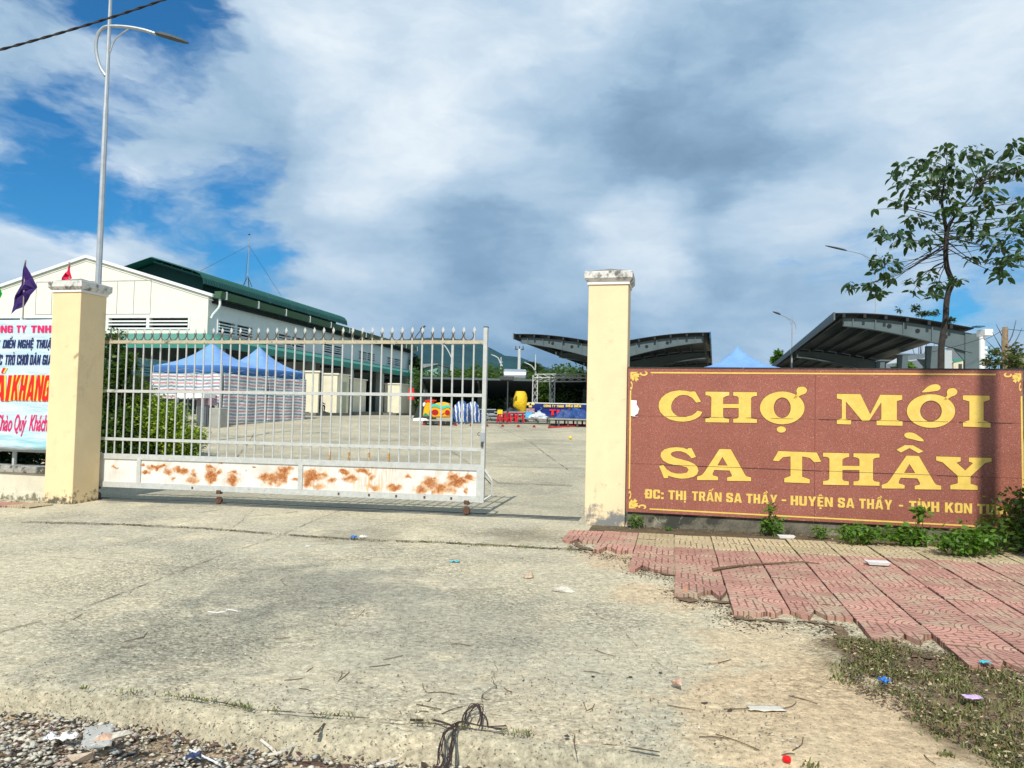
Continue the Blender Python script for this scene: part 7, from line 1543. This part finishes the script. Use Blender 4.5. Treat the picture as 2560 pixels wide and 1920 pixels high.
for x, y, k in ((610, 290, 40), (590, 330, 30), (845, 305, 10), (575, 360, 30), (1370, 540, 20), (1500, 580, 25), (1540, 640, 30), (1555, 680, 40), (770, 395, 12), (980, 485, 8), (950, 345, 6), (1240, 600, 8), (1320, 350, 6), (1690, 355, 6), (1880, 1190, 20), (1290, 1235, 14), (60, 1100, 14), (2050, 1180, 30), (2150, 1200, 40)): cs.append((Z2(x, y), k * 2))
for x, y in ((230, 640), (120, 655), (300, 640), (345, 655), (385, 625)): pass
for _ in range(40): f = rnd.random(); i = rnd.randrange(2, 8); cs.append((inner[i] + (inner[i + 1] - inner[i]) * f, rnd.randint(1, 9)))
for _ in range(30): cs.append((PL - D * rnd.uniform(.5, 2.5) - N * rnd.uniform(0, .12), 10))
tufts('joint_grass', cs, 0, .024, M_grass, .035)
# loose soil and dead leaves swept along edges
def flakes(name, pts, size, ms):
    P = np.array([tuple(p) for p in pts]); k = len(P); a = nr.uniform(0, 6.28, k); s_ = size * nr.uniform(.3, 1.3, k)[:, None]
    u = np.stack([np.cos(a), np.sin(a), nr.uniform(-.4, .4, k)], 1) * s_; v = np.stack([-np.sin(a), np.cos(a), nr.uniform(-.4, .4, k)], 1) * s_ * nr.uniform(.25, .7, k)[:, None]
    c = P + np.array([0, 0, 1]) * (.003 + np.abs(u[:, 2:3]))
    V = np.stack([c - u, c - v, c + u, c + v], 1).reshape(-1, 3); i = np.arange(k) * 4
    return tag(np_mesh(name, V, np.stack([i, i + 1, i + 2, i + 3], 1), ms, mi=nr.integers(0, len(ms), k)), kind='stuff')
M_f1 = simple('dead leaf brown', (.14, .08, .045), .9); M_f2 = simple('dead leaf dark', (.05, .035, .028), .9); M_f3 = simple('straw', (.42, .34, .20), .9); M_f4 = simple('pale chip', (.55, .52, .44), .9)
pts = []
for a, b_ in zip(edge, edge[1:]):
    L_ = (b_ - a).length
    for _ in range(int(L_ * 900)): p = a + (b_ - a) * rnd.random() + Vector((rnd.gauss(-.06, .09), rnd.gauss(-.08, .09), 0)); pts.append((p.x, p.y, G(p.x, p.y)))
for _ in range(1500): p = PR + D * rnd.uniform(.3, 6.5) - N * abs(rnd.gauss(.12, .11)); pts.append((p.x, p.y, G(p.x, p.y) + .012))
for a, b_ in zip(jA, jA[1:]):
    for _ in range(160): p = a + (b_ - a) * rnd.random() + Vector((0, rnd.gauss(0, .05), 0)); pts.append((p.x, p.y, G(p.x, p.y)))
for _ in range(3200): x = rnd.uniform(1430, 2300); p = Z2(x, rnd.uniform(700, 900 + (x - 1430) * .5)); pts.append((p.x, p.y, p.z + .02))
for _ in range(500): p = PL - D * rnd.uniform(.45, 3) + N * rnd.gauss(-.05, .10); pts.append((p.x, p.y, G(p.x, p.y)))
flakes('leaf_litter', pts, .011, [M_f1, M_f1, M_f1, M_f2, M_f2, M_f3])
pts = []
for _ in range(9000):   # grit and bits strewn over the drive
    px = rnd.uniform(-100, 2000); py = 1320 + 560 * rnd.random() ** .8; p = ground_at(px, py)
    if mnoise.noise(Vector((p.x * .8, p.y * .8, 9))) < -.1 and rnd.random() < .7: continue
    pts.append((p.x, p.y, p.z + .004))
flakes('grit', pts, .0065, [M_f2, M_f3, M_f4, M_f1])
pts = []
for _ in range(5200):   # dead leaves over the gravel
    x = rnd.uniform(-5.0, 1.4); yo = yline(outer, x); y = yo + .02 - rnd.random() ** 1.3 * 1.6; pts.append((x, y, G(x, y) - .115))
flakes('gravel_litter', pts, .016, [M_f1, M_f2, simple('purple brown leaf', (.10, .05, .045), .9)])
# twigs, each a thing
tw = [((1385, 492), (1600, 540)), ((1605, 575), (1785, 515)), ((1372, 562), (1490, 562)), ((1485, 393), (1712, 408)), ((1440, 310), (1475, 392)), ((245, 285), (400, 272)), ((708, 292), (808, 215)), ((722, 268), (742, 212)), ((1098, 108), (1272, 72)), ((975, 170), (1165, 148)), ((368, 358), (475, 382)), ((438, 212), (492, 176)), ((2145, 350), (2212, 388)), ((1955, 430), (2020, 452)), ((480, 552), (525, 585)), ((1480, 470), (1512, 443))]
TWG = 'dry twigs strewn over the concrete drive'
def twig(a, b_, r_=.0021, label='thin dry twig lying on the concrete drive', g=TWG):
    c = (a + b_) / 2; th_ = thing('twig', label, 'twig', c, 0, g); mid = Vector((rnd.uniform(-.01, .01), rnd.uniform(-.02, .02), .006)); MB().tube(spl([a - c + Vector((0, 0, .004)), mid, b_ - c + Vector((0, 0, .006))], 3), r_, 5).build('stem', M_twig, th_)
for (x0, y0), (x1, y1) in tw: twig(ground_at(640 + x0 * .2893, 1620 + y0 * .2893), ground_at(640 + x1 * .2893, 1620 + y1 * .2893))
Zb = lambda x, y: ground_at(x * .5787, 1200 + y * .5787)
for (x0, y0), (x1, y1) in (((315, 605), (358, 582)), ((535, 700), (615, 682)), ((618, 685), (636, 660)), ((1180, 688), (1255, 683)), ((525, 722), (590, 722)), ((1950, 712), (2030, 720)), ((1215, 432), (1240, 460)), ((1545, 595), (1575, 562)), ((860, 142), (940, 132)), ((1235, 145), (1285, 137))): twig(Zb(x0, y0), Zb(x1, y1))
for (x0, y0), (x1, y1) in (((880, 1100), (1068, 1172)), ((808, 1113), (935, 1122)), ((1212, 1172), (1258, 1117)), ((1195, 935), (1320, 972)), ((915, 993), (1058, 985)), ((670, 975), (790, 997)), ((310, 965), (322, 1002)), ((322, 1000), (356, 972)), ((272, 1102), (280, 1188)), ((358, 735), (450, 765)), ((1170, 990), (1228, 965)), ((890, 793), (945, 780)), ((310, 828), (380, 840)), ((1165, 1192), (1222, 1190)), ((1780, 1190), (1830, 1235)), ((1700, 995), (1840, 985)), ((2000, 875), (2130, 865)), ((1760, 1060), (1860, 1065))): twig(Z2(x0, y0), Z2(x1, y1))
for i, (px, py, l_) in enumerate(()): pass
# the long bent branch on the tiles
pts_ = [Z2(*p) + Vector((0, 0, .05)) for p in ((868, 412), (930, 402), (1010, 391), (1120, 384), (1250, 377), (1330, 385))]; c = pts_[0]; th_ = thing('fallen_branch', 'long bent dry branch lying across the red pavers', 'branch', c); MB().tube(spl([p - c for p in pts_], 3), [.014 - .010 * i / 15 for i in range(16)], 6).build('stem', M_twig, th_, smooth=True)
# black vine root tangle over the kerb
Z4 = lambda x, y: (640 + x * .2893, 1620 + y * .2893)
th_p = ground_at(*Z4(1800, 690)); th_ = thing('root_tangle', 'dark dried vine tangle hanging over the kerb edge', 'vine', th_p); mb = MB()
def tang(P, r_=.0019):
    q = []
    for x, y, h in P:
        g_ = ground_at(*Z4(x, y)); dz = 0
        if g_.y < yline(inner, g_.x): dz = -.10 * max(0, min(1, ((yline(inner, g_.x) - g_.y) / .38 - .3))) 
        q.append(g_ + Vector((0, 0, h * .6 + dz)) - th_p)
    mb.tube(spl(q, 4), r_, 4)
for _ in range(9):
    j = lambda: rnd.uniform(-26, 26)
    tang([(1700 + j(), 705 + j(), .02), (1780 + j(), 680, .04), (1860 + j(), 690, .03), (1980 + j(), 700, .02), (2150 + j(), 700 + j(), .01)]); tang([(1790 + j(), 690, .03), (1820 + j(), 640 + j(), .06), (1880 + j(), 605 + j(), .09), (1940 + j(), 605 + j(), .09), (1950 + j(), 650 + j(), .05), (1930 + j(), 690, .02)], .002)
    tang([(1720 + j(), 700, .02), (1650 + j(), 760 + j(), .03), (1610 + j() * 1.5, 850 + j(), .04), (1600 + j() * 1.5, 930, .03), (1560 + j(), 960, .02)], .0019); tang([(1720 + j(), 710, .02), (1700 + j(), 790 + j(), .03), (1680 + j(), 870, .04), (1660 + j(), 950, .03), (1610 + j(), 985, .02)], .0019)
tang([(1330, 632, .01), (1450, 635, .01)], .006); tang([(1520, 630, .01), (1600, 655, .015), (1710, 700, .02)], .005); tang([(1940, 620, .06), (1990, 640, .03), (2000, 680, .01)], .004)
mb.build('tangle', mat('black root', (.045, .03, .028), .9), th_, smooth=True)
# stones on the drive
def stone(label, px, py, s_, m, seed, g=None, name='stone', dims=(1, .8, .6)):
    import bmesh
    r_ = random.Random(seed); b_ = ground_at(px, py); bm = bmesh.new(); [bm.verts.new((r_.gauss(0, 1) * s_ * dims[0] * .5, r_.gauss(0, 1) * s_ * dims[1] * .5, abs(r_.gauss(0, 1)) * s_ * dims[2] * .6)) for _ in range(16)]
    bmesh.ops.convex_hull(bm, input=bm.verts); [bm.verts.remove(v) for v in [v for v in bm.verts if not v.link_faces]]; me = bpy.data.meshes.new('stone'); bm.to_mesh(me); bm.free(); me.materials.append(m)
    zmin = min(v.co.z for v in me.vertices); o = inst(name, me, None, (b_.x, b_.y, b_.z - zmin + .001)); tag(o, label, 'stone', g)
M_stA = mat('pale brick rubble', (.46, .36, .26), .9, .3, 30, .2, 90, .4, 60); M_stB = mat('pinkish stone', (.50, .34, .25), .9, .3, 30, .2, 90, .4, 60); M_stC = mat('grey pale rubble', (.50, .47, .40), .9, .3, 30, .2, 90, .4, 60)
stone('broken brick lump on the drive, the farther of two before the pillar', 1322, 1445, .060, M_stA, 1, dims=(1.2, .8, .7)); stone('flat pale stone on the drive nearer than the brick lump', 1413, 1480, .055, M_stC, 2, dims=(1.3, .8, .45)); stone('pink pointed stone alone on the drive in front of the red pavers', 1692, 1722, .042, M_stB, 6, dims=(.8, .8, 1.3))
stone('tan angular stone on the gravel at the bottom left', 200, 1905, .05, M_stA, 9); stone('rosy flat stone lying on the gravel', 258, 1850, .045, M_stB, 12, dims=(1.1, .9, .5)); stone('pale wedge stone on the gravel left of the kerb crack', 310, 1843, .04, M_stC, 15)
for i, (x, y) in enumerate(((350, 852), (510, 855), (940, 1000), (640, 835), (830, 965), (235, 1112))): p = Z2(x, y); stone(('small dark pebble on the drive near the pink pointed stone', 'small dark pebble right beside its twin before the pavers', 'small dark pebble close to the clear plastic film', 'small dark pebble alone before the broken pavers', 'small dark pebble left of the plastic film', 'small dark pebble on the kerb edge')[i], 1280 + x * .5787, 1200 + y * .5787, .014, simple('dark pebble', (.06, .05, .045), .9), 20 + i, 'dark pebbles on the drive', 'pebble')
# scraps of plastic and paper
def scrap(name, label, cat, px, py, w_, d_, m, h=.01, rz=0., seed=0, zf=0., tilt=0):
    b_ = ground_at(px, py); th_ = thing(name, label, cat, (b_.x, b_.y, b_.z + .006 + zf), rz)
    def fn(u, v): x, y = (u - .5) * w_ * (1 + .2 * mnoise.noise(Vector((v * 3, seed, 0)))), (v - .5) * d_ * (1 + .3 * mnoise.noise(Vector((u * 3, seed, 4)))); return (x, y, h * (.5 + mnoise.noise(Vector((u * 4, v * 4, seed)))) + tilt * v)
    MB().grid(fn, 8, 6).build('sheet', m, th_, smooth=True, solid=.0015)
M_pl = simple('white plastic', (.74, .74, .74), .4); M_clear = simple('cloudy plastic', (.36, .36, .34), .3); M_bl = simple('blue wrapper', (.03, .16, .50), .4); M_tq = simple('turquoise wrapper', (.05, .42, .50), .4); M_lil = simple('lilac wrapper', (.55, .38, .60), .5)
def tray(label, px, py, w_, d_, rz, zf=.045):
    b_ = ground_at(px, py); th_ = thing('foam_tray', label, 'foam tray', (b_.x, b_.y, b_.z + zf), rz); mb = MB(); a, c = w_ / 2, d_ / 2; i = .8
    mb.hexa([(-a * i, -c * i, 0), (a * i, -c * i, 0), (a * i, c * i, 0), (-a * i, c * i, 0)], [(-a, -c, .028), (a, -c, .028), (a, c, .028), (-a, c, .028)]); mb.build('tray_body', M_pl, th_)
    MB().box((-a * .75, -c * .75, .0282), (a * .75, c * .75, .0295)).build('inside', simple('shaded foam', (.62, .62, .62)), th_)  # greyer slab paints the shade in the hollow of the tray
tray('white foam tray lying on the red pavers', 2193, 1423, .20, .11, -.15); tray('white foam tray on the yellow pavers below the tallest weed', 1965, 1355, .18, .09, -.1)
scrap('plastic_sheet', 'grey cloudy plastic sheet standing half upright on the gravel', 'plastic sheet', 245, 1818, .12, .07, M_clear, .015, .35, 3, -.09, .07); scrap('plastic_bag', 'torn white plastic bag on the gravel left of the cloudy sheet', 'plastic bag', 155, 1803, .13, .05, M_pl, .03, .2, 5, -.09)
scrap('wrapper', 'blue wrapper in the grassy joint before the gate', 'wrapper', 885, 1349, .07, .05, M_bl, .03, .3, 7, .01); scrap('wrapper', 'white wrapper right of the blue one in the joint', 'wrapper', 908, 1347, .08, .04, M_pl, .02, .3, 8, .01); scrap('wrapper', 'turquoise wrapper on the drive left of the pillar foot', 'wrapper', 1137, 1407, .09, .035, M_tq, .015, .1, 9)
scrap('wrapper', 'lilac paper scrap in the grass at the lower right', 'wrapper', 2431, 1768, .085, .05, M_lil, .01, -.1, 10, .04); scrap('wrapper', 'light turquoise scrap in the grass near the right edge', 'wrapper', 2462, 1677, .06, .035, M_tq, .01, .1, 11, .04); scrap('wrapper', 'blue and white crumpled wrapper left in the grass', 'wrapper', 2212, 1724, .05, .045, M_bl, .03, .4, 12, .03)
scrap('plastic_film', 'flat clear plastic film on the drive near the centre bottom', 'plastic film', 1915, 1775, .17, .06, simple('dusty clear film', (.56, .53, .45), .5), .006, .0, 13); scrap('paper_scrap', 'small white paper scrap on the drive before the gate', 'paper', 770, 1368, .05, .03, M_pl, .01, 0, 14); scrap('wrapper', 'dark blue wrapper lying on the gravel by the kerb', 'wrapper', 485, 1845, .06, .04, simple('dark blue wrapper', (.03, .05, .12)), .02, .3, 15, -.09)
scrap('paper_scrap', 'orange scrap caught at the ragged paver edge', 'paper', 1713, 1487, .04, .035, simple('orange wrapper', (.8, .22, .03)), .02, .3, 16, .02)
for (x0, y0), (x1, y1), l_ in (((1640, 900), (1885, 1018), 'white plastic straw on the gravel'),): 
    a, b_ = ground_at(x0 * .2893, 1620 + y0 * .2893, -.09), ground_at(x1 * .2893, 1620 + y1 * .2893, -.09); th_ = thing('straw', l_, 'straw', a); MB().tube([Vector((0, 0, .01)), b_ - a + Vector((0, 0, .01))], .004, 6).build('tube', M_pl, th_)
for k, (P, l_) in enumerate(((((40, 815), (120, 880), (185, 945)), 'pale wood strip on the gravel, left one of the crossed pair'), (((100, 950), (220, 925), (320, 860)), 'pale wood strip on the gravel, right one of the crossed pair'), (((1040, 1030), (1120, 1010), (1215, 980)), 'pale wood strip near the kerb at the bottom'))):
    q = [ground_at(*Z4(x, y), -.09) for x, y in P]; th_ = thing('wood_strip', l_, 'wood strip', q[0], 0, 'pale wood strips on the gravel'); MB().tube([v - q[0] + Vector((0, 0, .012)) for v in q], .008, 4, sq=.5).build('strip', simple('pale wood', (.55, .50, .42)), th_)
b_ = ground_at(1967, 1902); th_ = thing('bottle_cap', 'bright red plastic cap at the bottom of the drive', 'bottle cap', b_); MB().tube([(0, 0, .001), (0, 0, .012), (0, 0, .016)], [.017, .017, .015], 14).build('cap_body', simple('bright red plastic', (.85, .01, .01), .3), th_); MB().tube([(0, 0, .0161), (0, 0, .0165)], .010, 12).build('cap_disc', simple('darker red plastic', (.6, .01, .01)), th_)
p_ = [ground_at(x * .5787, 1200 + y * .5787) for x, y in ((898, 572), (940, 575), (975, 570), (985, 562), (1028, 570))]; th_ = thing('string', 'pale string piece lying on the drive', 'string', p_[0]); MB().tube(spl([v - p_[0] + Vector((0, 0, .005)) for v in p_], 4), .004, 5).build('cord', M_pl, th_)
b_ = ground_at(1426, 1098); th_ = thing('ball', 'small yellow ball on the yard left of the right pillar', 'ball', b_); MB().grid(lambda u, v: (.055 * math.cos(u * 6.2832) * math.sin(v * math.pi), .055 * math.sin(u * 6.2832) * math.sin(v * math.pi), .055 - .055 * math.cos(v * math.pi)), 14, 8).build('ball_body', M_ych, th_, smooth=True)
a, b_ = ground_at(1370, 1070), ground_at(1470, 1065); th_ = thing('red_pole', 'thin red pole lying on the yard in front of the stage', 'pole', a); MB().tube([Vector((0, 0, .03)), b_ - a + Vector((0, 0, .03))], .03, 5).build('rod', M_red, th_)

# which twig is which: by the small thing lying nearest to it
tws = [o for o in COL.objects if o.name.split('.')[0] == 'twig' and o.parent is None]
ANC = [('the root tangle', (1130, 1830)), ('the red bottle cap', (1967, 1902)), ('the pink pointed stone', (1692, 1722)), ('the clear plastic film', (1915, 1775)), ('the pale string', (560, 1530)), ('the turquoise wrapper', (1137, 1407)), ('the flat pale stone', (1413, 1480)), ('the broken brick lump', (1322, 1445)),
       ('the first gate roller', (550, 1260)), ('the lilac paper scrap', (2431, 1768)), ('the blue and white wrapper', (2212, 1724)), ('the kerb crack', (824, 1792)), ('the blue wrapper in the joint', (885, 1349)), ('the straw on the gravel', (500, 1890)), ('the second gate roller', (1168, 1275))]
ANP = [(n, ground_at(*p)) for n, p in ANC]; used = {}
for o in sorted(tws, key=lambda o: o.location.y):
    v_ = [v.co for v in o.children[0].data.vertices]; L_ = max((a - v_[0]).length for a in v_); c = o.location; best = None
    size = 'long' if L_ > .22 else 'short' if L_ < .11 else 'thin'
    for n, p in sorted(ANP, key=lambda q: (q[1] - c).length)[:6]:
        dx, dy = c.x - p.x, c.y - p.y
        dr = ('left of' if dx < 0 else 'right of') if abs(dx) > abs(dy) else ('beyond' if dy > 0 else 'nearer than')
        lab = '%s dry twig on the drive %s %s' % (size, dr, n)
        if lab not in used: best = lab; break
    o['label'] = best or lab; used[o['label']] = 1

# ================================================================== AIR
hz = bpy.data.materials.new('air'); hz.use_nodes = True; hz.node_tree.nodes.clear(); t = NT(hz.node_tree)
pvn = t.n('ShaderNodeVolumePrincipled'); pvn.inputs['Color'].default_value = (.22, .56, .95, 1); pvn.inputs['Density'].default_value = .00006; pvn.inputs['Anisotropy'].default_value = .2
ho = t.n('ShaderNodeOutputMaterial'); hz.node_tree.links.new(pvn.outputs[0], ho.inputs['Volume'])
tag(MB().box((-6400, -300, -4), (6400, 6400, 420)).build('haze', hz), kind='stuff')
